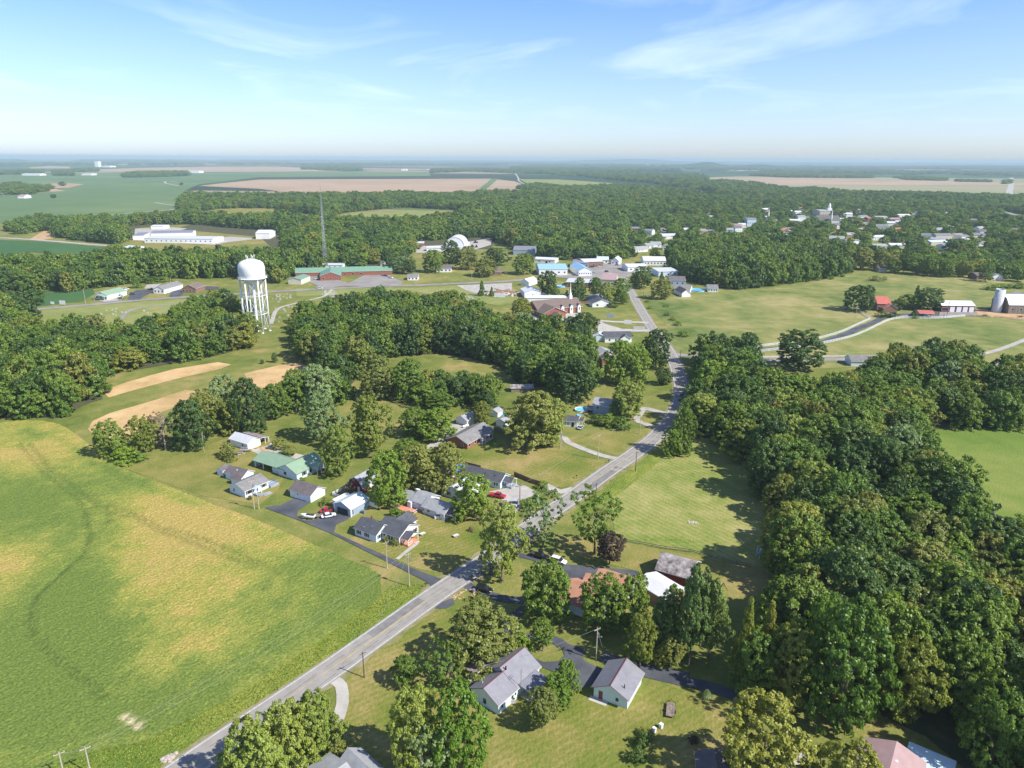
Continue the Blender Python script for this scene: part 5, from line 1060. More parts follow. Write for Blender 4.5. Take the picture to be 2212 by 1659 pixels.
# inner dark mass is only leaves; size of a tree: radius R_, height H_
TREES = []
def tree(name, label, gx, gy, rad, H, shape='broad', leaf='mid', base=.16, cat='tree', group=None):
    t = thing(name, label, cat, (gx, gy, 0), rng.uniform(0, 6.28), group)
    if shape == 'dead':
        o = link('trunk', random.choice(DEAD), t); o.scale = (rad * 1.6, rad * 1.6, H * .95); return t
    me = random.choice(SH[shape]); zb = H * base
    c = link('crown', me, t, (0, 0, zb)); c.scale = (rad, rad, H - zb)
    c.material_slots[0].link = 'OBJECT'; c.material_slots[0].material = LF[leaf]
    if shape != 'shrub':
        k = link('trunk', random.choice(TRP if shape in ('pine', 'cone') else TR), t); k.scale = (rad * .85, rad * .85, H * .95)
    return t
def lt(label, cx, top, by, w, shape='broad', leaf='mid', base=.16, name='broadleaf_tree', c=ID, group=None, cat='tree', bx=None):
    """a tree read off the picture: crown centre x, top row, foot row, crown width"""
    x0, y0 = c(bx if bx is not None else cx, by); gx, gy = G(x0, y0); f = proj(gx, gy, 0)[2]
    _, ty = c(cx, top); wd = (c(w, 0)[0] - c(0, 0)[0]); rad = wd / F * f / 2
    H = max(1.0, height_at(gx, gy, ty)); dp_ = math.atan2(HC - H * .5, math.hypot(gx, gy)); T0 = H * math.cos(dp_); H = max(.55 * H, (T0 ** 2 - (.8 * rad * math.sin(dp_)) ** 2) / (T0 * math.cos(dp_))); TREES.append((gx, gy, rad))
    return tree(name, label, gx, gy, rad * .97, H, shape, leaf, base, cat, group)
T_ = lt
# lower right yards
T_('tall pale green willowy tree on the roadside across from the black car', 1084, 1085, 1250, 86, 'dense', 'light', .12)
T_('airy grey green tree leaning over the road bend near the silver car', 1173, 1066, 1182, 76, 'airy', 'grey', .22)
T_('tall dark tree with open crown beside the purple leaved tree', 1284, 1063, 1197, 94, 'airy', 'mid', .22)
T_('purple leaved tree at the edge of the sealed forecourt', 1316, 1150, 1220, 60, 'round', 'maroon', .2)
T_('broad green tree left of the salmon roofed house', 1181, 1212, 1336, 106, 'broad', 'mid', .08)
T_('huge olive green tree above the metal roofed house', 1036, 1300, 1436, 146, 'broad', 'olive', .1)
T_('small bright pointed tree behind the metal roofed house', 1125, 1347, 1420, 48, 'cone', 'bright', .06)
T_('small dark green tree on the island in the sealed court', 1172, 1337, 1406, 50, 'round', 'mid', .2)
T_('yellow green maple right of the metal roofed house', 1220, 1426, 1510, 50, 'dense', 'bright', .1)
T_('low yellow green maple touching the porch roof', 1200, 1452, 1524, 58, 'dense', 'bright', .1)
T_('dark round tree standing on the lawn before the house', 1171, 1487, 1573, 68, 'round', 'olive', .2)
T_('drooping green tree hiding the salmon roof', 1302, 1240, 1358, 96, 'broad', 'mid', .1)
T_('drooping green tree left of the white metal roof', 1362, 1243, 1355, 84, 'broad', 'mid', .1)
T_('tall pine, leftmost of the pine group', 1446, 1262, 1405, 64, 'pine', 'pine', .22, 'pine_tree')
T_('tallest pine in the middle of the pine group', 1487, 1222, 1437, 78, 'pine', 'pine', .2, 'pine_tree')
T_('pine on the right of the pine group', 1530, 1250, 1425, 74, 'pine', 'pine', .2, 'pine_tree')
T_('front pine with bluish needles by the lane', 1420, 1290, 1415, 60, 'pine', 'pine', .15, 'pine_tree')
T_('lit pine behind the pine group', 1512, 1228, 1395, 60, 'pine', 'pine', .2, 'pine_tree')
T_('yellow green young tree in front of the pines', 1382, 1322, 1437, 60, 'oval', 'yellow', .12)
T_('olive coloured small tree under the pines', 1450, 1372, 1441, 50, 'round', 'olive', .15)
T_('slender yellow green spire, left of two', 1602, 1296, 1470, 52, 'cone', 'yellow', .1)
T_('slender yellow green spire, right of two', 1647, 1304, 1470, 54, 'cone', 'yellow', .1)
T_('broad glowing yellow green tree at the wood corner', 1698, 1350, 1512, 110, 'broad', 'yellow', .12)
T_('green tree under the yellow green spires', 1622, 1365, 1500, 84, 'broad', 'mid', .1)
T_('very large green tree at the front of the big wood', 1815, 1305, 1562, 150, 'oval', 'mid', .04)
T_('yellow tipped tree left of the very large green tree', 1760, 1288, 1490, 80, 'oval', 'bright', .1)
T_('big round maple with yellow flecks at the bottom right', 1641, 1500, 1690, 178, 'dense', 'yellow', .06)
T_('bright yellow maple cut by the bottom edge of the picture', 1828, 1617, 1800, 150, 'oval', 'yellow', .05)
T_('large feathery tree by the road at the bottom, left crown', 556, 1548, 1720, 130, 'broad', 'light', .1)
T_('feathery tree at the bottom beside the concrete drive', 688, 1492, 1632, 92, 'broad', 'light', .1)
T_('feathery tree between its two neighbours by the bottom road', 632, 1515, 1675, 96, 'broad', 'light', .1)
T_('large loose tree in front of the metal roofed house, left crown', 906, 1482, 1660, 108, 'broad', 'light', .08)
T_('large loose tree in front of the metal roofed house, right crown', 990, 1478, 1672, 116, 'broad', 'bright', .08)
T_('greyish half bare tree at the bottom middle', 935, 1560, 1690, 80, 'airy', 'grey', .12)
T_('dark tree with bare limbs under the huge olive tree', 955, 1398, 1485, 78, 'airy', 'mid', .1)
T_('bare pale branches rising from the dark tree', 975, 1415, 1485, 40, 'dead', name='dead_tree')
T_('small round tree on the lawn near the leaning pole', 878, 1416, 1478, 54, 'round', 'mid', .12)
T_('bare pale tree at the bottom, left of the grey tree', 868, 1592, 1690, 36, 'dead', name='dead_tree')
T_('bare pale tree at the bottom, right of its twin', 912, 1600, 1700, 34, 'dead', name='dead_tree')
T_('dark shrubby tree beside the grey roof at the bottom', 733, 1597, 1640, 40, 'shrub', 'olive', 0, 'shrub', cat='shrub')
# middle yards
T_('dense upright maple with orange tip beside the red barn', 839, 975, 1090, 79, 'dense', 'bright', .05)
T_('pale green tree in front of the green roofed house', 733, 922, 1025, 62, 'oval', 'light', .1)
T_('blue green tree behind the green roofed house', 697, 845, 952, 76, 'broad', 'grey', .12)
T_('yellowing maple behind the gravel yard', 797, 858, 984, 84, 'dense', 'yellow', .12)
T_('green tree between yellowing maple and olive trees', 885, 948, 1010, 76, 'broad', 'mid', .05)
T_('olive yellow tree above the red barn', 905, 962, 1060, 84, 'broad', 'olive', .12)
T_('olive yellow tree left of the blue pool', 962, 958, 1062, 78, 'broad', 'olive', .12)
T_('bright green tree over the white metal roofed cottage', 1024, 1025, 1118, 78, 'broad', 'bright', .12)
T_('giant willow beside the gravel loop drive', 1150, 848, 962, 118, 'broad', 'olive', .1)
T_('giant willow, right hand crown next to the pole', 1178, 858, 958, 78, 'oval', 'light', .1)
T_('dark round maple behind the giant willow', 1247, 772, 868, 78, 'dense', 'dark', .06)
T_('tall green tree behind the dark round maple', 1222, 745, 850, 90, 'broad', 'mid', .1)
T_('bright green tree hiding the grey roofed house', 1336, 738, 828, 66, 'oval', 'bright', .08)
T_('bright green tree nearest to the road bend', 1374, 745, 830, 56, 'oval', 'bright', .08)
T_('pale feathery tree beside the pool house', 1358, 822, 902, 64, 'oval', 'light', .12)
T_('green shrubby tree at the corner of the pool house', 1332, 865, 900, 32, 'oval', 'bright', .05)
T_('dark round tree left of the road above the bend', 1417, 712, 796, 60, 'dense', 'dark', .06)
T_('small dark tree at the bend below the round tree', 1434, 795, 830, 34, 'round', 'dark', .05)
T_('columnar tree right of the bend, front one', 1453, 925, 984, 42, 'oval', 'bright', .03)
T_('columnar tree right of the bend, tall one', 1473, 882, 980, 46, 'oval', 'mid', .03)
T_('small ivy green tree right of the bend, behind the columns', 1481, 862, 935, 36, 'oval', 'mid', .03)
T_('green tree on the left of the gravel yard', 900, 880, 940, 70, 'broad', 'mid', .1)
T_('yellow green tree above the gravel yard of the brick house', 945, 882, 950, 74, 'broad', 'bright', .1)
T_('dark leafy tree behind the small white garage', 955, 850, 890, 54, 'round', 'mid', .1)
T_('small yellowing tree between the white sheds', 1042, 868, 918, 36, 'oval', 'yellow', .08)
T_('shaded tree behind the board fence', 1048, 845, 886, 44, 'round', 'dark', .05)
T_('round dark green tree at the corner of the soybean field', 241, 908, 985, 62, 'dense', 'mid', .05)
T_('yellow green tree right of the field corner tree', 312, 900, 975, 54, 'oval', 'yellow', .08)
T_('bare grey brown tree in the treeline', 358, 880, 972, 52, 'dead', name='dead_tree')
T_('brownish tree behind the bare one in the treeline', 352, 893, 966, 48, 'airy', 'brown', .1)
T_('dark green tree in the middle of the treeline', 418, 862, 968, 76, 'broad', 'dark', .04)
T_('olive tree rising over the straw strip', 447, 845, 935, 60, 'oval', 'olive', .1)
T_('grey green tree in the treeline', 490, 813, 915, 70, 'round', 'grey', .08)
T_('glowing yellow green tree in the treeline', 502, 866, 936, 54, 'oval', 'yellow', .04)
T_('dark tree ending the treeline by the white workshop', 545, 818, 935, 66, 'broad', 'dark', .05)
T_('thin bare tree in front of the treeline', 441, 918, 976, 20, 'dead', name='dead_tree')
T_('mid green tree right of the treeline end', 597, 830, 905, 54, 'round', 'mid', .08)
T_('tall tree above the lawn behind the workshop', 640, 800, 890, 62, 'broad', 'mid', .1)
T_('big blue green tree above the blue green tree', 690, 788, 882, 76, 'round', 'grey', .1)
T_('pale tree at the edge of the small lawn clearing', 815, 768, 860, 76, 'broad', 'olive', .1)
T_('green tree right of the pale clearing tree', 885, 776, 862, 70, 'broad', 'mid', .1)
T_('lone dark tree on the farm meadow beside the side road', 1725, 712, 797, 98, 'dense', 'dark', .10)
T_('big round tree left of the red roofed farmhouse', 1858, 617, 672, 62, 'dense', 'dark', .08)
T_('round tree between farmhouse and long garage', 2003, 622, 669, 60, 'broad', 'dark', .1)
T_('green tree left of the round farm tree', 1962, 636, 668, 42, 'round', 'mid', .1)
T_('dark small tree beside the farmhouse', 1938, 648, 669, 28, 'round', 'dark', .05)
T_('pointed conifer in the farm tree group', 1976, 618, 666, 22, 'cone', 'mid', .05, 'conifer')
T_('dark conifer beside the red carport', 1974, 670, 687, 22, 'cone', 'dark', 0, 'conifer')
T_('very dark tree standing before the left wood', 58, 612, 692, 72, 'dense', 'dark', .03)
T_('orange brown topped tree at the pale lawn', 215, 680, 740, 44, 'round', 'olive', .05)
T_('thin young tree on the dry strip by the tower', 594, 762, 783, 12, 'oval', 'dark', .1)
T_('tiny tree on the dry strip', 567, 777, 786, 8, 'round', 'dark', .1)
T_('tall conifer by the salvage yard, left one', 488, 2, 96, 60, 'cone', 'mid', .02, 'conifer', c=lambda x, y: (553 + x, 604 + y)) if 0 else T_('tall conifer by the salvage yard, left one', 1041, 606, 639, 17, 'cone', 'mid', .02, 'conifer')
T_('short conifer by the salvage yard, right one', 1062, 620, 640, 13, 'cone', 'mid', .02, 'conifer')
T_('round shrub like tree above the cemetery', 1000, 632, 650, 13, 'round', 'mid', .03)
for lb, cx, top, by, w, sh, lf in [('round tree at the left end of the blue roofed building', 1132, 547, 592, 46, 'dense', 'mid'), ('dark tree in front of the blue roofed building', 1183, 586, 640, 40, 'round', 'dark'), ('small green tree above the church lawn', 1199, 622, 645, 18, 'round', 'mid'), ('round green tree behind the steeple', 1243, 615, 650, 40, 'broad', 'dark'), ('tree right of the steeple in front of the silver roof', 1252, 600, 640, 24, 'round', 'mid'), ('tree before the beige stucco building', 1286, 600, 641, 30, 'round', 'mid'),
   ('pale tree left of the town road', 1310, 610, 655, 30, 'oval', 'light'), ('green tree touching the town road', 1340, 602, 650, 38, 'oval', 'bright'), ('small tree at the kerb of the town road', 1347, 632, 657, 18, 'oval', 'mid'), ('dark bushy tree right of the town road', 1385, 575, 622, 46, 'broad', 'dark'), ('olive tree right of the town road', 1430, 604, 646, 44, 'dense', 'olive'), ('pointed tree behind the olive tree', 1428, 588, 618, 18, 'cone', 'mid'),
   ('round dark tree right of the church lot', 1262, 676, 728, 60, 'dense', 'dark'), ('dark tree at the left of the round church tree', 1232, 684, 722, 32, 'round', 'dark'), ('yellowing tree at the left of the church', 1128, 645, 690, 44, 'round', 'yellow'), ('grey green tree below the yellowing church tree', 1125, 675, 715, 46, 'round', 'grey'),
   ('pale big tree between highway and quarry yard', 868, 553, 590, 40, 'broad', 'grey'), ('dark tree right of the pale big tree', 888, 560, 592, 26, 'round', 'dark'), ('dark tall tree left of the pale big tree', 843, 552, 590, 26, 'oval', 'dark'), ('broad tree left of the white farmhouse', 936, 540, 588, 44, 'broad', 'mid'), ('tall dark tree above the white farmhouse', 975, 520, 578, 38, 'oval', 'dark'), ('broad tree right of the white farmhouse', 1012, 532, 582, 42, 'broad', 'olive'), ('olive broad tree above the highway lawn', 1048, 558, 597, 46, 'broad', 'olive'), ('dark tree above the quarry yard corner', 1070, 535, 575, 50, 'broad', 'dark'),
   ('tree by the tan shed at the meadow top', 1932, 560, 590, 30, 'round', 'mid'), ('broad dark tree at the meadow top left', 1858, 534, 582, 52, 'broad', 'olive'), ('dark tree second from the meadow top left', 1898, 540, 584, 40, 'broad', 'olive'), ('green round tree in the meadow top row', 1978, 550, 592, 46, 'round', 'mid'), ('tall dark tree behind the meadow top row', 1950, 535, 590, 22, 'oval', 'dark'), ('pale round tree in the meadow top row', 2042, 560, 598, 38, 'dense', 'mid'), ('yellow topped tree in the meadow top row', 2078, 563, 598, 38, 'round', 'yellow'), ('green tree beside the white porch house', 2128, 570, 608, 30, 'oval', 'mid'), ('round tree far right of the meadow row', 2198, 576, 608, 36, 'round', 'mid'), ('tall pale tree between the meadow row trees', 2010, 552, 596, 36, 'round', 'mid'),
   ('tree behind the lone meadow tree group on the left', 1650, 705, 745, 0.1, 'round', 'dark')]:
    if w > 1: T_(lb, cx, top, by, w, sh, lf, .1)
# shrubs
for lb, cx, top, by, w, lf in [('round shrub left of the deck', 863, 1102, 1113, 21, 'mid'), ('larger round shrub behind the deck shrub', 855, 1098, 1116, 26, 'mid'), ('round shrub in front of the orange deck', 890, 1106, 1122, 21, 'mid'), ('round bush before the bungalow windows', 837, 1156, 1171, 15, 'olive'), ('round bush beside the bungalow porch', 855, 1162, 1178, 16, 'olive'),
   ('round shrub at the corner of the green roofed house', 653, 1031, 1042, 16, 'mid'), ('olive bush beside the gravel yard', 605, 945, 970, 32, 'olive'), ('spreading bush right of the gravel yard', 622, 962, 985, 34, 'olive'), ('weedy bush by the workshop lawn', 492, 955, 988, 30, 'olive'), ('low bush in front of the workshop', 500, 968, 996, 22, 'olive'), ('bright ivy mound at the field corner', 268, 968, 998, 52, 'bright'), ('bright ivy mound beside the first', 295, 975, 996, 34, 'bright'),
   ('brown leaved bush before the red barn', 755, 1042, 1070, 24, 'brown'), ('bush in the flower bed by the blue grey garage', 704, 1074, 1090, 22, 'olive'), ('low hedge shrub by the pool house, left', 1290, 895, 915, 32, 'dark'), ('low hedge shrub by the pool house, middle', 1315, 895, 920, 38, 'mid'), ('low hedge shrub by the pool house, right', 1342, 900, 926, 34, 'mid'), ('hedge bush along the gravel yard at the road, left', 1140, 1078, 1098, 34, 'bright'), ('hedge bush along the gravel yard at the road, right', 1162, 1070, 1092, 34, 'mid'),
   ('bush at the end of the board fence', 1172, 1038, 1056, 22, 'mid'), ('small dark tree beside the lavender house', 988, 1103, 1127, 22, 'mid'), ('tan flowering bush on the bungalow lawn', 1019, 1137, 1148, 12, 'brown'), ('dark shrub in the garden bed at the bottom right', 1388, 1580, 1612, 34, 'dark'), ('dry shrub in the garden bed', 1395, 1570, 1590, 30, 'olive'), ('lower shrub in the garden bed', 1378, 1612, 1645, 34, 'dark'), ('maroon round shrub in the shade', 1498, 1588, 1604, 20, 'maroon'),
   ('dark bush in front of the red farmhouse', 1905, 672, 685, 24, 'dark'), ('dark bush right of the red farmhouse', 1928, 674, 686, 22, 'dark'), ('bushes by the meadow pond, left', 2142, 614, 626, 30, 'bright'), ('bushes by the meadow pond, middle', 2168, 612, 622, 30, 'bright'), ('bushes by the meadow pond, right', 2198, 610, 622, 34, 'mid'), ('scrub on the meadow near the wood corner', 1892, 596, 606, 26, 'olive'), ('scrub end on the meadow near the wood corner', 1910, 597, 605, 12, 'olive'),
   ('small round bush at the church lot', 1361, 718, 727, 12, 'dark'), ('small dark bush on the church lawn', 1324, 652, 664, 20, 'dark'), ('dark evergreen bush by the roadside shop', 261, 634, 647, 9, 'dark'), ('hedge above the white office, left', 296, 600, 622, 18, 'mid'), ('hedge above the white office, middle', 325, 598, 610, 40, 'mid'), ('hedge above the white office, right', 350, 598, 608, 34, 'mid'), ('small shrub at the window of the ramped bungalow', 540, 1070, 1079, 9, 'dark')]:
    T_(lb, cx, top, by, w, 'shrub', lf, 0, 'shrub', cat='shrub')
for k_, (x, y, w) in enumerate([(1170, 1345, 40), (1188, 1400, 36), (1330, 1300, 70), (1335, 1385, 46), (1390, 1500, 60), (1430, 1545, 66), (1340, 1460, 50), (1480, 1640, 90)]):
    T_(['scrubby bush in the ditch by the town road, upper', 'scrubby bush in the ditch by the town road, lower', 'bush at the top of the pasture ditch line', 'second bush of the pasture ditch line', 'fifth bush of the pasture ditch line', 'sixth bush of the pasture ditch line', 'third bush of the pasture ditch line', 'bushy growth where the pasture ditch meets the wood'][k_], x, y - w * .55, y, w, 'shrub', ['olive', 'mid'][k_ % 2], 0, 'shrub', c=c3a, cat='shrub')
T_('low row of bushes under the small yellow tree of the salmon roofed house', 1425, 1395, 1440, 30, 'shrub', 'yellow', 0, 'shrub', cat='shrub')
for lb, x, y, w, h, col in [('pale blue green ornamental grass clump on the lawn', 1526, 1508, 28, 24, 'grey'), ('large yellow plumed grass clump at the bottom right', 1791, 1628, 42, 40, 'light')]:
    gx, gy = G(x, y); f = proj(gx, gy, 0)[2]; r_ = w / F * f / 2; mb = MB()
    for k in range(900):
        a = random.uniform(0, 6.28); q = random.random() ** .6; p0 = (r_ * .3 * q * math.cos(a), r_ * .3 * q * math.sin(a), 0); H_ = r_ * 1.5 * (1 - q * q * .6) * random.uniform(.7, 1.1)
        p1 = (r_ * q * .7 * math.cos(a), r_ * q * .7 * math.sin(a), H_); p2 = (r_ * q * 1.1 * math.cos(a), r_ * q * 1.1 * math.sin(a), H_ * .72); e = .05
        mb.face([(p0[0], p0[1], 0), (p0[0] + e, p0[1], 0), (p1[0] + e, p1[1], p1[2]), p1]); mb.face([p1, (p1[0] + e, p1[1], p1[2]), (p2[0] + e, p2[1] + e, p2[2])])
    me = mb.mesh('grass_clump', [LF[col]]); tag(link('grass_clump', me, None, (gx, gy, 0)), lb, 'ornamental grass')

# ------------------------------------------------------------------ woods
def gpoly(s): return np.array([G(*p) for p in many(ID, s)])
WOODS = [ # polygon, spacing, (r0,r1), (h0,h1), phrase, palette
 ('1494,775 1530,768 1605,775 1640,862 1720,878 1800,868 1880,846 1930,796 2060,795 2115,842 2480,850 2480,925 2000,928 2008,1010 2078,1090 2400,1210 2400,1860 2090,1668 2000,1592 1900,1545 1850,1500 1720,1450 1690,1340 1678,1200 1668,1100 1620,1010 1580,965 1505,938 1500,870 1512,800', 9.2, (4.8, 8.6), (13, 20), 'in the big wood right of the hay field', None),
 ('-200,690 0,692 60,715 95,748 200,742 290,737 395,700 415,685 470,668 545,700 555,735 537,750 462,770 337,792 212,812 222,862 180,876 135,903 20,903 -200,910', 8.2, (4.0, 7.4), (11, 19), 'in the wood left of the water tower', None),
 ('640,698 700,692 750,672 850,664 960,668 1020,702 1100,722 1200,742 1272,748 1285,765 1285,840 1230,862 1200,835 1130,838 1075,790 1010,772 950,765 850,768 790,800 740,850 700,800 655,775', 8.2, (4.0, 7.2), (11, 18), 'in the wood between water tower and church', None),
 ('870,835 940,850 1010,845 1060,850 1080,880 1010,885 930,882 860,872 800,850', 8, (3.8, 5), (9, 13), 'in the grove above the brick ranch house', None),
 ('625,862 690,835 760,850 720,880 640,885', 9, (4, 5.5), (10, 14), 'in the grove beside the short soil strip', None),
 ('-250,645 50,628 150,632 230,620 290,612 380,602 510,600 600,612 640,592 700,582 640,572 560,570 490,566 400,572 300,572 240,574 180,584 120,590 40,588 -250,604', 9, (4.8, 7), (14, 20), 'in the wood beyond the pale lawn', None),
 ('385,453 500,447 600,452 700,468 760,458 870,448 1010,455 1020,468 850,486 720,484 640,478 560,482 440,476 380,495 430,500 560,512 600,545 690,577 740,582 832,580 870,565 895,540 1060,538 1070,520 1130,545 1200,560 1300,570 1345,560 1340,500 1500,420 1450,412 1320,415 1010,424 700,427 400,427', 11, (4.6, 9), (10, 18), 'in the long forest behind the radio mast', None),
 ('1440,560 1480,545 1560,530 1700,535 1838,556 1832,590 1779,604 1700,613 1659,619 1573,627 1500,612 1465,598 1450,580', 8.6, (4.6, 6.6), (13, 19), 'in the wood at the upper end of the meadow', None),
 ('1345,560 1440,560 1440,542 1560,522 1700,522 1835,545 1860,585 1950,590 2100,600 2400,606 2400,446 2200,432 2100,428 1800,425 1700,415 1560,425 1500,420 1340,500', 13.0, (4.8, 9), (8, 15), 'among the town roofs', 'town'),
 ('120,490 200,484 292,492 290,512 255,528 190,522 122,512', 9, (5, 7), (13, 18), 'in the round wood by the light road', None),
 ('240,500 300,478 380,470 440,478 560,484 600,500 600,512 560,508 440,484 370,486 300,492', 10, (5, 7), (13, 18), 'in the wood behind the factory', None),
 ('12,500 40,484 100,478 150,485 148,498 90,500 50,508', 13, (5, 7), (11, 15), 'around the far left farmstead', None),
]
for wi_, w_ in enumerate(WOODS):
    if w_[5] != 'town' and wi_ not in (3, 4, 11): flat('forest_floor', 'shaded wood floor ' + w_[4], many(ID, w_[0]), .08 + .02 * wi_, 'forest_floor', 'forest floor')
EXC = [gpoly(s) for s in ['712,474 760,462 870,456 1012,462 1000,470 860,486 800,484', '270,488 400,484 605,500 625,528 610,552 280,552', '890,522 1066,512 1066,538 895,545', '430,456 625,456 610,476 520,480 430,474', '640,590 800,575 870,585 900,600 600,640',
     '1965,930 2400,930 2400,1320 2240,1232 2120,1172 2030,1112 1985,1050 1965,985', '1155,590 1230,560 1420,560 1420,620 1200,640', '2160,455 2260,470 2260,490 2160,470', '1828,530 1870,528 1860,548 1828,545']]
ROADG = [rp_] + [spline([G(*p) for p in many(ID, s)]) for s in ['1452,766 1500,769 1628,778 1843,776 1920,774', '-60,682 95,667 212,657 400,642 615,629 810,619 1090,608 1340,588']]
BB = []
for o in list(COL.objects):
    if o.type == 'EMPTY' and o.get('category') in ('house', 'shed', 'building', 'garage', 'barn', 'church', 'courthouse', 'factory', 'warehouse', 'office', 'hall', 'shop', 'annex', 'carport', 'water tower', 'radio mast'):
        pts = []
        for ch in o.children:
            if ch.type == 'MESH' and ch.name.startswith(('wall', 'roof', 'leg')): pts += [v.co for v in ch.data.vertices]
        if pts:
            P = np.array(pts)[:, :2]; c_ = (P.min(0) + P.max(0)) / 2; rr_ = np.linalg.norm(P.max(0) - P.min(0)) / 2; a = o.rotation_euler.z
            BB.append((o.location.x + c_[0] * math.cos(a) - c_[1] * math.sin(a), o.location.y + c_[0] * math.sin(a) + c_[1] * math.cos(a), rr_, (P.max(0) - P.min(0)).min() / 2))
BB = np.array(BB); TA = np.array(TREES); RP = np.concatenate(ROADG)
auto = []
for wi, (s, sp, rr, hh, phrase, pal) in enumerate(WOODS):
    pg = gpoly(s); lo, hi = pg.min(0), pg.max(0); nx, ny = int((hi[0] - lo[0]) / sp) + 1, int((hi[1] - lo[1]) / (sp * .87)) + 1
    ix, iy = np.meshgrid(np.arange(nx), np.arange(ny), indexing='ij'); X = lo[0] + (ix + (iy % 2) * .5) * sp + rng.uniform(-.3, .3, ix.shape) * sp; Y = lo[1] + iy * sp * .87 + rng.uniform(-.3, .3, ix.shape) * sp
    X, Y = X.ravel(), Y.ravel(); k = inside(X, Y, pg)
    for e in EXC: k &= ~inside(X, Y, e)
    X, Y = X[k], Y[k]
    if pal == 'town': q = (vnoise(X, Y, 55, 5) > .38) | (rng.random(len(X)) < .25); X, Y = X[q], Y[q]
    rad = rng.uniform(*rr, len(X)); H = rng.uniform(*hh, len(X)) * (rad / np.mean(rr)) ** .5 * (.78 + .44 * vnoise(X, Y, 45, 9))
    keep = np.ones(len(X), bool)
    for bx, by, br, bm_ in BB: 
        d = np.hypot(X - bx, Y - by); keep &= d > min(br, bm_ * 1.4) + rad * .9
        # leave a sight line to the building: nothing tall right in front of it
        if pal == 'town' or by > 500:
            ux, uy = bx / math.hypot(bx, by), by / math.hypot(bx, by); al = (X - bx) * ux + (Y - by) * uy; la = np.abs((X - bx) * uy - (Y - by) * ux)
            vis = rng.random(len(X)) < (.88 if pal else .8)
            keep &= ~((al < 0) & (al > -(26 if pal != 'town' else (130 if by > 900 else 60))) & (la < br * .8) & vis)
    for tx, ty, tr in TA:
        keep &= np.hypot(X - tx, Y - ty) > (tr * .8 + rad * .55)
    for i0 in range(0, len(RP), 400):
        c_ = RP[i0:i0 + 400]; near = (np.abs(X - c_[:, 0].mean()) < 900)
        for px_, py_ in c_[::2]: keep &= ((X - px_) ** 2 + (Y - py_) ** 2) > (5.5 + rad * .8) ** 2
    for x, y, r_, h in zip(X[keep], Y[keep], rad[keep], H[keep]): auto.append((x, y, r_, h, wi))
def screen(t): 
    x, y, f = proj(t[0], t[1], t[3] * .6); return x, y, t[2] * 2 / f * F
sc_ = [screen(t) for t in auto]
vis = [i for i, (x, y, w) in enumerate(sc_) if -w * .6 < x < 2212 + w * .6 and y < 1659 + w]
n_ind = 300 - sum(1 for o in COL.objects if o.get('category') == 'tree')
order = sorted(vis, key=lambda i: -sc_[i][2])[:max(0, n_ind)]; ind = set(order)
ANCH = [(1500, 760, 'near the side road junction'), (1520, 860, 'beside the road bend'), (1560, 930, 'at the far end of the hay field'), (1640, 1010, 'along the hay field edge'), (1680, 1100, 'at the shaded middle of the hay field edge'), (1690, 1220, 'at the near end of the hay field'), (1660, 1320, 'behind the yellow green spires'), (1740, 1400, 'by the glowing yellow green tree'), (1800, 1200, 'deep behind the near hay field'), (1850, 1100, 'deep behind the middle of the hay field'), (1800, 950, 'in the upper heart of the wood'), (1950, 900, 'left of the enclosed meadow'), (1980, 1050, 'below the enclosed meadow'),
        (2100, 1150, 'under the lower edge of the enclosed meadow'), (2180, 1250, 'at the right edge of the picture, upper part'), (2180, 1400, 'at the right edge of the picture, middle part'), (2180, 1550, 'at the right edge of the picture, lower part'), (1930, 1300, 'behind the very large green tree'), (1950, 1450, 'right of the very large green tree'), (2060, 1350, 'in the lower heart of the wood'), (2060, 1500, 'above the pale blue metal roof'), (1960, 1560, 'above the dusty pink roof'), (1860, 1570, 'at the lower tip of the wood'), (2050, 820, 'behind the side road houses'), (1700, 800, 'by the lone meadow tree'), (1900, 800, 'in front of the side road')]
ADJ = {'wood': 'green', 'dark': 'dark green', 'mid': 'mid green', 'olive': 'olive', 'bright': 'bright green', 'light': 'pale green', 'yellow': 'yellow green', 'grey': 'grey green', 'brown': 'brownish'}
SHN = {'round': 'round', 'broad': 'broad', 'oval': 'tall'}
for i in order:
    x, y, r_, h, wi = auto[i]; sx_, sy_, w = sc_[i]
    lf = rng.choice(['dark', 'mid', 'wood', 'olive', 'bright', 'light', 'grey', 'yellow', 'brown'], p=[.24, .30, .20, .07, .09, .03, .03, .04, .0]); sh = rng.choice(['round', 'broad', 'oval'], p=[.35, .45, .2])
    an = min(ANCH, key=lambda q: (q[0] - sx_) ** 2 + (q[1] - sy_) ** 2)[2] if wi == 0 else ('front rim' if (sy_ > 850 and wi == 1) else ['left part', 'middle part', 'right part'][int(np.clip((sx_ - 0) / 190, 0, 2))] if wi == 1 else '')
    sz = 'small' if r_ < 4.6 else ('large' if r_ > 5.7 else 'middling'); lab = f"{sz} {SHN[sh]} {ADJ[lf]} tree {an if wi == 0 else WOODS[wi][4]}".replace('  ', ' ')
    if wi == 1: lab = f"{SHN[sh]} {ADJ[lf]} tree at the {an} of the wood left of the water tower"
    tree('broadleaf_tree', lab, x, y, r_, h, sh, lf, .05, group='trees ' + WOODS[wi][4])
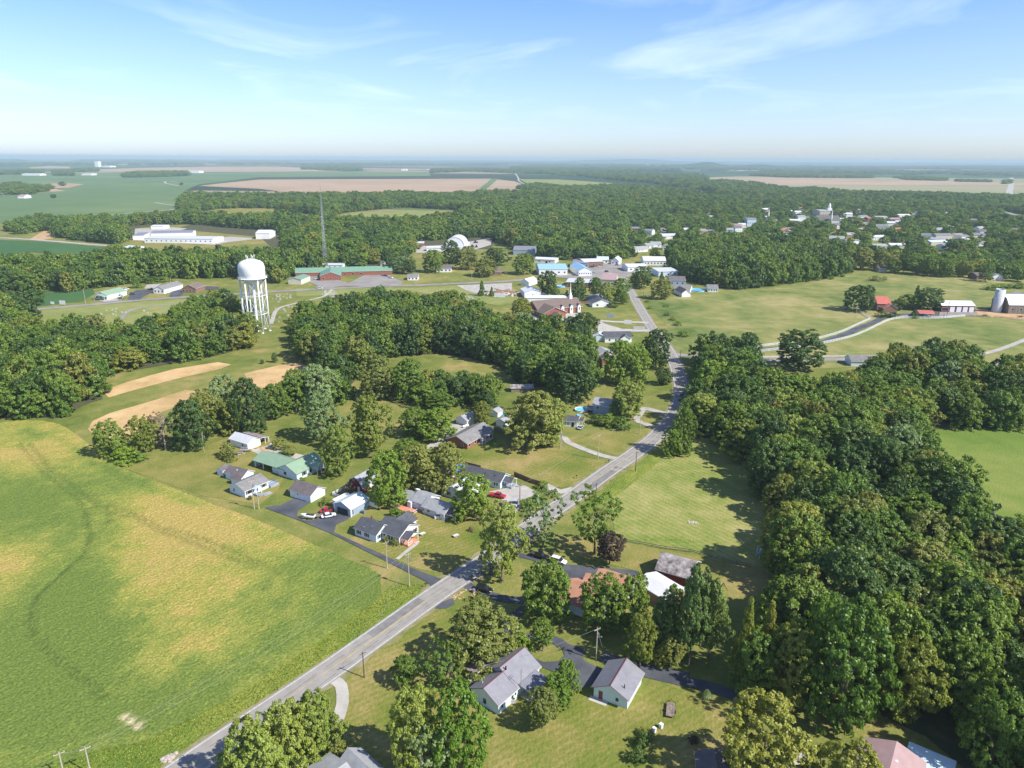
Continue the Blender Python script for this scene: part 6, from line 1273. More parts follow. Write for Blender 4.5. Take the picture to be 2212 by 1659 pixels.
# the rest of the woods: ONE object, points that carry a shape, a size and a turn
def wood_object(name, label, pts, protos, cat='wood'):
    """pts: x y z r h kind"""
    A = np.array(pts, float); me = bpy.data.meshes.new(name); me.vertices.add(len(A)); me.vertices.foreach_set('co', A[:, :3].ravel())
    for nm, dat in (('scl', np.stack([A[:, 3], A[:, 3], A[:, 4]], 1)), ('rot', np.stack([np.zeros(len(A)), np.zeros(len(A)), rng.uniform(0, 6.28, len(A))], 1))):
        at = me.attributes.new(nm, 'FLOAT_VECTOR', 'POINT'); at.data.foreach_set('vector', dat.astype(np.float32).ravel())
    at = me.attributes.new('kind', 'INT', 'POINT'); at.data.foreach_set('value', A[:, 5].astype(np.int32)); me.update()
    o = link(name, me); tag(o, label, cat, kind='stuff')
    ng = bpy.data.node_groups.new(name, 'GeometryNodeTree'); ng.interface.new_socket('Geometry', in_out='INPUT', socket_type='NodeSocketGeometry'); ng.interface.new_socket('Geometry', in_out='OUTPUT', socket_type='NodeSocketGeometry')
    N = ng.nodes; L = ng.links; gi = N.new('NodeGroupInput'); go = N.new('NodeGroupOutput'); ip = N.new('GeometryNodeInstanceOnPoints'); jn = N.new('GeometryNodeJoinGeometry')
    for p in protos[::-1]:
        ob = N.new('GeometryNodeObjectInfo'); ob.inputs['Object'].default_value = p; ob.transform_space = 'ORIGINAL'
        g = N.new('GeometryNodeGeometryToInstance'); L.new(ob.outputs['Geometry'], g.inputs[0]); L.new(g.outputs[0], jn.inputs[0])
    def na(nm, ty):
        q = N.new('GeometryNodeInputNamedAttribute'); q.data_type = ty; q.inputs[0].default_value = nm; return [s_ for s_ in q.outputs if s_.enabled and s_.name == 'Attribute'][0]
    L.new(gi.outputs[0], ip.inputs['Points']); L.new(jn.outputs[0], ip.inputs['Instance']); ip.inputs['Pick Instance'].default_value = True
    L.new(na('kind', 'INT'), ip.inputs['Instance Index']); L.new(na('scl', 'FLOAT_VECTOR'), ip.inputs['Scale']); L.new(na('rot', 'FLOAT_VECTOR'), ip.inputs['Rotation'])
    L.new(ip.outputs[0], go.inputs[0]); md = o.modifiers.new('wood', 'NODES'); md.node_group = ng; return o
def protos(sh, spec, n, leafs):
    out = []
    for i in range(n):
        me = crown_mesh('crown_source', sh[i % len(sh)], 500 + i + spec[0], *spec); me.materials[0] = LF[leafs[i % len(leafs)]]
        out.append(bpy.data.objects.new('crown_source', me))
    return out
PM = protos(['round', 'broad', 'oval', 'broad'], (170, 40, .062, .15), 8, ['wood', 'mid', 'dark', 'mid', 'wood', 'dark', 'mid', 'wood'])
PF = protos(['round', 'broad'], (120, 22, .10, .19), 8, ['wood', 'mid', 'dark', 'mid', 'wood', 'dark', 'mid', 'mid'])
rest = [(t[0], t[1], t[3] * .02, t[2], t[3] * .98, (rng.integers(0, 8) + (8 if t[1] > 620 else 0))) for i, t in enumerate(auto) if i not in ind]
wood_object('wood', 'broadleaf woods and leafy quarters spreading behind the nearest trees', rest, PM + PF)
# far belts of trees, too far to count
belts = []
for s, sp, r0, h0 in [('930,374 1010,371 1106,374 1260,382 1400,397 1520,412 1560,408 1500,398 1530,390 1530,380 1300,374 1106,366 930,366', 22, 13, 15), ('268,378 300,374 405,373 408,380 330,383 270,384', 24, 14, 16), ('0,412 60,405 112,407 82,420 0,422', 18, 11, 14), ('0,404 40,400 60,404 0,407', 20, 12, 14), ('1115,408 1160,402 1215,408 1330,410 1400,418 1300,424 1215,420 1150,418', 15, 9, 15), ('1220,413 1240,408 1330,405 1440,412 1500,418 1330,421', 15, 9, 15), ('1650,376 1750,378 1885,382 1885,385 1700,384 1620,380', 22, 13, 14),
    ('1930,384 1960,381 1990,384 2045,388 2045,391 1960,389', 22, 12, 12), ('2065,390 2140,391 2140,394 2065,393', 24, 10, 10), ('2168,392 2182,390 2182,397 2168,398', 20, 12, 14), ('400,470 385,452 420,444 520,440 600,444 560,450 460,452 410,466', 12, 7, 15), ('1500,398 1560,393 1640,400 1700,412 1800,424 1700,430 1560,424', 15, 9, 15), ('1700,414 1760,412 1830,420 2000,424 2212,430 2400,432 2400,440 2100,436 1800,428', 14, 8, 15), ('560,440 700,434 800,431 1010,428 1010,440 700,446 600,450', 12, 7, 15),
    ('0,372 60,368 90,370 90,376 0,378', 30, 16, 14), ('115,372 155,370 157,380 118,380', 22, 13, 14), ('160,367 210,365 212,372 162,372', 26, 14, 14), ('650,361 780,360 780,369 720,369 655,367', 30, 16, 15), ('1476,362 1560,358 1700,362 2000,371 2400,377 2400,384 2200,380 1950,377 1700,373 1476,368', 36, 20, 17), ('1106,362 1350,362 1470,366 1470,372 1250,371 1106,368', 36, 20, 17), ('-200,354 200,352 700,352 1106,352 1500,357 2000,362 2400,366 2400,369 1900,366 1500,362 1106,357 650,357 200,357 -200,359', 75, 42, 22),
    ('-300,346.2 300,346.2 1106,347.5 1700,351 2500,355 2500,358.5 1700,354.5 1106,351 300,349.7 -300,349.7', 230, 130, 34)]:
    pg = gpoly(s); lo, hi = pg.min(0), pg.max(0); n_ = int(min(9000, (hi[0] - lo[0]) * (hi[1] - lo[1]) / (sp * sp * .7))); X = rng.uniform(lo[0], hi[0], n_); Y = rng.uniform(lo[1], hi[1], n_); k = inside(X, Y, pg)
    X, Y = X[k], Y[k]; k = vnoise(X, Y, sp * 9, 3) > (.2 if sp < 30 else .42); X, Y = X[k], Y[k]
    for x, y in zip(X, Y): belts.append((x, y, 0, r0 * rng.uniform(.7, 1.2), h0 * rng.uniform(.75, 1.2), rng.integers(0, 8)))
wood_object('far_wood', 'belts of trees across the far plain', belts, PF)
# scattered far field trees and dry-rise trees
for lb, x, y, w in [('group of dark trees on the dry rise, left', 458, 470, 20), ('round tree on the dry rise', 480, 468, 20), ('dark tree on the right of the dry rise', 602, 466, 22), ('dark tree pair on the dry rise, far side', 628, 475, 34), ('small dark tree on the far left crop edge', 135, 402, 14), ('dark bush pair by the far left lot', 116, 428, 12), ('far tree by the crop edge curve', 392, 400, 8)]:
    T_(lb, x, y - w * .7, y, w, 'round', 'dark', .05)

# ------------------------------------------------------------------ hills on the horizon
for lb, x0, x1, yt, yb, d in [('low wooded hill on the right horizon', 1476, 1580, 347.5, 362, 4300), ('second wooded hill right of the first', 1590, 1700, 353.5, 364, 4600), ('long low ridge on the horizon', 1190, 1500, 340.6, 352, 9000), ('low ridge at the right horizon', 1690, 2600, 357, 366, 6000)]:
    a = G(x0, yb); b_ = G(x1, yb); cx_, cy_ = (a[0] + b_[0]) / 2, (a[1] + b_[1]) / 2; hx = abs(b_[0] - a[0]) / 2; hz = height_at(cx_, cy_, yt) * .72; hy = min(hx * 1.0, 1500); n_ = 60; mb = MB()
    for i in range(n_ + 1):
        for j in range(21):
            u, v = i / n_ * 2 - 1, j / 20 * 2 - 1; r2 = u * u + v * v; z = hz * max(0, 1 - r2) ** .55 * (.8 + .2 * math.sin(3 * u + 1.2) + .14 * math.sin(9 * u + 4 * v)); 
            if z > 0: z += random.uniform(0, hz * .05)
            mb.v.append((u * hx, v * hy, z - .5))
    for i in range(n_):
        for j in range(20): mb.f.append([i * 21 + j, (i + 1) * 21 + j, (i + 1) * 21 + j + 1, i * 21 + j + 1]); mb.m.append(0)
    tag(link('hill', mb.mesh('hill', [M['forest_far']]), None, (cx_, cy_ + hy * .6, 0)), lb, 'hill', kind='structure')

# ------------------------------------------------------------------ vehicles
def loft(mb, st, m=0):
    """stations (x, z0, z1, halfwidth)"""
    i = len(mb.v); n = 8
    for x, z0, z1, w in st:
        c = .12; mb.v += [(x, -w + c, z0), (x, -w, z0 + c), (x, -w, z1 - c * .8), (x, -w + c * 1.6, z1), (x, w - c * 1.6, z1), (x, w, z1 - c * .8), (x, w, z0 + c), (x, w - c, z0)]
    for k in range(len(st) - 1):
        for j in range(n): a = i + k * n + j; b = i + k * n + (j + 1) % n; mb.f.append([a, b, b + n, a + n]); mb.m.append(m)
    mb.f.append([i + j for j in range(n)][::-1]); e = i + (len(st) - 1) * n; mb.f.append([e + j for j in range(n)]); mb.m += [m, m]
def cabin(mb, xs, z0, z1, w0, w1, m=0, top=1):
    x0, x1, x2, x3 = xs; lo = [(x0, -w0, z0), (x3, -w0, z0), (x3, w0, z0), (x0, w0, z0)]; hi = [(x1, -w1, z1), (x2, -w1, z1), (x2, w1, z1), (x1, w1, z1)]
    for k in range(4): mb.face([lo[k], lo[(k + 1) % 4], hi[(k + 1) % 4], hi[k]], m)
    mb.face(hi, top)
def car(kind, col, label, c, px, ang, cat=None, group=None, at=None, z=0.13):
    g = at or G(*c(*px)); t = thing({'suv': 'parked_suv', 'sedan': 'parked_car', 'pickup': 'pickup_truck', 'van': 'van'}[kind], label, cat or ('pickup' if kind == 'pickup' else 'car'), (g[0], g[1], z), R(ang), group)
    mb = MB(); L2 = {'suv': 2.4, 'sedan': 2.35, 'pickup': 2.85, 'van': 2.6}[kind]
    hh = {'suv': 1.05, 'sedan': .86, 'pickup': 1.08, 'van': 1.2}[kind]
    if kind == 'pickup': loft(mb, [(-L2, .5, hh * .95, .84), (-L2 + .1, .4, hh, .95), (-.6, .4, hh, .97), (.9, .4, hh, .97), (L2 - .5, .4, hh * .97, .95), (L2, .5, hh * .8, .82)])
    else: loft(mb, [(-L2, .45, hh * .86, .76), (-L2 + .25, .35, hh, .88), (-.4, .3, hh * 1.02, .93), (1.0, .3, hh, .93), (L2 - .4, .35, hh * .88, .88), (L2, .45, hh * .66, .72)])
    body = part('body', mb, M['p_' + col], t, False)
    mb = MB()
    if kind == 'pickup': cx_ = (-.75, -.55, .75, 1.35); zt = 1.78
    elif kind == 'suv': cx_ = (-2.25, -1.95, .35, 1.15); zt = 1.72
    elif kind == 'van': cx_ = (-2.5, -2.4, 1.1, 1.9); zt = 1.95
    else: cx_ = (-1.75, -1.0, .25, 1.1); zt = 1.38
    cabin(mb, cx_, hh - .02, zt - .06, .86, .7); part('window', mb, ['glass', 'glass'], t)
    mb = MB(); mb.box(cx_[1] - .05, -.72, zt - .055, cx_[2] + .05, .72, zt); part('roof', mb, M['p_' + col], t)
    if kind == 'pickup':
        mb = MB(); mb.box(-L2 + .12, -.8, hh - .3, -.85, .8, hh + .012); part('truck_bed', mb, 'dark_in' if col != 'red' else M['p_red'], t)
    for x in (-L2 * .62, L2 * .62):
        for s_ in (-1, 1):
            mb = MB(); mb.tube((x, s_ * .72, .36), (x, s_ * .95, .36), .36, n=14); w = part('wheel', mb, 'tyre', t); mb = MB(); mb.tube((x, s_ * .951, .36), (x, s_ * .965, .36), .2, n=10); part('rim', mb, 'rim', w)
    for s_ in (-1, 1):
        mb = MB(); mb.box(L2 - .12, s_ * .62 - .16, hh * .62, L2 - .01, s_ * .62 + .16, hh * .8); part('headlight', mb, 'lamp', t)
        mb = MB(); mb.box(-L2 - .01, s_ * .66 - .12, hh * .62, -L2 + .1, s_ * .66 + .12, hh * .8); part('tail_light', mb, 'p_red', t)
        mb = MB(); mb.box(.75, s_ * .95 - .06, hh, .92, s_ * .95 + .1 * s_ + .06, hh + .16); part('mirror', mb, M['p_' + col], t)
    return t
car('sedan', 'red', 'red car on the grass beside the blue grey garage', cH, (1205, 935), 28)
car('sedan', 'white', 'white car parked in front of the blue grey garage', cH, (1220, 985), 25, z=.15)
car('pickup', 'red', 'red pickup on the white gravel yard', c3, (845, 1418), -20)
car('pickup', 'white', 'white work truck nose down beside the silver car', c3, (912, 1505), -82)
car('suv', 'silver', 'silver blue car on the gravel yard with sunlit bonnet', c3, (995, 1488), -100)
car('sedan', 'silver', 'grey car parked on the lawn by the black roofed cottage', c3, (1562, 822), 62, z=0.02)
car('pickup', 'black', 'black pickup on the sealed drive behind the white car', cM, (918, 500), -28, z=.15)
car('suv', 'white', 'white station wagon behind the black pickup', cM, (1082, 545), -28, z=.15)
car('suv', 'black', 'black car leaving the stone lined drive', cM, (440, 790), -24, z=.15)
car('suv', 'silver', 'silver car under the red farm carport', cFm, (940, 398), 2)
car('sedan', 'silver', 'silver car in the row at the green roofed building, left', c2a, (1100, 1118), -30, z=.24)
car('suv', 'grey', 'grey car in the row at the green roofed building, middle', c2a, (1128, 1122), -30, z=.24)
car('suv', 'white', 'white car in the row at the green roofed building, right', c2a, (1165, 1138), -30, z=.24)
car('van', 'white', 'white van in the yard of the green roofed building', c2a, (525, 1148), 0, z=.24)
car('van', 'white', 'white van passing on the highway', c2a, (550, 1231), 0, z=.24)
car('van', 'white', 'white van by the pink tiled building', c3a, (855, 1112), 10, z=.25)
car('sedan', 'silver', 'silver car by the white gabled hall', c3a, (710, 1095), 0, z=.25)
car('suv', 'black', 'black car crossing the town junction', c3a, (818, 1085), 40, z=.25)
car('suv', 'grey', 'grey car at the back of the town junction', c3a, (910, 1028), 0, z=.25)
car('pickup', 'black', 'black pickup before the store at the crossing', c3a, (690, 1045), 20, z=.25)
for k_, (x, y, kd, cl, w_) in enumerate([(725, 1040, 'suv', 'grey', 'second'), (755, 1045, 'sedan', 'white', 'third'), (1180, 960, 'suv', 'white', ''), (300, 975, 'sedan', 'white', '')]):
    car(kd, cl, ['grey car second in front of the store at the crossing', 'white car third in front of the store at the crossing', 'white car behind the white hipped hall', 'white car beside the dark blue warehouse'][k_], c3a, (x, y), 15, z=.25)
car('suv', 'blue', 'blue car between the two roadside offices', c1a, (1148, 1280), 5, z=.24)
car('pickup', 'black', 'black pickup at the white office', c1a, (1310, 1240), 10, z=.24)
car('suv', 'black', 'dark car under the shop canopy, left', c1a, (895, 1305), 70, z=.24)
car('suv', 'grey', 'dark car under the shop canopy, right', c1a, (930, 1308), 70, z=.24)
car('van', 'white', 'white van behind the green roofed shop', c1a, (1025, 1242), 60, z=.24)
car('van', 'white', 'white lorry behind the green roofed shop', c1a, (1088, 1240), 30, z=.24)
# trailers and a boat
def trailer(label, c, px, ang, m='steel', load=None, name='trailer'):
    g = G(*c(*px)); t = thing(name, label, 'trailer', (g[0], g[1], 0.02), R(ang)); mb = MB()
    mb.box(-2, -.9, .5, 2, .9, .62); part('deck', mb, 'grey_wood', t)
    mb = MB(); mb.tube((2, -.7, .55), (3.2, 0, .5), .05); mb.tube((2, .7, .55), (3.2, 0, .5), .05); part('drawbar', mb, m, t)
    for s_ in (-1, 1):
        mb = MB(); mb.tube((-.2, s_ * .95, .33), (-.2, s_ * 1.12, .33), .33, n=12); part('wheel', mb, 'tyre', t)
    mb = MB()
    for y in (-.88, .88):
        mb.tube((-2, y, 1.1), (2, y, 1.1), .035, n=4)
        for x in (-2, -1, 0, 1, 2): mb.tube((x, y, .6), (x, y, 1.1), .03, n=4)
    if load != 'boat': part('side_rail', mb, m, t)
    if load == 'boat':
        mb = MB(); loft(mb, [(-2.2, .7, 1.25, .85), (-.5, .65, 1.3, .9), (1.2, .7, 1.35, .75), (2.6, 1.0, 1.45, .14)]); part('hull', mb, 'white', t); mb = MB(); mb.box(-2.0, -.6, 1.1, .8, .6, 1.36); part('cockpit', mb, 'dark_in', t)
    return t
trailer('small boat on a trailer on the grass island of the drive', cH, (1030, 995), 170, load='boat')
trailer('black utility trailer on the lawn right of the garage', cR, (320, 1110), 75, 'black')
trailer('black trailer on the blacktop beside the small boat', cH, (1105, 985), 20, 'black')
trailer('flat trailer with scrap beside the workshop', cG, (240, 610), 20, 'steel')
trailer('small cart parked at the workshop wall', cG, (430, 545), 10, 'white')
g = G(*cM(1070, 580)); t = thing('lawn_tractor', 'small red lawn tractor at the edge of the sealed forecourt', 'tractor', (g[0], g[1], .13), R(120)); mb = MB(); loft(mb, [(-.9, .4, .8, .4), (0, .4, .75, .4), (.3, .4, 1.0, .35), (1.0, .45, .95, .3)]); part('body', mb, 'p_red', t); mb = MB(); mb.box(-.6, -.3, .8, -.1, .3, 1.2); part('seat', mb, 'black', t)
for x, r_ in ((-.6, .4), (.75, .25)):
    for s_ in (-1, 1): mb = MB(); mb.tube((x, s_ * .4, r_), (x, s_ * .6, r_), r_, n=12); part('wheel', mb, 'tyre', t)
for lb, x, y in [('farm implement with dark frame beside the orange yard', 1870, 1465), ('farm implement at the right end of the orange yard', 2180, 1475), ('farm machine by the silo', 1915, 1405)]:
    g = G(*c4a(x, y)); t = thing('farm_implement', lb, 'farm implement', (g[0], g[1], 0), R(20)); mb = MB()
    for k in range(6): mb.tube((-3 + k * 1.2, -1, .3), (-3 + k * 1.2, 1, 1.4), .12, n=5)
    mb.tube((-3.2, 0, 1), (3.2, 0, 1), .16); mb.tube((0, 0, 1), (0, -3, .6), .14); part('frame', mb, 'grey_wood', t); mb = MB(); mb.tube((-1.2, 0, .6), (-1.0, 0, .6), .6, n=12); mb.tube((1, 0, .6), (1.2, 0, .6), .6, n=12); part('wheel', mb, 'tyre', t)
for k_, (x, y) in enumerate([(1400, 868), (1900, 835), (1870, 870), (1905, 872), (1960, 800)]):
    g = G(*c2a(x, y)); t = thing('yard_machine', ['dark machine by the red fronted quarry shed', 'dark loader at the back of the quarry yard', 'dark machine before the white box shed, left', 'dark machine before the white box shed, right', 'small machine at the far end of the quarry yard'][k_], 'machine', (g[0], g[1], .3), R(30 * k_)); mb = MB(); loft(mb, [(-3, .8, 2, 1.1), (0, .8, 2.2, 1.1), (2.5, .8, 1.8, 1)]); part('body', mb, 'p_black', t); mb = MB(); mb.box(-1.5, -.8, 2.1, .3, .8, 3.4); part('cab', mb, 'glass', t); mb = MB()
    for xx in (-2, 1.8):
        for s_ in (-1, 1): mb.tube((xx, s_ * 1.05, .8), (xx, s_ * 1.5, .8), .8, n=10)
    part('wheel', mb, 'tyre', t)

# ------------------------------------------------------------------ poles and wires
POLES = {}
def pole(key, label, c, px, H=None, top=None, m='pole', arms=1, trans=False, ang=35, lamp=False):
    x, y = c(*px); gx, gy = G(x, y); H = H or height_at(gx, gy, c(0, top)[1]); t = thing('utility_pole', label, 'utility pole', (gx, gy, 0), R(ang)); mb = MB(); mb.tube((0, 0, 0), (0, 0, H), .16, .11, 8); part('shaft', mb, m, t)
    for k in range(arms): mb = MB(); mb.box(-.9, -.06, H - .5 - k, .9, .06, H - .38 - k); part('cross_arm', mb, m, t)
    for s_ in (-.8, .8):
        if arms: mb = MB(); mb.tube((s_, 0, H - .38), (s_, 0, H - .2), .06); part('insulator', mb, 'stone', t)
    if trans: mb = MB(); mb.tube((.35, 0, H - 2.6), (.35, 0, H - 1.6), .27, n=12); part('transformer', mb, 'steel', t)
    if lamp: mb = MB(); mb.tube((0, 0, H - 1.8), (0, -1.3, H - 1.5), .05); mb.box(-.15, -1.6, H - 1.6, .15, -1.2, H - 1.45); part('street_light', mb, 'steel', t)
    POLES[key] = (gx, gy, H); return t
pole('a', 'pale pole beside the sealed drive, nearer the bungalow', cH, (1775, 1470), 8.6)
pole('b', 'pale pole with transformer beside the sealed drive, nearer the road', cH, (1985, 1640), 10.2, trans=True)
pole('c', 'tall pole with transformer left of the ramped bungalow', cH, (515, 908), 10.4, trans=True)
pole('d', 'plain pole just right of the transformer pole at the bungalow', cH, (560, 908), top=745, arms=0)
pole('e', 'pale pole with transformer on the shaded court island', cM, (1405, 1385), top=1105, trans=True, lamp=True)
pole('f', 'pole on the grass beside the gravel loop drive', c3, (1710, 1090), top=875)
pole('g', 'ivy clad pole near the giant willow', c3, (1385, 995), top=850, trans=True)
pole('g2', 'slim pole behind the ivy clad pole', c3, (1395, 985), top=862, arms=0)
pole('h', 'dark pole on the hay field bank by the road', c3, (2035, 1195), top=1022, m='pole_dark')
pole('i', 'pole on the dry bank by the road bend', c3, (2070, 872), top=705)
pole('j', 'pole at the corner of the white gravel yard', c3, (1035, 1535), top=1305, m='pole_dark')
pole('k', 'pole with box among trees behind the lavender house', c3, (300, 1395), top=1280, trans=True)
pole('l', 'dark pole leaning on the near lawn by the road', ID, (787, 1464), top=1408, m='pole_dark')
pole('m', 'pale pole at the bottom left beside the field', cB, (620, 1700), top=1515)
pole('n', 'second pole at the bottom left beside the field', cB, (440, 1720), top=1550)
pole('o', 'dark pole on the hay field side behind the dark tree', c3, (1692, 1420), top=1292, m='pole_dark')
pole('p', 'pole beside the columnar trees at the bend', c4, (262, 1012), top=900)
pole('q', 'dark pole at the side road junction', c4, (405, 215), top=145, m='pole_dark')
pole('r', 'pole right of the town road beyond the meadow corner', c3a, (1135, 1310), top=1215)
pole('s', 'pole with lamp at the white fence of the farm', c4a, (757, 1475), top=1362, lamp=True)
pole('t', 'dark pole in the farmyard before the long garage', c4a, (1543, 1478), top=1340, m='pole_dark')
pole('u', 'pole in the lower farm meadow', cFm, (1250, 745), top=600)
pole('v', 'pole at the highway by the green crop', c1a, (740, 1355), top=1228, lamp=True)
pole('w', 'pole in the rear lawn above the church', cK, (1405, 340), top=190)
pole('x', 'white flag pole like mast between the office and the wood', c1a, (1480, 1200), top=1122, arms=0)
pole('y', 'pole at the highway lawn', c2a, (1865, 1170), top=1082)
pole('z', 'pole on the highway verge near the parking', c2a, (1165, 1240), top=1160)
def wire(label, a, b, zo=-.25, sag=1.2, off=0., r_=.022):
    A = Vector((a[0] + off, a[1], a[2] + zo)); B = Vector((b[0] + off, b[1], b[2] + zo)); mb = MB(); n = 14; P = [A.lerp(B, k / n) - Vector((0, 0, sag * 4 * (k / n) * (1 - k / n))) for k in range(n + 1)]
    for p, q in zip(P[:-1], P[1:]): mb.tube(p, q, r_, n=4)
    tag(link('power_line', mb.mesh('power_line', [M['wire']])), label, 'power line')
P_ = POLES
wire('upper power line crossing the soybean field', P_['m'], P_['b'], sag=2, off=-.7, r_=.018); wire('lower power line crossing the soybean field', P_['m'], P_['b'], zo=-.5, sag=2.6, off=.8, r_=.018)
wire('power line between the two bottom left poles', P_['m'], P_['n'], sag=.3); wire('line from the drive pole to the bungalow pole', P_['a'], P_['b'], sag=.5); wire('line from the drive pole across the road to the lawn', P_['b'], P_['l'], sag=1.2)
wire('line along the hay field bank', P_['h'], P_['o'], sag=1); wire('line over the road from gravel yard to loop drive', P_['j'], P_['f'], sag=1); wire('line from loop drive pole to willow pole', P_['f'], P_['g'], sag=.6); wire('line from loop drive pole to bend pole', P_['f'], P_['i'], sag=1)
wire('line to the metal roofed house', P_['e'], (P_['e'][0] - 26, P_['e'][1] - 8, 5), sag=.8); wire('line from court pole to the garage', P_['e'], (21, 137, 4), sag=.3); wire('line from drive pole to the lavender house', P_['b'], P_['k'], sag=2)
# ------------------------------------------------------------------ fences
def rail_fence(label, pts, c=ID, H=1.4, m='white', step=3., rails=3, name='fence', r_=.07):
    path = spline([G(*p) for p in many(c, pts)], step); t = thing(name, label, 'fence', (path[0][0], path[0][1], 0)); o = path[0]
    mb = MB()
    for p, q in zip(path[:-1], path[1:]):
        for k in range(rails):
            z = H * (k + .75) / rails; d = (q - p) / np.linalg.norm(q - p); nx, ny = -d[1] * .03, d[0] * .03; a, b = p - o, q - o; hz = .1
            for sx in (-1, 1): mb.face([(a[0] + nx * sx, a[1] + ny * sx, z - hz), (b[0] + nx * sx, b[1] + ny * sx, z - hz), (b[0] + nx * sx, b[1] + ny * sx, z + hz), (a[0] + nx * sx, a[1] + ny * sx, z + hz)])
            mb.face([(a[0] - nx, a[1] - ny, z + hz), (b[0] - nx, b[1] - ny, z + hz), (b[0] + nx, b[1] + ny, z + hz), (a[0] + nx, a[1] + ny, z + hz)])
    part('rails', mb, m, t); 
    pm = MB(); pm.box(-r_, -r_, 0, r_, r_, H + .05); pmesh = pm.mesh('post', [M[m]])
    for p in path[:: max(1, len(path) // 95)]: link('post', pmesh, t, (p[0] - o[0], p[1] - o[1], 0))
rail_fence('white rail fence on the upper side of the farm drive', '1626,752 1688,744 1758,735 1813,720 1845,706 1879,690.5', H=1.7)
rail_fence('white rail fence turning back toward the round farm tree', '1881,690 1868,682 1850,671 1832,661', H=1.7)
rail_fence('white rail fence on the lower side of the farm drive', '1626,762 1673,757 1765,745 1829,731.5 1865,719 1900,702 1929,690.5 1960,688 2020,689 2084,684', H=1.7)
rail_fence('weathered post fence in front of the farmyard', '2087,684 2110,685 2138,687', H=1.3, m='grey_wood', rails=2); rail_fence('weathered post fence right of the gap', '2148,686 2175,688 2198,692 2230,690', H=1.3, m='grey_wood', rails=2)
rail_fence('thin wire fence between dry lawn and hay field', '1330,1168 1380,1176 1440,1187 1490,1193 1560,1212 1620,1225', H=1.1, m='grey_wood', rails=2, r_=.05)
rail_fence('white rail fence by the flower garden', many and '1258,778 1300,755 1350,738 1400,718', cH, 1.2); rail_fence('short white rail fence joining the garage lean-to', '1258,780 1285,790 1320,802', cH, 1.2)
def board_fence(label, pts, c, H, m):
    P = [G(*p) for p in many(c, pts)]; t = thing('board_fence', label, 'fence', (P[0][0], P[0][1], 0)); mb = MB(); o = P[0]
    for (ax, ay), (bx, by) in zip(P[:-1], P[1:]):
        L_ = math.hypot(bx - ax, by - ay); n = int(L_ / .2)
        for k in range(n):
            x, y = ax + (bx - ax) * (k + .5) / n - o[0], ay + (by - ay) * (k + .5) / n - o[1]; h = H + random.uniform(-.04, .04); mb.box(x - .085, y - .085, 0, x + .085, y + .085, h)
    part('boards', mb, m, t)
board_fence('brown board fence beside the dark roofed house', '985,1232 1060,1262 1130,1292 1215,1318', c3, 1.8, 'fence_wood')
board_fence('grey board fence behind the brick ranch house', '580,760 650,780 730,805', c3, 1.9, 'fence_grey')
board_fence('grey board fence from brick house to the willow', '810,840 880,858 980,880', c3, 2.0, 'fence_grey')
board_fence('grey board fence at the far side of the pool yard', '800,655 900,668', c3, 1.9, 'fence_grey')
board_fence('brown board fence by the white cottage near the church', '1455,400 1560,395 1650,380', cK, 1.9, 'fence_wood')
board_fence('brown board fence behind the blue pool', '545,1125 600,1140 700,1165', c3, 1.1, 'fence_wood')
# ------------------------------------------------------------------ pools and small things
def pool(label, c, px, r_, H, rim, top='water', name='round_pool'):
    g = G(*c(*px)); t = thing(name, label, 'pool', (g[0], g[1], 0)); mb = MB(); mb.lathe([(r_, 0), (r_, H), (r_ + .12, H + .02), (r_ + .12, H + .08), (r_ - .1, H + .08), (r_ - .1, H - .3)], 28); part('wall', mb, rim, t, False); mb = MB(); mb.lathe([(r_ - .1, H - .15), (.01, H - .15)], 28); part('water', mb, top, t)
pool('round pool covered with bright blue tarp beside the dark roofed house', c3, (545, 1190), 3.2, 1.3, 'tarp', 'tarp'); pool('round white rimmed pool before the grey house with deck', c3, (1568, 668), 3.0, .8, 'white')
pool('round pool in the back yard left of the crossing', cT, (525, 520), 4.0, 1.1, 'r_blue'); pool('round turquoise pool at the meadow corner', cT, (2040, 562), 6.5, 1.1, 'r_blue')
pool('tiny paddling pool by the small white cottage', c3, (1548, 712), 1.0, .3, 'r_blue')
g = G(*c3(912, 745)); t = thing('parasol', 'bright blue parasol in the fenced pool yard', 'parasol', (g[0], g[1], 0)); mb = MB(); mb.lathe([(2.0, 2.0), (1.2, 2.35), (.02, 2.7)], 8); part('canopy', mb, 'tarp', t); mb = MB(); mb.tube((0, 0, 0), (0, 0, 2.6), .04); part('pole', mb, 'white', t)
g = G(*c3(945, 795)); t = thing('garden_swing', 'blue and white garden swing in the pool yard', 'swing', (g[0], g[1], 0)); mb = MB(); mb.box(-1, -.6, 1.7, 1, .6, 1.8); part('canopy', mb, 'tarp', t); mb = MB()
for x in (-1, 1):
    mb.tube((x, -.8, 0), (x, 0, 1.7), .05); mb.tube((x, .8, 0), (x, 0, 1.7), .05)
part('frame', mb, 'white', t); mb = MB(); mb.box(-.8, -.3, .5, .8, .3, .6); part('seat', mb, 'tarp', t)
g = G(*c3(320, 1602)); t = thing('heat_pump', 'white heat pump on a pad beside the lavender house', 'air conditioner', (g[0], g[1], 0)); mb = MB(); mb.box(-.7, -.5, .1, .7, .5, 1.1); part('case', mb, 'white', t); mb = MB(); mb.lathe([(.4, 1.11), (.02, 1.13)], 12); part('fan_grille', mb, 'black', t)
g = G(*cF(978, 885)); t = thing('heat_pump', 'dark topped heat pump beside the metal roofed house', 'air conditioner', (g[0], g[1], 0)); mb = MB(); mb.box(-.5, -.5, .1, .5, .5, 1.0); part('case', mb, 'stone', t); mb = MB(); mb.lathe([(.38, 1.01), (.02, 1.03)], 12); part('fan_grille', mb, 'black', t)
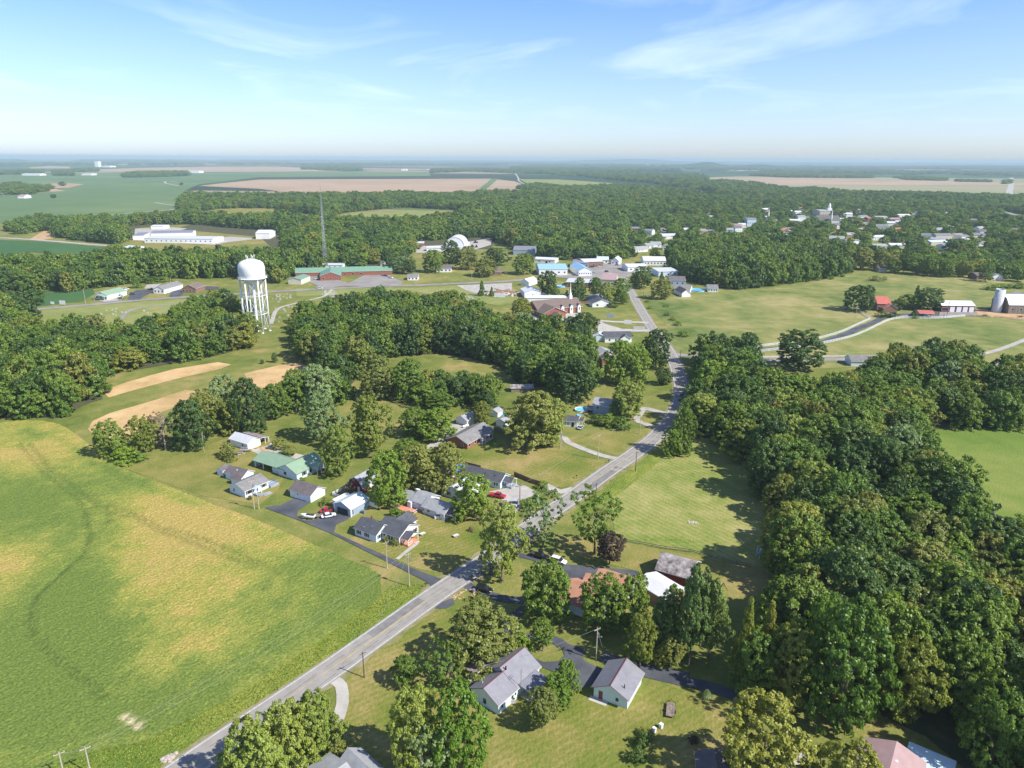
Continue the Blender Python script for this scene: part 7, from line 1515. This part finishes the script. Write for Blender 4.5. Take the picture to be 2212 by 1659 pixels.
def mailbox(label, c, px):
    g = G(*c(*px)); t = thing('mailbox', label, 'mailbox', (g[0], g[1], 0), R(35)); mb = MB(); mb.box(-.05, -.05, 0, .05, .05, 1.05); part('post', mb, 'pole_dark', t); mb = MB(); mb.box(-.28, -.12, 1.05, .28, .12, 1.32); mb.tube((-.28, 0, 1.3), (.28, 0, 1.3), .12, n=10); part('box', mb, 'black', t)
mailbox('dark mailbox on the verge by the gravel loop drive', c3, (1803, 1122)); mailbox('mailbox beside the big lawn near the road', c3, (1525, 1255)); mailbox('mailbox where the sealed drive meets the road', cH, (2140, 1650))
def sign(label, c, px, w, h, z, m='white', legs='steel'):
    g = G(*c(*px)); t = thing('sign', label, 'sign', (g[0], g[1], 0), R(-10)); mb = MB(); mb.box(-w / 2, -.08, z, w / 2, .08, z + h); part('panel', mb, m, t); mb = MB()
    for x in (-w * .35, w * .35): mb.tube((x, .12, 0), (x, .12, z + h * .8), .06)
    part('post', mb, legs, t)
g = G(*cM(440, 640)); t = thing('road_sign', 'yellow diamond warning sign at the roadside willow tree', 'sign', (g[0], g[1], 0), R(-50)); mb = MB(); mb.v = [(0, -.02, 1.6), (.5, -.02, 2.1), (0, -.02, 2.6), (-.5, -.02, 2.1), (0, .02, 1.6), (.5, .02, 2.1), (0, .02, 2.6), (-.5, .02, 2.1)]; mb.f = [[0, 1, 2, 3], [7, 6, 5, 4], [0, 4, 5, 1], [1, 5, 6, 2], [2, 6, 7, 3], [3, 7, 4, 0]]; mb.m = [0] * 6; part('panel', mb, mat('sign_yellow', (.85, .62, .04)), t); mb = MB(); mb.tube((0, .06, 0), (0, .06, 2.4), .04); part('post', mb, 'steel', t)
sign('white church sign on the lawn below the church', c3a, (1000, 1545), 5, 2.6, 1.2); sign('long low pale sign by the church entry', c3a, (1100, 1582), 8, 2.0, .4, 'stone'); sign('dark round sign board on the church lawn', c3a, (848, 1495), 5, 2.4, 1.8, 'bluegrey'); sign('white roadside board by the green crop, larger', c1a, (542, 1372), 5, 3, .8); sign('white roadside board by the green crop, smaller', c1a, (455, 1370), 3, 2, .8); sign('white board by the salvage yard', c2a, (2105, 1308), 9, 3.4, .6)
g = G(1645, 1204); t = thing('playset', 'white and blue climbing frame at the edge of the big wood', 'playset', (g[0], g[1], 0), R(10)); mb = MB()
for x in (-1.2, 1.2):
    for y in (-.8, .8): mb.tube((x, y, 0), (x, y, 3.4), .09)
for z in (1.2, 2.2, 3.3): mb.tube((-1.2, -.8, z), (1.2, -.8, z), .07); mb.tube((-1.2, .8, z), (1.2, .8, z), .07)
part('frame', mb, 'white', t); mb = MB(); mb.box(-1.3, -.9, 1.5, 1.3, .9, 1.6); part('platform', mb, 'tarp', t); mb = MB(); mb.face([(-.4, -.9, 1.5), (.4, -.9, 1.5), (.4, -3.4, .2), (-.4, -3.4, .2)]); part('slide', mb, 'r_blue', t)
# small red junction wall / roadside stone walls
def stones(name, label, c, pts, w, n, s0, s1, m):
    path = spline([G(*p) for p in many(c, pts)], .5); mb = MB()
    for k in range(n):
        p = path[int(rng.integers(len(path)))]; x, y = p + rng.normal(0, w / 2.5, 2); s_ = rng.uniform(s0, s1); mb.lathe([(.01, 0), (s_, .05), (s_ * .9, s_ * .6), (.01, s_ * .9)], 6, c=(x, y))
    o = link(name, mb.mesh(name, [M[m]])); tag(o, label, 'stones', kind='stuff')
stones('leaf_litter', 'dark dry brush strip between road and roadside willow, lower part', cM, '330,690 420,640 530,555', 2.6, 260, .12, .35, 'bark'); stones('leaf_litter', 'dark dry brush strip by the airy roadside tree', cM, '770,400 830,340 900,290', 2.6, 240, .12, .35, 'bark')
stones('stone_edging', 'ring of rough stones at the end of the sealed drive', cM, '180,850 260,790 330,770 370,800 300,850 230,850', .8, 60, .12, .32, 'dirt'); stones('scrap', 'scattered scrap beside the workshop door', cG, '720,470 820,480 880,540 800,560', 1.6, 80, .15, .6, 'dirt'); stones('scrap', 'cluttered junk before the workshop tree', cG, '180,580 280,600 350,590', 1.4, 50, .15, .5, 'stone'); stones('scrap', 'salvage heap of rusty parts by the conifers', c2a, '2080,1255 2150,1262 2212,1270', 12, 260, .5, 1.6, 'brick_brown'); stones('scrap', 'pale salvage heap by the conifers', c2a, '2120,1280 2212,1268', 8, 120, .5, 1.3, 'stone'); stones('brush_pile', 'small brush pile on the hay field', c4, '490,1632 540,1640', 1., 60, .15, .4, 'deadwood'); stones('rocks', 'rocks at the culvert by the bottom road', cB, '1130,1600 1180,1590', 1.2, 50, .2, .5, 'deadwood')
for lb, c_, px, kd in [('grey bin beside the white dark roofed garage', cH, (1030, 830), 'bin'), ('green bin pair behind the blue grey garage, left one', cH, (1545, 945), 'bin'), ('dark bin pair behind the blue grey garage, right one', cH, (1560, 950), 'bin'), ('white gas tank behind the brick ranch house', c3, (560, 815), 'tank'), ('white gas tank beside the workshop', cG, (1020, 430), 'tank'), ('white table on the bungalow lawn', cH, (2110, 1155), 'slab'),
   ('stone slab on the lawn before the lavender house', cM, (195, 320), 'slab'), ('bin at the drive of the dark roofed house', c3, (1270, 1345), 'bin'), ('white planter in the garden bed at the bottom right', cR, (240, 1250), 'bin'), ('white garden ornament in the garden bed', cR, (180, 1285), 'bin'), ('small rubbish bin beside the black car', cM, (350, 800), 'bin')]:
    g = G(*c_(*px)); t = thing({'bin': 'rubbish_bin', 'tank': 'gas_tank', 'slab': 'garden_table'}[kd], lb, {'bin': 'bin', 'tank': 'gas tank', 'slab': 'table'}[kd], (g[0], g[1], 0), R(40)); mb = MB(); m_ = 'white' if 'white' in lb else 'p_grey'
    if kd == 'bin': mb.prism([(-.3, -.3), (.3, -.3), (.34, .34), (-.34, .34)], 0, .95); part('body', mb, m_, t); mb = MB(); mb.box(-.36, -.36, .96, .36, .4, 1.04); part('lid', mb, m_, t)
    elif kd == 'tank': mb.tube((-1.2, 0, .75), (1.2, 0, .75), .45, n=16); part('tank', mb, 'white', t); mb = MB(); mb.box(-.8, -.3, 0, -.7, .3, .5); mb.box(.7, -.3, 0, .8, .3, .5); part('leg', mb, 'steel', t)
    else: mb.box(-.9, -.6, .62, .9, .6, .7); part('top', mb, 'stone', t); mb = MB(); mb.box(-.2, -.2, 0, .2, .2, .62); part('leg', mb, 'stone', t)
# gravestones: every one a thing of its own
gm = []
for k in range(3):
    mb = MB(); mb.box(-.55 - .15 * k, -.2, 0, .55 + .15 * k, .2, .18); mb.box(-.42 - .12 * k, -.1, .18, .42 + .12 * k, .1, .8 + .25 * k); gm.append(mb.mesh('gravestone', [M['stone']]))
cnt = 0
for s, n, lb in [('693,628 730,630 735,668 700,668', 60, 'pale gravestone in the cemetery between tall trees'), ('582,640 640,632 632,690 590,700', 26, 'pale gravestone in the open cemetery right of the water tower'), ('975,642 1020,640 1045,658 985,664', 34, 'pale gravestone in the small cemetery under the highway lawn'), ('150,672 330,658 335,676 170,690', 12, 'pale gravestone low on the pale lawn left of the tower')]:
    pg = gpoly(s); lo, hi = pg.min(0), pg.max(0); k = 0
    while k < n:
        x, y = rng.uniform(lo[0], hi[0]), rng.uniform(lo[1], hi[1]); y = lo[1] + round((y - lo[1]) / 3.2) * 3.2
        if not inside(np.array([x]), np.array([y]), pg)[0]: continue
        o = link('gravestone', gm[int(rng.integers(3))], None, (x, y, .1), rng.normal(0, .1)); o.scale = (.95, .95, .95); tag(o, lb, 'gravestone', 'gravestones: ' + lb.split(' in the ')[-1] if ' in the ' in lb else 'gravestones low on the pale lawn'); k += 1
# grass tufts in the roadside strip
def tufts():
    pg = gpoly('847,1266 905,1262 912,1280 830,1340 691,1430 560,1515 440,1590 360,1645 250,1750 0,1760 -60,1740 104,1662 221,1623 316,1604 411,1556 521,1498 640,1420 691,1386 800,1308'); lo, hi = pg.min(0), pg.max(0)
    X = rng.uniform(lo[0], hi[0], 30000); Y = rng.uniform(lo[1], hi[1], 30000); k = inside(X, Y, pg); X, Y = X[k][:9000], Y[k][:9000]; mb = MB()
    k = np.min([np.hypot(X - p[0], Y - p[1]) for p in rp_[:120:2]], axis=0) > 4.6; X, Y = X[k], Y[k]
    for x, y in zip(X, Y):
        h = rng.uniform(.12, .42)
        for _ in range(3):
            a = rng.uniform(0, 6.28); c_, s_ = math.cos(a) * .22, math.sin(a) * .22; lx, ly = rng.normal(0, .15, 2); mb.face([(x - c_, y - s_, 0), (x + c_, y + s_, 0), (x + lx, y + ly, h)])
    tag(link('tall_grass', mb.mesh('tall_grass', [LF['light']])), 'tall bright grass tufts in the ditch beside the soybean field', 'grass', kind='stuff')
tufts()
# ------------------------------------------------------------------ haze
def haze():
    mb = MB(); mb.box(-61000, -3100, -1, 61000, 61000, 135); m, nt, N, L = newmat('haze'); out = N.new('ShaderNodeOutputMaterial'); v = N.new('ShaderNodeVolumePrincipled')
    v.inputs['Color'].default_value = (.56, .72, .82, 1); v.inputs['Density'].default_value = HAZE; v.inputs['Anisotropy'].default_value = .0; L.new(v.outputs[0], out.inputs['Volume'])
    o = link('haze', mb.mesh('haze', [m])); tag(o, 'thin blue summer haze over the plain', 'haze', kind='stuff')
HAZE = 8e-5
haze()
